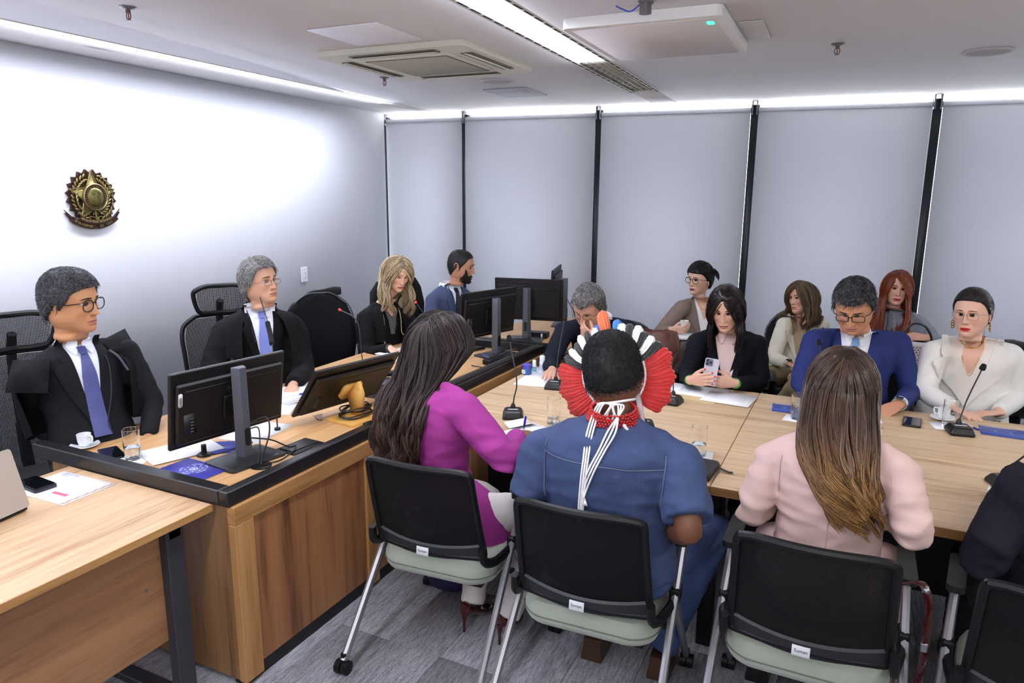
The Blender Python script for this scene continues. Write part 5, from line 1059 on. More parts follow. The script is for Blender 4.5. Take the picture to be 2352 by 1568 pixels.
def build_person(name_label, J, hh, down=0, roll=0, hs=1.0, ch=None, lean=0, P=None, male=True, skin=(200, 150, 120), lip=(170, 100, 90), kd=1.0, kw=1.0, off=.014, gaze=(0, 0), openv=1.0,
                 jacket=None, jmat=None, sleeve=1.0, short=False, vox=.010, wr=.005, hands=None, legs=None, trouser=None, hipf=.12, hipdz=None, group=None, vend=.40, armk=1.0, shoe=(20, 20, 22)):
    P = P or {}; o = type('o', (), {})()
    P['neck'] = min(1.06, P.get('neck', 1))*(1.05 if male else 1);
    if male: P['jaw'] = P.get('jaw', 1)*1.03
    J = dict(J); J['N'] = (J['N'][0], J['N'][1], J['N'][2]+P.get('nup', .018))
    root = thing('person', name_label, 'person', (J['N'][0], J['N'][1], 0)); o.root = root; off0 = T(-J['N'][0], -J['N'][1], 0); o.w2l = off0
    ch = hh if ch is None else ch; R_ch = RZ(radians(ch-90)); N = np.array(J['N']); sc = 1.0
    fwd = np.array(R_ch @ Vector((0, 1, 0))); rt = np.array(R_ch @ Vector((1, 0, 0)))
    hipz = max(.54, N[2]-.52) if hipdz is None else N[2]-hipdz
    hip = N+fwd*hipf; hip[2] = hipz; o.hip = hip
    up = N-hip; up /= np.linalg.norm(up); cf = fwd-up*np.dot(fwd, up); cf /= np.linalg.norm(cf); cr_ = np.cross(cf, up)
    Mc = Matrix(((cr_[0], cf[0], up[0], N[0]), (cr_[1], cf[1], up[1], N[1]), (cr_[2], cf[2], up[2], N[2]), (0, 0, 0, 1))); o.Mc = Mc
    Mh = T(J['head']) @ RZ(radians(hh-90)) @ RX(radians(-down)) @ RY(radians(roll)) @ S(hs); o.Mh = Mh; o.P = P
    L = np.linalg.norm(N-hip); sw = np.linalg.norm(np.array(J['shL'])-np.array(J['shR'])); kx = kw*sw/.36*.92
    def torso(of, t0=-.04, t1=1.01):
        R = []
        for t, w, f, b in TR:
            if t < t0-1e-6 or t > t1+1e-6: continue
            c = lerp(hip, N, t)-cf*.03*sin(pi*min(max(t, 0), 1)); a = np.linspace(0, 2*pi, 28, endpoint=False)
            kk = kx if t < .9 else lerp(kx, 1, (t-.9)/.1); W = w*kk+of; Fd = f*kd+of; B = b*kd+of
            R.append(c+np.outer(np.sign(np.cos(a))*np.abs(np.cos(a))**.85*W, cr_)+np.outer(np.where(np.sin(a) > 0, Fd, B)*np.sign(np.sin(a))*np.abs(np.sin(a))**.9, cf))
        return loft(R)
    sk = np.array(C8(*skin)[:3]); lp = np.array(C8(*lip)[:3])
    # body: one mesh
    mb = MB(); Mn = T(N+up*.0) @ (Mc.to_3x3().to_4x4()); V, F, Cc = head_mesh(P, Mh, Mn, sk, lp, male); mb.add((V, F), col=Cc)
    eyes_mesh(mb, P, Mh, sk, gaze, openv); ears_mesh(mb, P, Mh, sk); mb.add(torso(-.012, -.04, .94), col=sk)
    hands = hands or {}
    for s in 'RL':
        el, wr_ = np.array(J['el'+s]), np.array(J['wr'+s]); shp = np.array(J['sh'+s])
        mb.add(limb(shp, el, wr_, [k*armk*.92 for k in (.052, .05, .043, .042, .041, .041, .040, .034, .026)]), col=sk)
        pose, d, palm = (hands.get(s, ('relax', None, None))+(None,)*3)[:3]
        d = (wr_-el) if d is None else np.array(d, float); palm = (0, 0, -1) if palm is None else palm
        hv, hf, tips = hand(pose, s); HM = hand_frame(wr_, d, palm, P.get('hand', 1.0)); mb.add((hv, hf), HM, col=sk); setattr(o, 'HM'+s, HM); setattr(o, 'tips'+s, tips)
        if P.get('nails'):
            for tp, td, tr in tips: M = T(tp) @ Matrix(tuple(map(tuple, np.eye(4).tolist()))); mb.add(ellipsoid(tr*.62, tr*.9, tr*.5, 10, 6), HM @ T(tp+td*.001+np.array([0, 0, tr*.62])*abs(td[1])+np.array([0, .006, 0])*abs(td[2])), col=C8(*P['nails'])[:3])
    # legs
    lg = legs or {}; K = {}
    for s, q in (('R', 1), ('L', -1)):
        hp = hip+rt*q*.09; kn = np.array(lg.get('kn'+s, hip+fwd*.42+rt*q*.12+np.array([0, 0, -.03]))); an = np.array(lg.get('an'+s, (kn[0]+fwd[0]*.03, kn[1]+fwd[1]*.03, .10))); K[s] = (hp, kn, an)
        mb.add(limb(hp, kn, an, (.075, .07, .06, .056, .054, .053, .05, .04, .032)), col=sk)
    body = obj('body', mb, attr_mat('skin', .48, 0, .12, 900, .45, .08), root, smooth=180, loc=tuple(off0.translation)); o.body = body
    # trousers
    tm = MB(); hpv = hip+np.array([0, 0, -.01]); tm.add(torso(.012, -.04, .20)); tm.add(ellipsoid(.175*kx, .14, .10, 20, 12), T(hpv) @ R_ch)
    for s in 'RL': a, b, c = K[s]; tm.add(limb(a, b, c, (.098, .092, .078, .074, .073, .070, .064, .056, .054), 14))
    v, f, n = remesh(tm, .013, 4); v = wrinkle(v, n, .006, 11); g = MB(); g.add((v, f)); obj('trousers', g, trouser or mat('trouser_dark', (24, 25, 32), .85), root, smooth=180, loc=tuple(off0.translation)); o.K = K
    for s in 'RL':
        a, b, c = K[s]; fd = Vector((fwd[0], fwd[1], 0)); M = T(c[0], c[1], max(c[2]-.10, 0)) @ R_ch
        g = MB(); g.add(loft([[(x*.042, y, z) for x, y in ((1, -.055), (1.05, .05), (1, .12), (.5, .18), (-.5, .18), (-1, .12), (-1.05, .05), (-1, -.055))] for z in (0.001, .03)]+[[(x*.036, y*.9, .055) for x, y in ((1, -.055), (1.05, .05), (1, .09), (.5, .12), (-.5, .12), (-1, .09), (-1.05, .05), (-1, -.055))]]+[[(x*.034, y*.7-.01, .095) for x, y in ((1, -.055), (1.05, .02), (1, .05), (.5, .06), (-.5, .06), (-1, .05), (-1.05, .02), (-1, -.055))]]))
        if P.get('shoes', True): obj('shoe', g, mat('shoe_%d' % shoe[0], shoe, .3), root, smooth=50, loc=tuple(off0.translation)).matrix_local = off0 @ M
    # jacket / top
    if jacket:
        jm = MB(); jm.add(torso(off, -.04, .99)); ends = []
        for s, q in (('R', 1), ('L', -1)):
            shp, el, wr_ = [np.array(J[k+s]) for k in ('sh', 'el', 'wr')]; rr = [k*sleeve for k in (.062, .060, .054, .052, .050, .050, .048, .043, .038)]
            if short:
                e = lerp(shp, el, .80); jm.add(tube([shp, lerp(shp, e, .5), e], [.070*sleeve, .070*sleeve, .068*sleeve], 14))
            else: c = lerp(el, wr_, .93); jm.add(limb(shp, el, c, rr, 14))
            nk = N+rt*q*.05-up*.01; jm.add(tube([nk, lerp(nk, shp, .55)+up*.010, shp+(shp-nk)*.03+up*.004], [.030, .044, .052*sleeve], 12)); jm.add(ellipsoid(.064*sleeve, .064*sleeve, .062*sleeve, 16, 12), T(shp)); ends.append((el, wr_))
            jm.add(tube([lerp(N, hip, .30)+rt*q*.08, lerp(N, hip, .14)+rt*q*.10, shp], [.085, .08, .064*sleeve], 12))
        v, f, n = remesh(jm, vox, 5); v = wrinkle(v, n, wr, hash(name_label) % 97 if False else len(name_label), [np.array(J['elR']), np.array(J['elL'])])
        g = MB(); g.add((v, f)); o.jk = obj(jacket, g, jmat, root, smooth=180, loc=tuple(off0.translation)); o.bvh = BVHTree.FromPolygons(v.tolist(), f)
    o.J = J; o.N = N; o.fwd = fwd; o.rt = rt; o.up = up; o.cf = cf; o.kx = kx; o.sk = sk; o.vend = vend; return o
def wrinkle(v, n, amp, seed, foc=()):
    out = v.copy()
    for i in range(len(v)):
        p = v[i]; a = noise.noise(Vector((p[0]*7+seed, p[1]*7, p[2]*17))); b = noise.noise(Vector((p[0]*16, p[1]*16+seed, p[2]*30)))
        r = (1-abs(a)*2.6)*.7+b*.6; k = 1.0
        for q in foc: d = np.linalg.norm(p-q); k += 1.3*exp(-(d/.10)**2)
        out[i] = p+n[i]*amp*.6*r*k
    return out
def patch(o, nm, rows, off, m, nx=10, nz=24, side=1, th=.003, smooth=60, parent=None, spread=.0):
    """a piece of cloth laid on the jacket: rows of (z, x0, x1) in the chest frame, x to the person's right"""
    zs = np.array([r[0] for r in rows]); Z = np.linspace(zs[0], zs[-1], nz); X0 = np.interp(-Z, -zs, [r[1] for r in rows]); X1 = np.interp(-Z, -zs, [r[2] for r in rows])
    Yh = np.zeros((nz, nx)); Xs = np.zeros((nz, nx)); M3 = np.array(o.Mc)[:3, :3]; O = o.N; last = .08*side
    for j in range(nz):
        for i in range(nx):
            x = lerp(X0[j], X1[j], i/(nx-1)); Xs[j, i] = x; s = O+M3 @ np.array([x, .6*side, Z[j]]); d = M3 @ np.array([0, -side, 0.])
            h = o.bvh.ray_cast(Vector(s), Vector(d), .75)
            if h[0] is not None and (.6-h[3]) > -.02: last = side*(.6-h[3])
            Yh[j, i] = last
    for _ in range(2):
        Q = Yh.copy(); Q[1:-1] = (Yh[:-2]+Yh[1:-1]*2+Yh[2:])/4; Yh = Q
        Q = Yh.copy(); Q[:, 1:-1] = (Yh[:, :-2]+Yh[:, 1:-1]*2+Yh[:, 2:])/4; Yh = Q
    ZZ = np.repeat(Z[:, None], nx, 1); top = np.stack([Xs, Yh+side*(off+spread), ZZ], 2).reshape(-1, 3); bot = np.stack([Xs, Yh+side*(off-th), ZZ], 2).reshape(-1, 3); q = nx*nz
    F = gridfaces(nx, nz, flip=(side > 0))+[tuple(i+q for i in f) for f in gridfaces(nx, nz, flip=(side < 0))]
    F = [f[::-1] for f in F]
    bd = list(range(nx))+[nx*(j+1)-1 for j in range(1, nz)]+[nx*(nz-1)+i for i in range(nx-2, -1, -1)]+[nx*j for j in range(nz-2, 0, -1)]
    F += [(bd[k], bd[(k+1) % len(bd)], q+bd[(k+1) % len(bd)], q+bd[k]) for k in range(len(bd))]
    g = MB(); g.add((np.vstack([top, bot]), F), o.Mc); return obj(nm, g, m, parent or o.root, smooth=smooth, loc=tuple(o.w2l.translation))
def vedge(o, z, w0=.060, zt=0.0): return w0*max(0, 1-(zt-z)/(o.vend))**.85
def front_v(o, inner, shirt=None, tie=None, lapel=None, w0=.060, lap=.055, collar=True, cmat=None, tiew=.040):
    k = o.kx
    zs = [.012, -.05, -.12, -.20, -.28, -.34, -o.vend+.005]
    ve = lambda z: w0*k*max(.02, 1-(.0-z)/o.vend)**.8
    patch(o, inner, [(z, -ve(z)-.012, ve(z)+.012) for z in zs], .011, shirt, 12, 26)
    if tie:
        patch(o, 'tie', [(-.022, -.019, .019), (-.062, -.013, .013)], .026, tie, 6, 6, th=.014); patch(o, 'tie', [(-.064, -.015, .015), (-.16, -.030*tiew/.04, .030*tiew/.04), (-o.vend, -.036, .036)], .018, tie, 8, 20, th=.006)
    if lapel:
        for s in (-1, 1):
            R = []
            for z in np.linspace(.02, -o.vend, 22):
                e = ve(z); lw = np.interp(-z, [-.02, .05, .085, .09, .11, .2, o.vend*.8, o.vend], [.018, .036, .044, .030, lap+.012, lap, lap*.35, .004])*k
                a, b = s*(e-.004), s*(e+lw); R.append((z, min(a, b), max(a, b)))
            patch(o, 'lapel', R, .015, lapel, 9, 44, th=.007)
    if collar:
        M = o.Mc; g = MB(); r0 = .0615*o.P.get('neck', 1)
        A = np.linspace(radians(118), radians(422), 30); V = []
        for q, (dz, dr) in enumerate(((-.022, -.004), (.030, .000), (.036, .003), (.012, .014), (-.012, .016))):
            for a in A: fr = .5+.5*sin(a); V.append(((r0+dr)*cos(a), (r0+dr)*sin(a)*1.02-.002, dz-.026*fr+.004))
        g.add((np.array(V), gridfaces(30, 5))); obj('collar', g, cmat or shirt, o.root, smooth=60, loc=tuple(o.w2l.translation)).matrix_local = o.w2l @ M
        for s in (-1, 1):
            R = [(.004, .012, .052), (-.012, .010, .055), (-.035, .016, .050), (-.062, .030, .036)]
            patch(o, 'collar_point', [(z, min(s*a, s*b), max(s*a, s*b)) for z, a, b in R], .0225, cmat or shirt, 5, 8, th=.004)
def cuffs(o, sides, m, r=.036):
    for s in sides:
        el, w = np.array(o.J['el'+s]), np.array(o.J['wr'+s]); d = (w-el)/np.linalg.norm(w-el); g = MB(); g.add(tube([w-d*.045, w-d*.015, w-d*.005], [r, r, r*.98], 14)); obj('cuff', g, m, o.root, loc=tuple(o.w2l.translation))
def watch(o, s, m, dial=None, r=.031, at=.0, parent_label=None):
    el, w = np.array(o.J['el'+s]), np.array(o.J['wr'+s]); d = (w-el)/np.linalg.norm(w-el); g = MB(); c = w-d*at; u = np.cross(d, [0, 0, 1.]); u /= np.linalg.norm(u); n = np.cross(u, d)
    a = np.linspace(0, 2*pi, 25); g.add(tube([c+r*(u*cos(t)+n*sin(t)*.85) for t in a], .0045, 6, flat=2.0, up=tuple(d))); b = obj('watch', g, m, o.root, loc=tuple(o.w2l.translation))
    if dial: g = MB(); z = Vector(np.sign(n[2] or 1)*n); q = z.to_track_quat('Z', 'Y').to_matrix().to_4x4(); g.add(prism(rrect(.034, .034, .010), 0, .009), T(c+np.array(z)*r*.80) @ q); obj('dial', g, dial, b)
def brows(o, col, th=1.0, lift=0):
    for s in (-1, 1):
        g = MB(); xs_ = np.linspace(.013, .049, 12); uu = (xs_-.013)/.036; z = .0325+.0030*np.sin(uu*2.3)+lift-.0058*uu**1.8; y = face_y(xs_, z, o.P, .0005); rr = np.interp(xs_, [.013, .022, .040, .049], [.0022, .0034, .0024, .0008])*th
        g.add(tube(np.stack([s*xs_, y, z], 1), rr, 6, flat=.75), o.Mh)
        obj('eyebrow', g, mat('brow_%d_%d' % (col[0], col[1]), col, .9), o.root, smooth=180, loc=tuple(o.w2l.translation))
def glasses(o, m, kind='round', r=.0018, wl=.050, hl=.040, zc=.006, drop=0):
    Mg = o.Mh @ T(0, .0, -drop) ; g = MB(); yc = .094+drop*.25; pts = {'round': lambda a: (abs(cos(a))**.85*np.sign(cos(a))*wl/2, abs(sin(a))**.8*np.sign(sin(a))*hl/2), 'rect': lambda a: (abs(cos(a))**.45*np.sign(cos(a))*wl/2, abs(sin(a))**.5*np.sign(sin(a))*hl/2)}[kind]
    lens = MB()
    for s in (-1, 1):
        A = np.linspace(0, 2*pi, 33); P_ = [(s*.0335+pts(a)[0], yc-.16*abs(pts(a)[0]*s+.0335)*.35+.004, zc+pts(a)[1]) for a in A]; g.add(tube(P_, r, 6)); 
        lens.add((np.array(P_[:-1]), [tuple(range(32))] if s < 0 else [tuple(range(32))]))
        g.add(tube(bez([(s*(.0335+wl/2), yc-.012, zc+hl*.28), (s*.073, yc-.024, zc+hl*.25), (s*.0795, .04, zc+.006), (s*.080, -.004, .010), (s*.078, -.016, -.004)], 16), r*.95, 6))
    g.add(tube(bez([(-.0335+wl/2, yc+.001, zc+.006), (0, yc+.006, zc+.010), (.0335-wl/2, yc+.001, zc+.006)], 8), r, 6))
    f = obj('glasses', g, m, o.root, smooth=60, loc=tuple(o.w2l.translation)); f.matrix_local = o.w2l @ Mg; l = obj('lens', lens, lens_mat(), f, smooth=0)
def strands_mb(P, R, cols, n=3):
    """P [N,S,3], R [N,S], cols [N,S,3] or [N,3]"""
    P = np.asarray(P, float); N, Sg = P.shape[:2]; t = np.gradient(P, axis=1); t /= np.linalg.norm(t, axis=2)[..., None]+1e-12
    ref = np.where(np.abs(t[:, 0, 2:3]) < .9, np.array([0, 0, 1.]), np.array([1., 0, 0])); u = np.zeros_like(P); q_ = np.cross(t[:, 0], ref)
    for i_ in range(Sg): q_ = q_-t[:, i_]*np.sum(q_*t[:, i_], 1)[:, None]; q_ /= np.linalg.norm(q_, axis=1)[:, None]+1e-12; u[:, i_] = q_
    w = np.cross(t, u)
    a = np.arange(n)*2*pi/n; V = P[:, :, None, :]+R[:, :, None, None]*(np.cos(a)[None, None, :, None]*u[:, :, None, :]+np.sin(a)[None, None, :, None]*w[:, :, None, :])
    base = (np.arange(N)[:, None, None]*Sg+np.arange(Sg-1)[None, :, None])*n; i = np.arange(n)[None, None, :]; j = (np.arange(n)+1) % n
    F = np.stack([base+i, base+j[None, None, :], base+n+j[None, None, :], base+n+i], -1).reshape(-1, 4)
    cols = np.asarray(cols, float); cols = np.repeat(cols[:, None], Sg, 1) if cols.ndim == 2 else cols
    mb = MB(); mb.add((V.reshape(-1, 3), F), col=np.repeat(cols[:, :, None], n, 2).reshape(-1, 3)); return mb
def hair_cols(n, cols, var=.25, rng=None):
    rng = rng or np.random; c = np.array([C8(*q)[:3] for q in cols]); k = rng.randint(0, len(cols), n); return c[k]*(1+var*(rng.rand(n, 1)-.5)*2)
HAIRM = lambda rough=.42: attr_mat('hair_%d' % int(rough*100), rough, 0, 0, 0, .35)
def zline(az, H):
    a = np.abs((az+pi) % (2*pi)-pi)*180/pi; return np.interp(a, [0, 20, 40, 52, 62, 75, 84, 92, 108, 130, 180], H)
SHORT_LINE = [.072, .070, .062, .045, .018, .004, -.012, .012, -.020, -.062, -.078]
def scalp(o, H, th, seed, cols, jaw=1, lump=.0, shade_k=.38):
    """solid layer of hair following the skull"""
    na = 72; a = np.linspace(0, 2*pi, na, endpoint=False); zs = np.linspace(-.105, .1243, 40); V = []; Cc = []; c = np.array([C8(*q)[:3] for q in cols]).mean(0)*shade_k  # mean hair colour darkened so this layer reads as shadow under the strands
    for z in zs:
        x, y = hring(min(z, .1243), a, jaw); az = np.arctan2(x, y); m = sst(-.004, .008, z-zline(az, H)); nn = np.array([noise.noise(Vector((x[i]*38+seed, y[i]*38, z*38))) for i in range(na)])
        offv = -.007+(th+.007)*m*(1+lump*nn); r = np.sqrt(x*x+y*y+1e-9); up = sst(.06, .12, z)
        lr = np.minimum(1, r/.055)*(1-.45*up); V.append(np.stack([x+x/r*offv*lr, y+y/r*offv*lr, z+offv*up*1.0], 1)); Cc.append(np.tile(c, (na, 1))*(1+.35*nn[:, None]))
    V_, F_ = loft(V, True, True); mb = MB(); mb.add((V_, F_), o.Mh, col=np.concatenate(Cc)); return mb
def skin_root(rng, n, H, off, jaw=1):
    """random points on the scalp above the hairline"""
    out = []
    while len(out) < n:
        v = rng.randn(3); v /= np.linalg.norm(v); z = -.10+.2245*rng.rand() if rng.rand() < .75 else .07+.054*rng.rand(); a = rng.rand()*2*pi; x, y = hring(z, np.array([a]), jaw); x, y = float(x[0]), float(y[0]); az = atan2(x, y)
        if z < zline(np.array([az]), H)[0]: continue
        p = np.array([x, y, z]); nrm = np.array([x/.0060, y/.0095, z/.0125*1.0]) if False else np.array([x/.0058, y/.0092, (z+.01)/.0150]); nrm /= np.linalg.norm(nrm); out.append((p+nrm*off, nrm))
    return np.array([q[0] for q in out]), np.array([q[1] for q in out])
def short_hair(o, cols, th=.008, H=None, n=2600, length=.018, sweep=(0, .3, -.6), lift=.35, curl=.0, seed=1, r=.0009, lump=.3, var=.3, rough=.5, name='hair'):
    H = H or SHORT_LINE; rng = np.random.RandomState(seed); mb = scalp(o, H, th, seed, cols, o.P.get('jaw', 1), lump)
    p, nr = skin_root(rng, n, H, th*.97, o.P.get('jaw', 1)); sw = np.array(sweep, float); S_ = 4; d = sw+rng.randn(n, 3)*.35; 
    if curl: d = d+rng.randn(n, 3)*curl
    d -= nr*np.sum(d*nr, 1)[:, None]; d /= np.linalg.norm(d, axis=1)[:, None]; LL = length*(.6+.8*rng.rand(n))
    if length > .03:
        S_ = 8; c_ = np.array([0, -.003, -.002]); rad = np.array([.0765, .0965, .1255])+th; q = p.copy(); dd = d.copy(); PL = [q.copy()]; st = LL/(S_-1)
        k0 = np.linalg.norm((q-c_)/rad, axis=1)
        for i_ in range(1, S_):
            q = q+dd*st[:, None]; m = (q-c_)/rad; k = np.linalg.norm(m, axis=1)[:, None]; tgt = (k0*1.005+lift*.25*np.sin(i_/(S_-1)*pi*.8)*.3)[:, None]; q = np.where(q[:, 2:3] > -.045, c_+m/k*tgt*rad, q); nn_ = m/rad; nn_ /= np.linalg.norm(nn_, axis=1)[:, None]
            dd = dd+np.array([0, 0, -.10]); dd = dd-nn_*np.sum(dd*nn_, 1)[:, None]; dd /= np.linalg.norm(dd, axis=1)[:, None]; PL.append(q.copy())
        P_ = np.stack(PL, 1)
    else: P_ = np.stack([p+(d*t*(1-.2*t)+nr*lift*np.sin(t*pi*.75)*.6)*LL[:, None] for t in np.linspace(0, 1, S_)], 1)
    R_ = np.tile(np.interp(np.linspace(0, 1, S_), [0, .33, .67, 1], [1, 1, .8, .25])*r, (n, 1)); P_ = xf(o.Mh, P_.reshape(-1, 3)).reshape(n, S_, 3); m2 = strands_mb(P_, R_, hair_cols(n, cols, var, rng))
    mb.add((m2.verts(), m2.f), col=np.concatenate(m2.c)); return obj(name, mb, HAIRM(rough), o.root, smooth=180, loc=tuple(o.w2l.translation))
def long_hair(o, cols, length=.30, n=1100, azr=(60, 300), part=(0, .055, .118), vol=.020, wave=.012, freq=2.2, drape=(0, 0, -1), out0=.5, seed=2, r=.0016, H=None, clumps=34, tipcols=None, curlr=0.0, spread=1.0, rough=.38, front_az=None, th=.0045, taper=0.0, lvar=.3, var=.35, end_z=-.035, tipin=.25, drift=None, minout=None, base=True, cl_k=.35, hug=True, hugz=.19):
    """locks that start at the parting, follow the skull and hang down"""
    rng = np.random.RandomState(seed); H = H or [.074, .072, .066, .050, .030, .010, -.02, -.03, -.05, -.07, -.08]
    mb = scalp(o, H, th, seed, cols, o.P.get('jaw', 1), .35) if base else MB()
    az = np.radians(rng.uniform(azr[0], azr[1], n)); ck = np.argsort(rng.rand(clumps)); caz = np.linspace(radians(azr[0]), radians(azr[1]), clumps); cid = np.argmin(np.abs(az[:, None]-caz[None]), 1)
    cph = rng.rand(clumps)*2*pi; cl = 1+(rng.rand(clumps)-.5)*lvar; cvol = 1+(rng.rand(clumps)-.5)*.6; layer = rng.rand(n)**.6
    # roots along the parting line
    rt_ = np.stack([part[0]+rng.randn(n)*.003, np.clip((part[1]+.022)*np.sign(np.cos(az))*np.abs(np.cos(az))**.5+rng.randn(n)*.012-.008, -.06, .084), np.full(n, 0.)], 1)
    sx = np.sin(az); cy = np.cos(az); dirE = np.stack([sx, cy, np.full(n, end_z/.08)], 1)
    R0 = rt_/np.array([.078, .097, .122]); zz = np.sqrt(np.clip(1-R0[:, 0]**2-R0[:, 1]**2, .05, 1)); D0 = np.stack([R0[:, 0], R0[:, 1], zz], 1); D0 /= np.linalg.norm(D0, axis=1)[:, None]
    E0 = dirE/np.array([1, 1, 1.]); E0 /= np.linalg.norm(E0, axis=1)[:, None]; ang = np.arccos(np.clip(np.sum(D0*E0, 1), -1, 1)); K = 7; P_ = []
    for t in np.linspace(0, 1, K):
        q = (np.sin((1-t)*ang)[:, None]*D0+np.sin(t*ang)[:, None]*E0)/np.sin(ang)[:, None]; ofs = (.0065+vol*layer*cvol[cid]*np.sin(min(t, 1)*pi/2)**.7)
        rad = np.array([.0765, .0, .123])[None]; ry = np.where(q[:, 1] > 0, .092, .101); P_.append(np.stack([q[:, 0]*(.0765+ofs), q[:, 1]*(ry+ofs), q[:, 2]*(.1235+ofs*.7)], 1)+np.array([0, 0, 0]))
    P_ = np.stack(P_, 1); W_ = xf(o.Mh, P_.reshape(-1, 3)).reshape(n, K, 3)
    hc = xf(o.Mh, np.array([[0, -.005, end_z]]))[0]; radial = W_[:, -1]-hc; radial[:, 2] = 0; radial /= np.linalg.norm(radial, axis=1)[:, None]+1e-9; tang = np.stack([-radial[:, 1], radial[:, 0], np.zeros(n)], 1)
    dr = np.array(drape, float); LL = length*cl[cid]*(.82+.25*rng.rand(n)); S2 = 14; Q = []; WD = []
    for i in range(1, S2+1):
        s = i/S2; L = LL*s; down = dr[None]*L[:, None]; bulge = vol*out0*sin(s*pi)-tipin*.05*s*s
        wv = wave*np.sin(2*pi*freq*L/.2*.5+cph[cid])*min(1, s*2.5); wv2 = wave*np.cos(2*pi*freq*L/.2*.5+cph[cid]*1.7)*min(1, s*2.5)
        cu = curlr*s*s; cvec = radial*(cu*np.cos(9*s+cph[cid]))[:, None]+tang*(cu*np.sin(9*s+cph[cid]))[:, None]
        x = W_[:, -1]+down+radial*(bulge); WD.append(radial*(wv)[:, None]+tang*wv2[:, None]+cvec)
        if drift is not None: x = x+np.array(drift)[None]*s*s
        if taper: x = x-radial*np.abs(np.sum(radial*o.rt, 1))[:, None]*taper*s*s
        Q.append(x)
    Q = np.stack(Q, 1); cen = np.stack([Q[cid == c].mean(0) if np.any(cid == c) else np.zeros((S2, 3)) for c in range(clumps)])
    tt = (np.linspace(0, 1, S2)**1.5)[None, :, None]; Q = Q*(1-cl_k*tt)+cen[cid]*cl_k*tt; Q = Q+rng.randn(n, 1, 3)*.004*np.linspace(0, 1, S2)[None, :, None]
    if hug == 'back':
        M3 = np.array(o.Mc)[:3, :3]; L_ = (Q-o.N) @ M3; gx = np.linspace(-.30, .30, 41); gz = np.linspace(-.62, .10, 49); H_ = np.full((49, 41), -.058)
        for b_, z__ in enumerate(gz):
            for a_, x__ in enumerate(gx):
                h = o.bvh.ray_cast(Vector(o.N+M3 @ np.array([x__, -.6, z__])), Vector(M3 @ np.array([0, 1., 0])), .8)
                if h[0] is not None: H_[b_, a_] = -(.6-h[3])
        for _ in range(3): H_[1:-1, 1:-1] = np.minimum(H_[1:-1, 1:-1], (H_[:-2, 1:-1]+H_[2:, 1:-1]+H_[1:-1, :-2]+H_[1:-1, 2:])/4)
        fi = np.clip((L_[..., 0]+.30)/.60*40, 0, 39.99); fj = np.clip((L_[..., 2]+.62)/.72*48, 0, 47.99); i0 = fi.astype(int); j0 = fj.astype(int); u_ = fi-i0; v_ = fj-j0
        hy = H_[j0, i0]*(1-u_)*(1-v_)+H_[j0, i0+1]*u_*(1-v_)+H_[j0+1, i0]*(1-u_)*v_+H_[j0+1, i0+1]*u_*v_
        lf = .004+.030*layer[:, None]; tgt = hy-lf; w_ = sst(hugz, hugz-.10, L_[..., 2]); over = L_[..., 1] > tgt; L_[..., 1] = np.where(over, L_[..., 1]*(1-w_)+tgt*w_, L_[..., 1])
        far = L_[..., 1] < tgt-.02; L_[..., 1] = np.where(far, L_[..., 1]*.5+(tgt-.02)*.5, L_[..., 1]); Q = L_ @ M3.T+o.N
        QQ = np.concatenate([W_[:, -2:], Q], 1)
        for _ in range(8): QQ[:, 1:-1] = (QQ[:, :-2]+2*QQ[:, 1:-1]+QQ[:, 2:])/4
        Q = QQ[:, 2:]; W_[:, -1] = QQ[:, 1]
    elif hug and o.bvh is not None:
        for i in range(n):
            lf = .004+.022*layer[i]
            for j in range(S2):
                p = Vector(Q[i, j]); h = o.bvh.find_nearest(p, .20)
                if h[0] is not None:
                    dd_ = (p-h[0]).dot(h[1])
                    if dd_ < lf: q_ = h[0]+h[1]*lf; Q[i, j] = q_
        for _ in range(2): Q[:, 1:-1] = (Q[:, :-2]+2*Q[:, 1:-1]+Q[:, 2:])/4
    Q = Q+np.stack(WD, 1)*(np.array([1, 1, 1]) if hug != 'back' else 1); A = np.concatenate([W_, Q], 1); SS = K+S2
    rr = r*np.interp(np.linspace(0, 1, SS), [0, .1, .8, 1], [.7, 1, 1, .25]); R_ = np.tile(rr, (n, 1)); c0 = hair_cols(n, cols, var, rng)
    if tipcols: c1 = hair_cols(n, tipcols, var, rng); s = np.interp(np.linspace(0, 1, SS), [0, .42, .85, 1], [0, .0, .9, 1])[None, :, None]; cc = c0[:, None]*(1-s)+c1[:, None]*s
    else: cc = np.repeat(c0[:, None], SS, 1)
    m2 = strands_mb(A, R_, cc); mb.add((m2.verts(), m2.f), col=np.concatenate(m2.c)); return obj('hair', mb, HAIRM(rough), o.root, smooth=180, loc=tuple(o.w2l.translation))
def pearl(o, nm, pts, r, m): 
    g = MB(); [g.add(ellipsoid(r, r, r, 8, 6), o.Mh @ T(p)) for p in pts]; obj(nm, g, m, o.root, smooth=180, loc=tuple(o.w2l.translation))
J_robed_man = dict(head=(-3.158, 1.988, 1.348), N=(-3.223, 2.018, 1.124), shR=(-3.235, 1.823, 1.045), shL=(-3.118, 2.197, 1.089), elR=(-3.431, 1.94, 0.731), wrR=(-3.118, 2.028, 0.656), elL=(-3.001, 2.23, 0.842), wrL=(-2.876, 2.092, 0.719))
J_judge2 = dict(head=(-3.119, 3.079, 1.323), N=(-3.189, 3.117, 1.146), shR=(-3.262, 2.944, 1.037), shL=(-3.079, 3.254, 1.013), elR=(-3.245, 2.795, 0.851), wrR=(-2.994, 2.789, 0.794), elL=(-2.938, 3.213, 0.793), wrL=(-2.786, 2.944, 0.78))
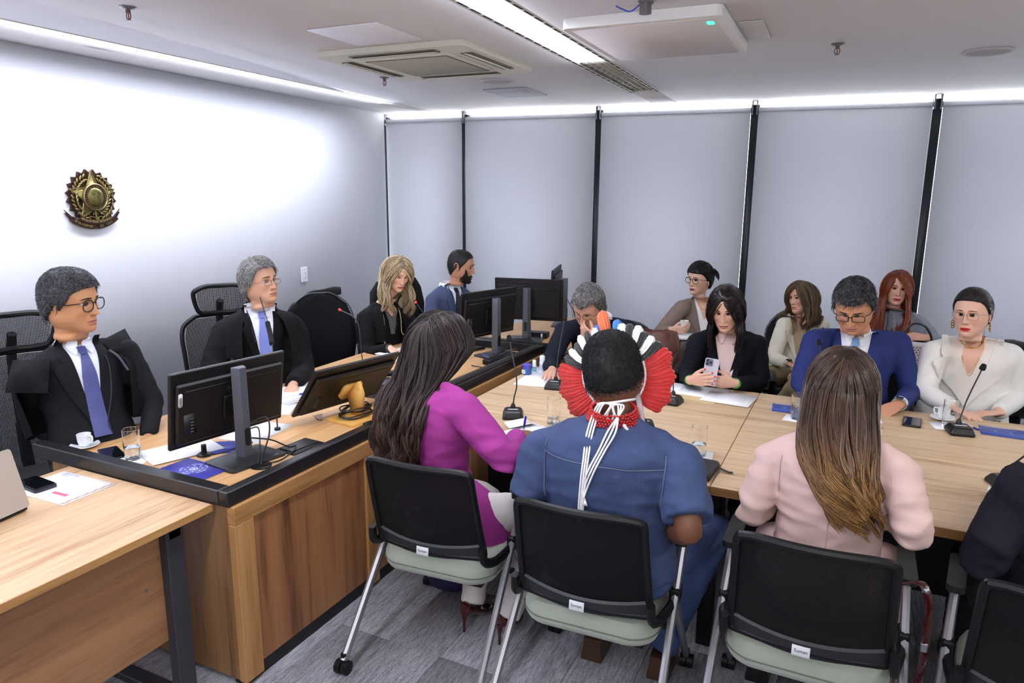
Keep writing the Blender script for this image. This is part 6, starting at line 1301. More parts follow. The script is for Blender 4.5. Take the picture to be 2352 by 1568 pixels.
J_blonde = dict(head=(-3.016, 4.307, 1.265), N=(-3.153, 4.303, 1.025), shR=(-3.173, 4.157, 0.947), shL=(-3.098, 4.484, 0.93), elR=(-3.1, 4.016, 0.697), wrR=(-2.835, 3.954, 0.794), elL=(-2.903, 4.422, 0.763), wrL=(-2.767, 4.128, 0.742))
J_beard = dict(head=(-2.866, 4.973, 1.261), N=(-2.984, 4.989, 1.058), shR=(-3.038, 4.828, 0.996), shL=(-2.881, 5.139, 0.974), elR=(-2.977, 4.679, 0.744), wrR=(-2.701, 4.624, 0.711), elL=(-2.721, 5.046, 0.757), wrL=(-2.595, 4.849, 0.679))
J_oldman = dict(head=(-1.52, 4.263, 1.137), N=(-1.521, 4.515, 1.004), shR=(-1.717, 4.349, 0.943), shL=(-1.357, 4.582, 0.951), elR=(-1.729, 4.133, 0.771), wrR=(-1.617, 3.908, 0.791), elL=(-1.252, 4.257, 0.798), wrL=(-1.367, 4.141, 0.929))
J_w1 = dict(head=(-1.078, 5.513, 1.204), N=(-1.06, 5.593, 1.02), shR=(-1.191, 5.464, 0.984), shL=(-0.922, 5.701, 0.957), elR=(-1.317, 5.305, 0.805), wrR=(-1.182, 5.158, 0.869), elL=(-0.79, 5.596, 0.717), wrL=(-0.875, 5.33, 0.726))
J_w2 = dict(head=(-0.666, 4.236, 1.198), N=(-0.666, 4.365, 1.021), shR=(-0.826, 4.276, 0.971), shL=(-0.505, 4.43, 0.965), elR=(-0.864, 4.213, 0.778), wrR=(-0.791, 3.972, 0.814), elL=(-0.457, 4.378, 0.74), wrL=(-0.572, 4.075, 0.798))
J_w3 = dict(head=(-0.352, 5.668, 1.094), N=(-0.349, 5.743, 0.919), shR=(-0.453, 5.628, 0.885), shL=(-0.214, 5.853, 0.869), elR=(-0.508, 5.492, 0.659), wrR=(-0.38, 5.35, 0.661), elL=(-0.141, 5.772, 0.614), wrL=(-0.27, 5.425, 0.608))
J_blue = dict(head=(0.002, 4.177, 1.265), N=(0.024, 4.371, 1.079), shR=(-0.177, 4.267, 1.048), shL=(0.241, 4.467, 1.04), elR=(-0.231, 4.133, 0.827), wrR=(-0.075, 3.934, 0.772), elL=(0.337, 4.398, 0.784), wrL=(0.259, 4.077, 0.789))
J_red = dict(head=(0.269, 5.876, 1.184), N=(0.311, 5.963, 0.982), shR=(0.189, 5.889, 0.918), shL=(0.452, 6.013, 0.904), elR=(0.146, 5.703, 0.693), wrR=(0.256, 5.525, 0.678), elL=(0.569, 5.933, 0.805), wrL=(0.483, 5.735, 0.864))
J_white = dict(head=(0.578, 4.502, 1.222), N=(0.606, 4.643, 1.035), shR=(0.423, 4.488, 0.992), shL=(0.824, 4.788, 0.961), elR=(0.389, 4.369, 0.798), wrR=(0.528, 4.223, 0.759), elL=(0.884, 4.711, 0.751), wrL=(0.736, 4.384, 0.725))
J_purple = dict(head=(-1.543, 2.497, 1.217), N=(-1.49, 2.373, 1.079), shL=(-1.681, 2.394, 0.961), shR=(-1.314, 2.304, 1.019), elR=(-1.114, 2.271, 0.861), wrR=(-1.212, 2.571, 0.849), elL=(-1.709, 2.369, 0.761), wrL=(-1.701, 2.644, 0.67))
J_denim = dict(head=(-0.736, 2.357, 1.22), N=(-0.695, 2.228, 1.09), shL=(-0.941, 2.197, 0.958), shR=(-0.464, 2.221, 0.99), elR=(-0.388, 2.076, 0.822), wrR=(-0.546, 2.38, 0.666), elL=(-0.964, 2.141, 0.762), wrL=(-0.919, 2.386, 0.697))
J_pink = dict(head=(-0.009, 2.613, 1.205), N=(-0.005, 2.407, 1.09), shL=(-0.194, 2.409, 0.975), shR=(0.169, 2.355, 1.019), elL=(-0.247, 2.344, 0.804), wrL=(-0.135, 2.764, 0.827), elR=(0.23, 2.264, 0.864), wrR=(0.115, 2.646, 0.835))
J_dark = dict(head=(0.673, 2.889, 1.086), N=(0.629, 2.611, 1.008), shL=(0.529, 2.649, 0.87), shR=(0.757, 2.423, 0.959), elL=(0.414, 2.392, 0.769), wrL=(0.58, 2.885, 0.751), elR=(0.785, 2.289, 0.837), wrR=(0.756, 2.731, 0.748))
# ---------------- the people ----------------
def cloth(name, col, rough=.85, bump=.35, bscale=420, sheen=0, var=.05, vscale=6): return mat(name, col, rough, bump=bump, bscale=bscale, sheen=sheen, spec=.18, var=var, vscale=vscale)
robe = cloth('robe_black', (12, 12, 14), .8); suit_blk = cloth('suit_charcoal', (22, 22, 27), .8); shirt_w = cloth('shirt_white', (226, 230, 240), .75, .15); gold_m = mat('jewel_gold', (196, 160, 90), .25, .9); frame_blk = mat('frame_black', (20, 16, 18), .25); frame_met = mat('frame_metal', (120, 112, 104), .3, .8)
def tie_mat(name, col, dot, sc=420):
    m, nt, b = new_mat(name); N = nt.nodes.new; tc = N('ShaderNodeTexCoord'); v = N('ShaderNodeTexVoronoi'); v.inputs['Scale'].default_value = sc; v.inputs['Randomness'].default_value = 0; nt.links.new(tc.outputs['Object'], v.inputs['Vector'])
    cr = N('ShaderNodeValToRGB'); cr.color_ramp.elements[0].color = C8(*dot); cr.color_ramp.elements[1].color = C8(*col); cr.color_ramp.elements[0].position = .2; cr.color_ramp.elements[1].position = .42; nt.links.new(v.outputs['Distance'], cr.inputs[0]); nt.links.new(cr.outputs[0], b.inputs['Base Color']); b.inputs['Roughness'].default_value = .5; return m
def cape(o, rings, a0, a1, m, nm='robe_cape', th=.004, wav=.010, n=48):
    """shoulder cape: rings of (down, half width, front, back) in the chest frame, open between a1 and a0"""
    A = np.linspace(radians(a0), radians(a1), n); V = []; s = 0
    for lay in (0, 1):
        for q, (z, w, f, b) in enumerate(rings):
            for a in A:
                e = wav*q/len(rings)*sin(a*9+q*.6)-lay*th; V.append(((w+e)*cos(a), (f+e)*sin(a) if sin(a) > 0 else (b+e)*sin(a), z+.012*sin(a*5)*q/len(rings)))
    k = len(rings); F = gridfaces(n, k, flip=True)+[tuple(i+n*k for i in f) for f in gridfaces(n, k)]
    bd = list(range(n))+[n*(j+1)-1 for j in range(1, k)]+[n*(k-1)+i for i in range(n-2, -1, -1)]+[n*j for j in range(k-2, 0, -1)]
    F += [(bd[i], n*k+bd[i], n*k+bd[(i+1) % len(bd)], bd[(i+1) % len(bd)]) for i in range(len(bd))]
    g = MB(); g.add((np.array(V), F), o.Mc); return obj(nm, g, m, o.root, smooth=60, loc=tuple(o.w2l.translation))
def flat_cloth(o, nm, pts, m, th=.006, M=None):
    """stiff folded cloth piece: quad grid through 4 corner points bulged"""
    a, b, c, d, bul = pts; n = 8; V = []
    for lay in (0, 1):
        for j in range(n+1):
            for i in range(n+1):
                u, v = i/n, j/n; p = (1-v)*((1-u)*np.array(a)+u*np.array(b))+v*((1-u)*np.array(d)+u*np.array(c)); p = p+np.array(bul)*sin(pi*u)*sin(pi*v); V.append(p-np.array([0, 0, th*lay]))
    q = (n+1)**2; F = gridfaces(n+1, n+1)+[tuple(i+q for i in f) for f in gridfaces(n+1, n+1, flip=True)]
    bd = list(range(n+1))+[(n+1)*(j+1)-1 for j in range(1, n+1)]+[(n+1)*n+i for i in range(n-1, -1, -1)]+[(n+1)*j for j in range(n-1, 0, -1)]
    F += [(bd[i], q+bd[i], q+bd[(i+1) % len(bd)], bd[(i+1) % len(bd)]) for i in range(len(bd))]
    g = MB(); g.add((np.array(V), F), M if M is not None else o.Mc); return obj(nm, g, m, o.root, smooth=60, loc=tuple(o.w2l.translation))
def cord(o, nm, pts, r, m, M=None, seg=60, par=None):
    g = MB(); g.add(tube(bez(pts, seg), r, 6), M if M is not None else o.Mc); return obj(nm, g, m, par or o.root, smooth=180, loc=tuple(o.w2l.translation))

# 1 leftmost man, robe slipping off his shoulders
o = build_person('man with glasses, dark curly hair and blue tie, robe slipping off, at far left', J_robed_man, 20, down=4, roll=2, hs=1.16, ch=-16, P=dict(jaw=1.10, nose=1.12, iris=C8(40, 26, 18)[:3], neck=1.02, stubble=.15, nup=.025), skin=(196, 140, 98), lip=(178, 112, 96), kd=1.08, kw=1.02, jacket='jacket', jmat=suit_blk, hands={'R': ('relax', (.9, .2, -.3)), 'L': ('relax', (.8, -.5, -.3))}, gaze=(8, -4), vend=.44, hipf=.16)
front_v(o, 'shirt', shirt_w, tie_mat('tie_dotted_navy', (40, 46, 112), (150, 160, 210), 520), suit_blk, w0=.066, lap=.062); brows(o, (40, 34, 34), 1.2); glasses(o, frame_blk, 'round', .0022, .054, .044)
short_hair(o, [(52, 52, 56), (88, 88, 94), (40, 40, 44), (120, 120, 126)], th=.016, n=8500, length=.010, sweep=(0, .25, -.25), lift=.5, curl=1.2, seed=11, r=.0007, lump=.18, H=[.070, .070, .060, .050, .020, .000, -.016, .010, -.02, -.062, -.078])
g = MB()
cape(o, [(-.085, .232, .13, .165), (-.12, .262, .155, .19), (-.17, .272, .165, .20), (-.26, .262, .155, .19), (-.38, .25, .14, .175)], -232, 10, robe, wav=.012)
flat_cloth(o, 'robe_collar', [(.13, .10, -.06), (.24, -.02, -.03), (.30, .02, -.16), (.18, .16, -.20), (.03, .03, .01)], robe, .01)
flat_cloth(o, 'robe_collar', [(-.10, .04, -.005), (-.235, -.01, .045), (-.235, .085, -.07), (-.12, .10, -.06), (0, .0, .02)], robe, .01)
cord(o, 'lanyard', [(-.075, .07, -.02), (-.085, .135, -.12), (-.06, .165, -.26), (-.02, .175, -.38), (-.03, .17, -.44)], .0028, mat('lanyard_navy', (22, 24, 50), .6))
cord(o, 'robe_cord', [(-.11, .10, -.06), (-.13, .14, -.10), (-.155, .15, -.17)], .006, mat('cord_grey', (60, 64, 76), .6))

# 2 grey-haired judge
o = build_person('grey-haired man in black robe with light blue tie, looking up past his monitor', J_judge2, -2, down=-6, roll=3, hs=1.08, ch=-34, P=dict(jaw=1.05, nose=1.15, iris=C8(60, 60, 60)[:3], neck=1.1), skin=(206, 158, 130), lip=(170, 110, 100), kd=1.05, jacket='robe', jmat=robe, sleeve=1.35, hands={'R': ('flat', (.8, .3, -.1)), 'L': ('flat', (.5, -.7, -.15))}, gaze=(0, 4), vend=.46, hipf=.10, wr=.008, vox=.011)
front_v(o, 'shirt', shirt_w, mat('tie_lilac', (120, 132, 206), .5, bump=.2, bscale=600), robe, w0=.082, lap=.05); brows(o, (50, 46, 46), 1.2); glasses(o, frame_met, 'rect', .0011, .048, .026, drop=.004)
short_hair(o, [(160, 158, 156), (128, 126, 124), (186, 184, 182), (100, 98, 98)], th=.016, n=5200, length=.034, sweep=(.1, -.6, -.15), lift=.5, curl=.35, seed=12, lump=.2, H=[.078, .080, .074, .055, .030, .005, -.014, -.01, -.04, -.07, -.088])
cape(o, [(-.01, .10, .06, .085), (-.04, .19, .10, .13), (-.085, .245, .13, .16), (-.16, .275, .155, .175), (-.27, .29, .17, .185)], 118, 422, robe, wav=.016)
cord(o, 'lanyard', [(.075, .055, .015), (.07, .11, -.08), (.055, .14, -.20)], .0028, MATS['lanyard_navy'])

# 3 blonde woman in black robe
o = build_person('blonde woman in black robe reading and writing at the presiding desk', J_blonde, -28, down=22, roll=-4, hs=1.06, ch=-18, P=dict(jaw=.92, nose=.85, lips=1.25, neck=.9, hand=.95), male=False, skin=(232, 184, 158), lip=(196, 96, 92), kd=.9, jacket='robe', jmat=robe, sleeve=1.15, hands={'R': ('pen', (.75, -.25, -.25)), 'L': ('flat', (.4, -.7, -.1))}, gaze=(0, -24), openv=.15, vend=.24, hipf=.06, wr=.006)
front_v(o, 'blouse', tie_mat('blouse_leopard', (36, 34, 34), (210, 208, 204), 200), None, None, w0=.05, collar=False); patch(o, 'neckline', [(.02, -.06, .06), (-.03, -.045, .045), (-.10, -.006, .006)], .0145, attr_const := mat('skin_fair', (232, 184, 158), .5), 10, 14, th=.002)
cape(o, [(-.01, .085, .06, .075), (-.035, .15, .09, .11), (-.07, .21, .12, .14), (-.16, .235, .135, .15), (-.27, .245, .14, .155)], 112, 428, robe, wav=.008); brows(o, (150, 116, 84), .9)
for s in (-1, 1): patch(o, 'robe_piping', [(z, s*(.075+.02*abs(z))-.0035, s*(.075+.02*abs(z))+.0035) for z in (-.05, -.15, -.30, -.42)], .022, mat('piping_cream', (200, 190, 160), .6), 3, 20, th=.006)
cuffs(o, 'RL', tie_mat('cuff_pattern', (30, 26, 26), (170, 140, 110), 260), .034)
long_hair(o, [(206, 186, 152), (168, 146, 112), (226, 208, 176), (130, 108, 80)], length=.24, n=1300, azr=(48, 312), part=(.012, .055, .118), vol=.030, wave=.018, freq=1.4, curlr=.018, seed=21, r=.0017, front_az=0, clumps=26, rough=.35, drape=(0, 0, -1), end_z=-.03)

# 4 bearded man
o = build_person('man with dark beard in grey-blue suit looking at the monitors', J_beard, 18, down=10, roll=0, hs=1.07, ch=-26, P=dict(jaw=1.02, nose=1.05, neck=1.1, nup=.045), skin=(190, 136, 108), lip=(160, 96, 88), kd=1.0, jacket='jacket', jmat=cloth('suit_blue_grey', (72, 82, 112), .8, .4), hands={'R': ('flat', (.8, .0, -.2)), 'L': ('flat', (.6, -.5, -.2))}, gaze=(0, -8), openv=.8, vend=.42, hipf=.06)
front_v(o, 'shirt', shirt_w, mat('tie_navy', (30, 34, 56), .5), MATS['suit_blue_grey'], w0=.06, lap=.05); brows(o, (22, 18, 18), 1.2)
short_hair(o, [(40, 32, 30), (28, 24, 24), (56, 46, 42)], th=.004, n=3000, length=.006, sweep=(0, .2, -.5), lift=.3, seed=14, r=.0007, lump=.15, H=[.082, .080, .074, .052, .030, .006, -.03, .004, -.02, -.062, -.075])
def beard(o, cols, seed=3, n=2600, th=.010):
    rng = np.random.RandomState(seed); P_ = []; Nn = []
    while len(P_) < n:
        x = rng.uniform(-.066, .066); z = rng.uniform(-.106, .0); ax = abs(x); lim = np.interp(ax, [0, .020, .030, .045, .056, .064], [-.045, -.046, -.050, -.046, -.022, .000])
        if z > lim: continue
        if (x/.021)**2+((z+.061)/.0075)**2 < 1: continue
        w = float(hprof(z, o.P.get('jaw', 1))[0])
        if ax > w*.985: continue
        P_.append((x, float(face_y(np.array([x]), np.array([z]), o.P)[0]), z)); Nn.append((x*9, .8, -.3))
    P_ = np.array(P_); Nn = np.array(Nn); Nn /= np.linalg.norm(Nn, axis=1)[:, None]; d = Nn*.5+np.array([0, -.1, -.8])+rng.randn(n, 3)*.25; L = th*(.8+.6*rng.rand(n)); PP = np.stack([P_+d*t*L[:, None]+Nn*.001*(1-t)*2 for t in (0, .5, 1)], 1)
    m2 = strands_mb(xf(o.Mh, PP.reshape(-1, 3)).reshape(n, 3, 3), np.tile(np.array([1.3, 1.2, .4])*.0014, (n, 1)), hair_cols(n, cols, .3, rng)); return obj('beard', m2, HAIRM(.55), o.root, smooth=180, loc=tuple(o.w2l.translation))
beard(o, [(26, 20, 20), (38, 30, 28)], th=.007, n=4200)
for s in (-1, 1): cord(o, 'lanyard', [(s*.06, .075, .0), (s*.055, .13, -.10), (s*.03, .15, -.24), (0, .16, -.36)], .0025, MATS['lanyard_navy'])

# 5 grey-haired man with hand over mouth
J_oldman['wrL'] = (-1.44, 4.14, .955)
o = build_person('grey-haired man in navy suit, head bowed, hand over his mouth', J_oldman, -97, down=34, roll=-6, hs=1.12, ch=-72, P=dict(jaw=1.12, nose=1.2, neck=1.2), skin=(206, 156, 132), lip=(170, 110, 104), kd=1.15, kw=1.02, jacket='jacket', jmat=cloth('suit_navy_dark', (24, 26, 40), .8), sleeve=1.1, hands={'R': ('flat', (.2, -.9, 0)), 'L': ('relax', (-.78, .12, .55), (.2, .95, .25))}, gaze=(0, -30), openv=.0, vend=.36, hipf=-.04)
front_v(o, 'shirt', shirt_w, None, MATS['suit_navy_dark'], w0=.05); brows(o, (90, 84, 80), 1.0); glasses(o, frame_met, 'rect', .0011, .050, .032, drop=.0)
short_hair(o, [(136, 134, 132), (96, 94, 94), (168, 166, 164), (66, 64, 64)], th=.013, n=5200, length=.032, sweep=(0, -.8, .2), lift=.5, curl=.5, seed=15, lump=.2, H=[.060, .072, .088, .075, .045, .010, -.012, .0, -.03, -.065, -.085])

# 9 woman with cup, back row
o = build_person('woman in taupe blazer with dark glasses holding a small cup, by the blinds', J_w1, -116, down=2, roll=-2, hs=1.0, ch=-70, P=dict(jaw=.88, nose=.85, lips=1.35, neck=.85, hand=.95), male=False, skin=(214, 172, 146), lip=(142, 56, 62), kd=.88, jacket='blazer', jmat=cloth('blazer_taupe', (128, 112, 104), .85), hands={'R': ('cup', (.75, -.1, .05), (-.2, .6, .4)), 'L': ('relax', (-.4, -.5, 0))}, gaze=(-10, 0), vend=.34, hipf=.10, trouser=cloth('trouser_taupe', (134, 118, 106), .85), legs=dict(knR=(-1.25, 5.02, .70), anR=(-1.38, 4.86, .28), knL=(-.98, 5.02, .55), anL=(-.98, 4.98, .10)), hipdz=.48)
front_v(o, 'top', cloth('satin_white', (236, 234, 232), .45, .1), None, MATS['blazer_taupe'], w0=.085, lap=.05, collar=False); patch(o, 'neckline', [(.02, -.055, .055), (-.04, -.05, .05), (-.15, -.006, .006)], .0145, mat('skin_mid', (214, 172, 146), .5), 10, 14, th=.002); brows(o, (40, 30, 30), .9); glasses(o, frame_blk, 'round', .0018, .052, .042)
cord(o, 'necklace', [(-.05, .05, .0), (-.035, .10, -.055), (0, .115, -.08), (.035, .10, -.055), (.05, .05, .0)], .0012, gold_m)
short_hair(o, [(20, 18, 22), (32, 28, 32)], th=.018, n=3400, length=.07, sweep=(0, -2.0, .1), lift=.15, seed=16, lump=.12, rough=.3, H=[.060, .060, .058, .052, .040, .020, .000, -.004, -.03, -.06, -.085])
g = MB(); g.add(ellipsoid(.032, .036, .034, 16, 12), o.Mh @ T(0, -.115, .055)); g.hascol = True; g.c = [np.tile(C8(22, 20, 24)[:3], (len(g.v[0]), 1))]; obj('bun', g, HAIRM(.3), o.root, smooth=180, loc=tuple(o.w2l.translation))
rng = np.random.RandomState(5); n = 160; st_ = np.array([0, -.12, .06]); dd = rng.randn(n, 3)*.35+np.array([-.8, -.9, .2]); dd /= np.linalg.norm(dd, axis=1)[:, None]; PP = np.stack([st_+dd*t*.075+np.array([0, 0, -.05])*t*t for t in np.linspace(0, 1, 7)], 1); m2 = strands_mb(xf(o.Mh, PP.reshape(-1, 3)).reshape(n, 7, 3), np.full((n, 7), .0011), hair_cols(n, [(24, 22, 26)], .3, rng)); obj('hair_wisps', m2, HAIRM(.3), o.root, smooth=180, loc=tuple(o.w2l.translation))
hc_ = xf(o.HMR, np.array([[-.015, .085, -.040]]))[0]
t = thing('paper_cup', 'small white paper cup held by the woman in the taupe blazer', 'cup', tuple(hc_)); g = MB(); g.add(lathe([(0, -.03), (.022, -.03), (.030, .032), (.0315, .034), (.029, .033), (.021, -.028), (0, -.028)], 24)); obj('cup', g, mat('cup_white', (236, 236, 234), .6), t)

# 10 woman with phone
o = build_person('woman with dark straight bob, black blazer and pale shirt using a phone', J_w2, -90, down=20, roll=2, hs=1.10, ch=-82, P=dict(jaw=.9, nose=.95, lips=1.25, neck=.9, hand=.92, nails=(226, 30, 26)), male=False, skin=(218, 172, 150), lip=(172, 92, 92), kd=.9, kw=1.0, jacket='blazer', jmat=cloth('blazer_black', (16, 18, 26), .85), hands={'R': ('flat', (.80, -.42, .22), (.35, .85, .1)), 'L': ('flat', (-.80, -.42, .10), (-.35, .85, .1))}, gaze=(0, -30), openv=.12, vend=.33, hipf=.02)
front_v(o, 'blouse', cloth('blouse_blush', (232, 206, 202), .6, .1), None, MATS['blazer_black'], w0=.085, lap=.055, collar=True); brows(o, (52, 36, 32), 1.0)
patch(o, 'button_placket', [(-.03, -.010, .010), (-.2, -.010, .010), (-.36, -.008, .008)], .010, MATS['blouse_blush'], 4, 18, th=.004)
long_hair(o, [(30, 22, 24), (44, 32, 32), (22, 18, 20)], length=.165, n=1500, azr=(50, 310), part=(.0, .06, .118), vol=.020, wave=.0015, freq=.5, seed=22, r=.0016, clumps=60, rough=.28, lvar=.05, drape=(0, 0, -1), end_z=-.045, tipin=.1, var=.25, H=[.078, .074, .066, .050, .030, .010, -.02, -.03, -.05, -.07, -.08])
for s in 'RL':
    el, w = np.array(J_w2['el'+s]), np.array(J_w2['wr'+s]); d = (w-el)/np.linalg.norm(w-el); u = np.cross(d, [0, 0, 1.]); u /= np.linalg.norm(u); nn = np.cross(u, d)
    for q, cc in enumerate(((88, 170, 60), (70, 150, 60))):
        g = MB(); [g.add(ellipsoid(.0042, .0042, .0042, 8, 6), T(w-d*(.012+.009*q)+.031*(u*cos(a)+nn*sin(a)*.85))) for a in np.linspace(0, 2*pi, 24, endpoint=False)]; b_ = obj('bead_bracelet', g, mat('beads_green%d' % q, cc, .3), o.root, smooth=180, loc=tuple(o.w2l.translation)); b_['kind'] = 'stuff'
pc = (np.array(J_w2['wrR'])+np.array(J_w2['wrL']))/2+np.array([-.012, -.012, .058])
t = thing('smartphone', 'light grey smartphone with triple camera held by woman in black blazer', 'phone', tuple(pc), radians(8)); Mp_ = RX(radians(-16)) @ RY(radians(6))
g = MB(); g.add(prism(rrect(.078, .155, .012), -.004, .005), Mp_ @ RX(pi/2)); obj('case', g, mat('phone_lilac', (186, 182, 194), .35), t, smooth=30)
g = MB(); g.add(prism(rrect(.040, .040, .009), .005, .0075), Mp_ @ RX(pi/2) @ T(-.015, .053, 0)); cbm = obj('camera_bump', g, mat('bump_violet', (90, 84, 120), .25), t, smooth=30)
for q, (a, b) in enumerate(((-.024, .062), (-.024, .044), (-.006, .053))): g = MB(); g.add(prism([(a+.0075*cos(k), b+.0075*sin(k)) for k in np.linspace(0, 2*pi, 16, endpoint=False)], .0075, .010), Mp_ @ RX(pi/2)); obj('camera_lens', g, mat('lens_black', (14, 14, 22), .1), cbm, smooth=30)

# 11 woman in cream, back row
o = build_person('woman with wavy brown hair in cream blazer and khaki trousers by the blinds', J_w3, -128, down=2, roll=6, hs=1.0, ch=-84, P=dict(jaw=.98, nose=.95, neck=.9, hand=.95), male=False, skin=(212, 162, 136), lip=(186, 110, 104), kd=.92, jacket='blazer', jmat=cloth('blazer_cream', (222, 216, 200), .8), hands={'R': ('relax', (.75, -.2, -.2)), 'L': ('relax', (-.5, -.5, -.1))}, gaze=(-8, 2), vend=.36, hipf=.10, trouser=cloth('trouser_khaki', (150, 136, 104), .85), legs=dict(knR=(-.62, 5.15, .56), anR=(-.55, 5.05, .12), knL=(-.25, 5.05, .66), anL=(-.48, 4.88, .30)), hipdz=.44)
front_v(o, 'top', cloth('top_khaki', (170, 152, 118), .5, .15), None, MATS['blazer_cream'], w0=.10, lap=.045, collar=False); patch(o, 'neckline', [(.02, -.055, .055), (-.04, -.04, .04), (-.08, -.01, .01)], .0145, mat('skin_mid3', (212, 162, 136), .5), 10, 12, th=.002); brows(o, (90, 62, 44), .9)
long_hair(o, [(96, 74, 54), (122, 98, 72), (76, 58, 44)], length=.17, n=1200, azr=(50, 310), part=(-.012, .055, .118), vol=.036, wave=.014, freq=2.0, curlr=.014, seed=23, r=.0017, clumps=36, rough=.42, end_z=-.035)
watch(o, 'R', mat('watch_strap', (190, 192, 196), .4, .5), mat('watch_dark', (16, 16, 18), .15), r=.030)

# 12 man in blue suit
o = build_person('man in bright blue suit with light blue tie and black glasses, head bowed', J_blue, -97, down=30, roll=2, hs=1.16, ch=-88, P=dict(jaw=1.05, nose=1.15, neck=1.2), skin=(196, 142, 110), lip=(172, 108, 96), kd=1.1, kw=1.0, jacket='jacket', jmat=cloth('suit_royal', (42, 54, 110), .75), sleeve=1.08, hands={'R': ('flat', (.5, -.7, -.2)), 'L': ('relax', (-.55, -.55, -.25), (-.2, .3, -1))}, gaze=(0, -30), openv=.15, vend=.38, hipf=.02)
front_v(o, 'shirt', shirt_w, mat('tie_sky', (118, 156, 204), .5, bump=.2, bscale=500), MATS['suit_royal'], w0=.07, lap=.058); brows(o, (52, 44, 42), 1.3); glasses(o, frame_blk, 'rect', .0019, .052, .034)
short_hair(o, [(66, 66, 70), (50, 50, 54), (110, 110, 114), (38, 38, 42)], th=.010, n=4200, length=.026, sweep=(.2, .5, .1), lift=.35, curl=.3, seed=17, lump=.15, H=[.066, .066, .078, .062, .040, .006, -.016, .006, -.02, -.062, -.078])
cuffs(o, 'L', shirt_w, .038); watch(o, 'L', mat('watch_steel', (180, 178, 172), .25, .9), mat('watch_face', (60, 60, 64), .2), r=.036, at=.002)

# 13 red-haired woman
o = build_person('woman with long auburn hair and hoop earrings in grey blazer by the blinds', J_red, -84, down=3, roll=-4, hs=1.06, ch=-88, P=dict(jaw=.92, nose=1.0, lips=1.3, neck=.88, hand=.95), male=False, skin=(214, 164, 142), lip=(176, 40, 74), kd=.88, jacket='blazer', jmat=(lambda m: m)(cloth('blazer_stripe', (134, 138, 148), .85, .3, var=.22, vscale=120)), hands={'R': ('relax', (.4, -.6, -.1)), 'L': ('relax', (-.8, -.15, .05), (.0, .5, -.7))}, gaze=(14, 0), vend=.34, hipf=.06, hipdz=.50)
front_v(o, 'top', cloth('top_grey', (150, 154, 166), .7, .2), None, MATS['blazer_stripe'], w0=.08, lap=.05, collar=False); brows(o, (60, 40, 34), 1.0)
long_hair(o, [(132, 62, 34), (104, 46, 26), (156, 80, 46)], length=.42, n=1500, azr=(46, 314), part=(.02, .05, .118), vol=.022, wave=.008, freq=1.0, seed=24, r=.0017, clumps=36, rough=.36, end_z=-.035, drape=(-.02, -.22, -.98), H=[.082, .078, .066, .050, .030, .010, -.02, -.03, -.05, -.07, -.08])
for s in (-1, 1): 
    g = MB(); a = np.linspace(0, 2*pi, 25); g.add(tube(np.stack([np.full(25, s*.083), .0+.017*np.sin(a), -.052+.019*np.cos(a)], 1), .0018, 6), o.Mh); g.add(tube([(s*.083, 0, -.033), (s*.083, 0, -.062)], .0014, 6), o.Mh); g.add(tube([(s*.083, 0, -.052), (s*.083, .011, -.066)], .0014, 6), o.Mh); obj('earring', g, gold_m, o.root, smooth=180, loc=tuple(o.w2l.translation))

# 14 woman in white
o = build_person('woman in white suit with slicked-back hair, red lipstick and rimless glasses', J_white, -114, down=3, roll=2, hs=1.06, ch=-92, P=dict(jaw=.94, nose=.95, lips=1.5, neck=.92, hand=.92, nup=.03), male=False, skin=(224, 178, 156), lip=(196, 18, 30), kd=.92, kw=1.0, jacket='blazer', jmat=cloth('blazer_white', (234, 232, 228), .75), sleeve=1.12, hands={'R': ('flat', (.5, -.55, -.05)), 'L': ('flat', (-.75, -.35, -.05))}, gaze=(-4, -8), openv=.85, vend=.36, hipf=.04)
front_v(o, 'top', cloth('top_ivory', (238, 230, 224), .5, .1), None, MATS['blazer_white'], w0=.09, lap=.068, collar=False); patch(o, 'neckline', [(.03, -.062, .062), (-.04, -.060, .060), (-.12, -.035, .035), (-.18, -.006, .006)], .0145, mat('skin_white', (224, 178, 156), .5), 12, 16, th=.002); brows(o, (84, 62, 52), 1.0); glasses(o, frame_met, 'rect', .0007, .050, .034)
short_hair(o, [(44, 38, 40), (60, 52, 50), (34, 30, 32)], th=.009, n=4200, length=.075, sweep=(0, -2.2, .3), lift=.05, seed=18, lump=.08, rough=.3, r=.0011, H=[.080, .078, .072, .060, .045, .020, .004, .004, -.03, -.06, -.08])
rng = np.random.RandomState(8); n = 420; st_ = np.array([0, -.105, .02]); dd = rng.randn(n, 3)*.16+np.array([.25, -.55, -.4]); PP = np.stack([st_+np.array([0, 0, .01])+dd*np.sin(t*1.5)*.10+np.array([.03, 0, -.17])*t*t for t in np.linspace(0, 1, 10)], 1); m2 = strands_mb(xf(o.Mh, PP.reshape(-1, 3)).reshape(n, 10, 3), np.full((n, 10), .0016), hair_cols(n, [(200, 172, 124), (160, 130, 92), (80, 64, 54)], .3, rng)); obj('ponytail', m2, HAIRM(.35), o.root, smooth=180, loc=tuple(o.w2l.translation))
for s in (-1, 1):
    g = MB(); [g.add(tube(bez([(s*.084+.006*sin(k), .002, -.036-.014*k), (s*.088, .010, -.044-.014*k), (s*.084, .0, -.052-.014*k), (s*.080, -.008, -.044-.014*k), (s*.084, .002, -.036-.014*k)], 16), .0028, 6), o.Mh) for k in range(3)]; obj('earring', g, gold_m, o.root, smooth=180, loc=tuple(o.w2l.translation))
cord(o, 'necklace', [(-.058, .03, .012), (-.045, .075, -.02), (0, .098, -.040), (.045, .075, -.02), (.058, .03, .012)], .003, gold_m)
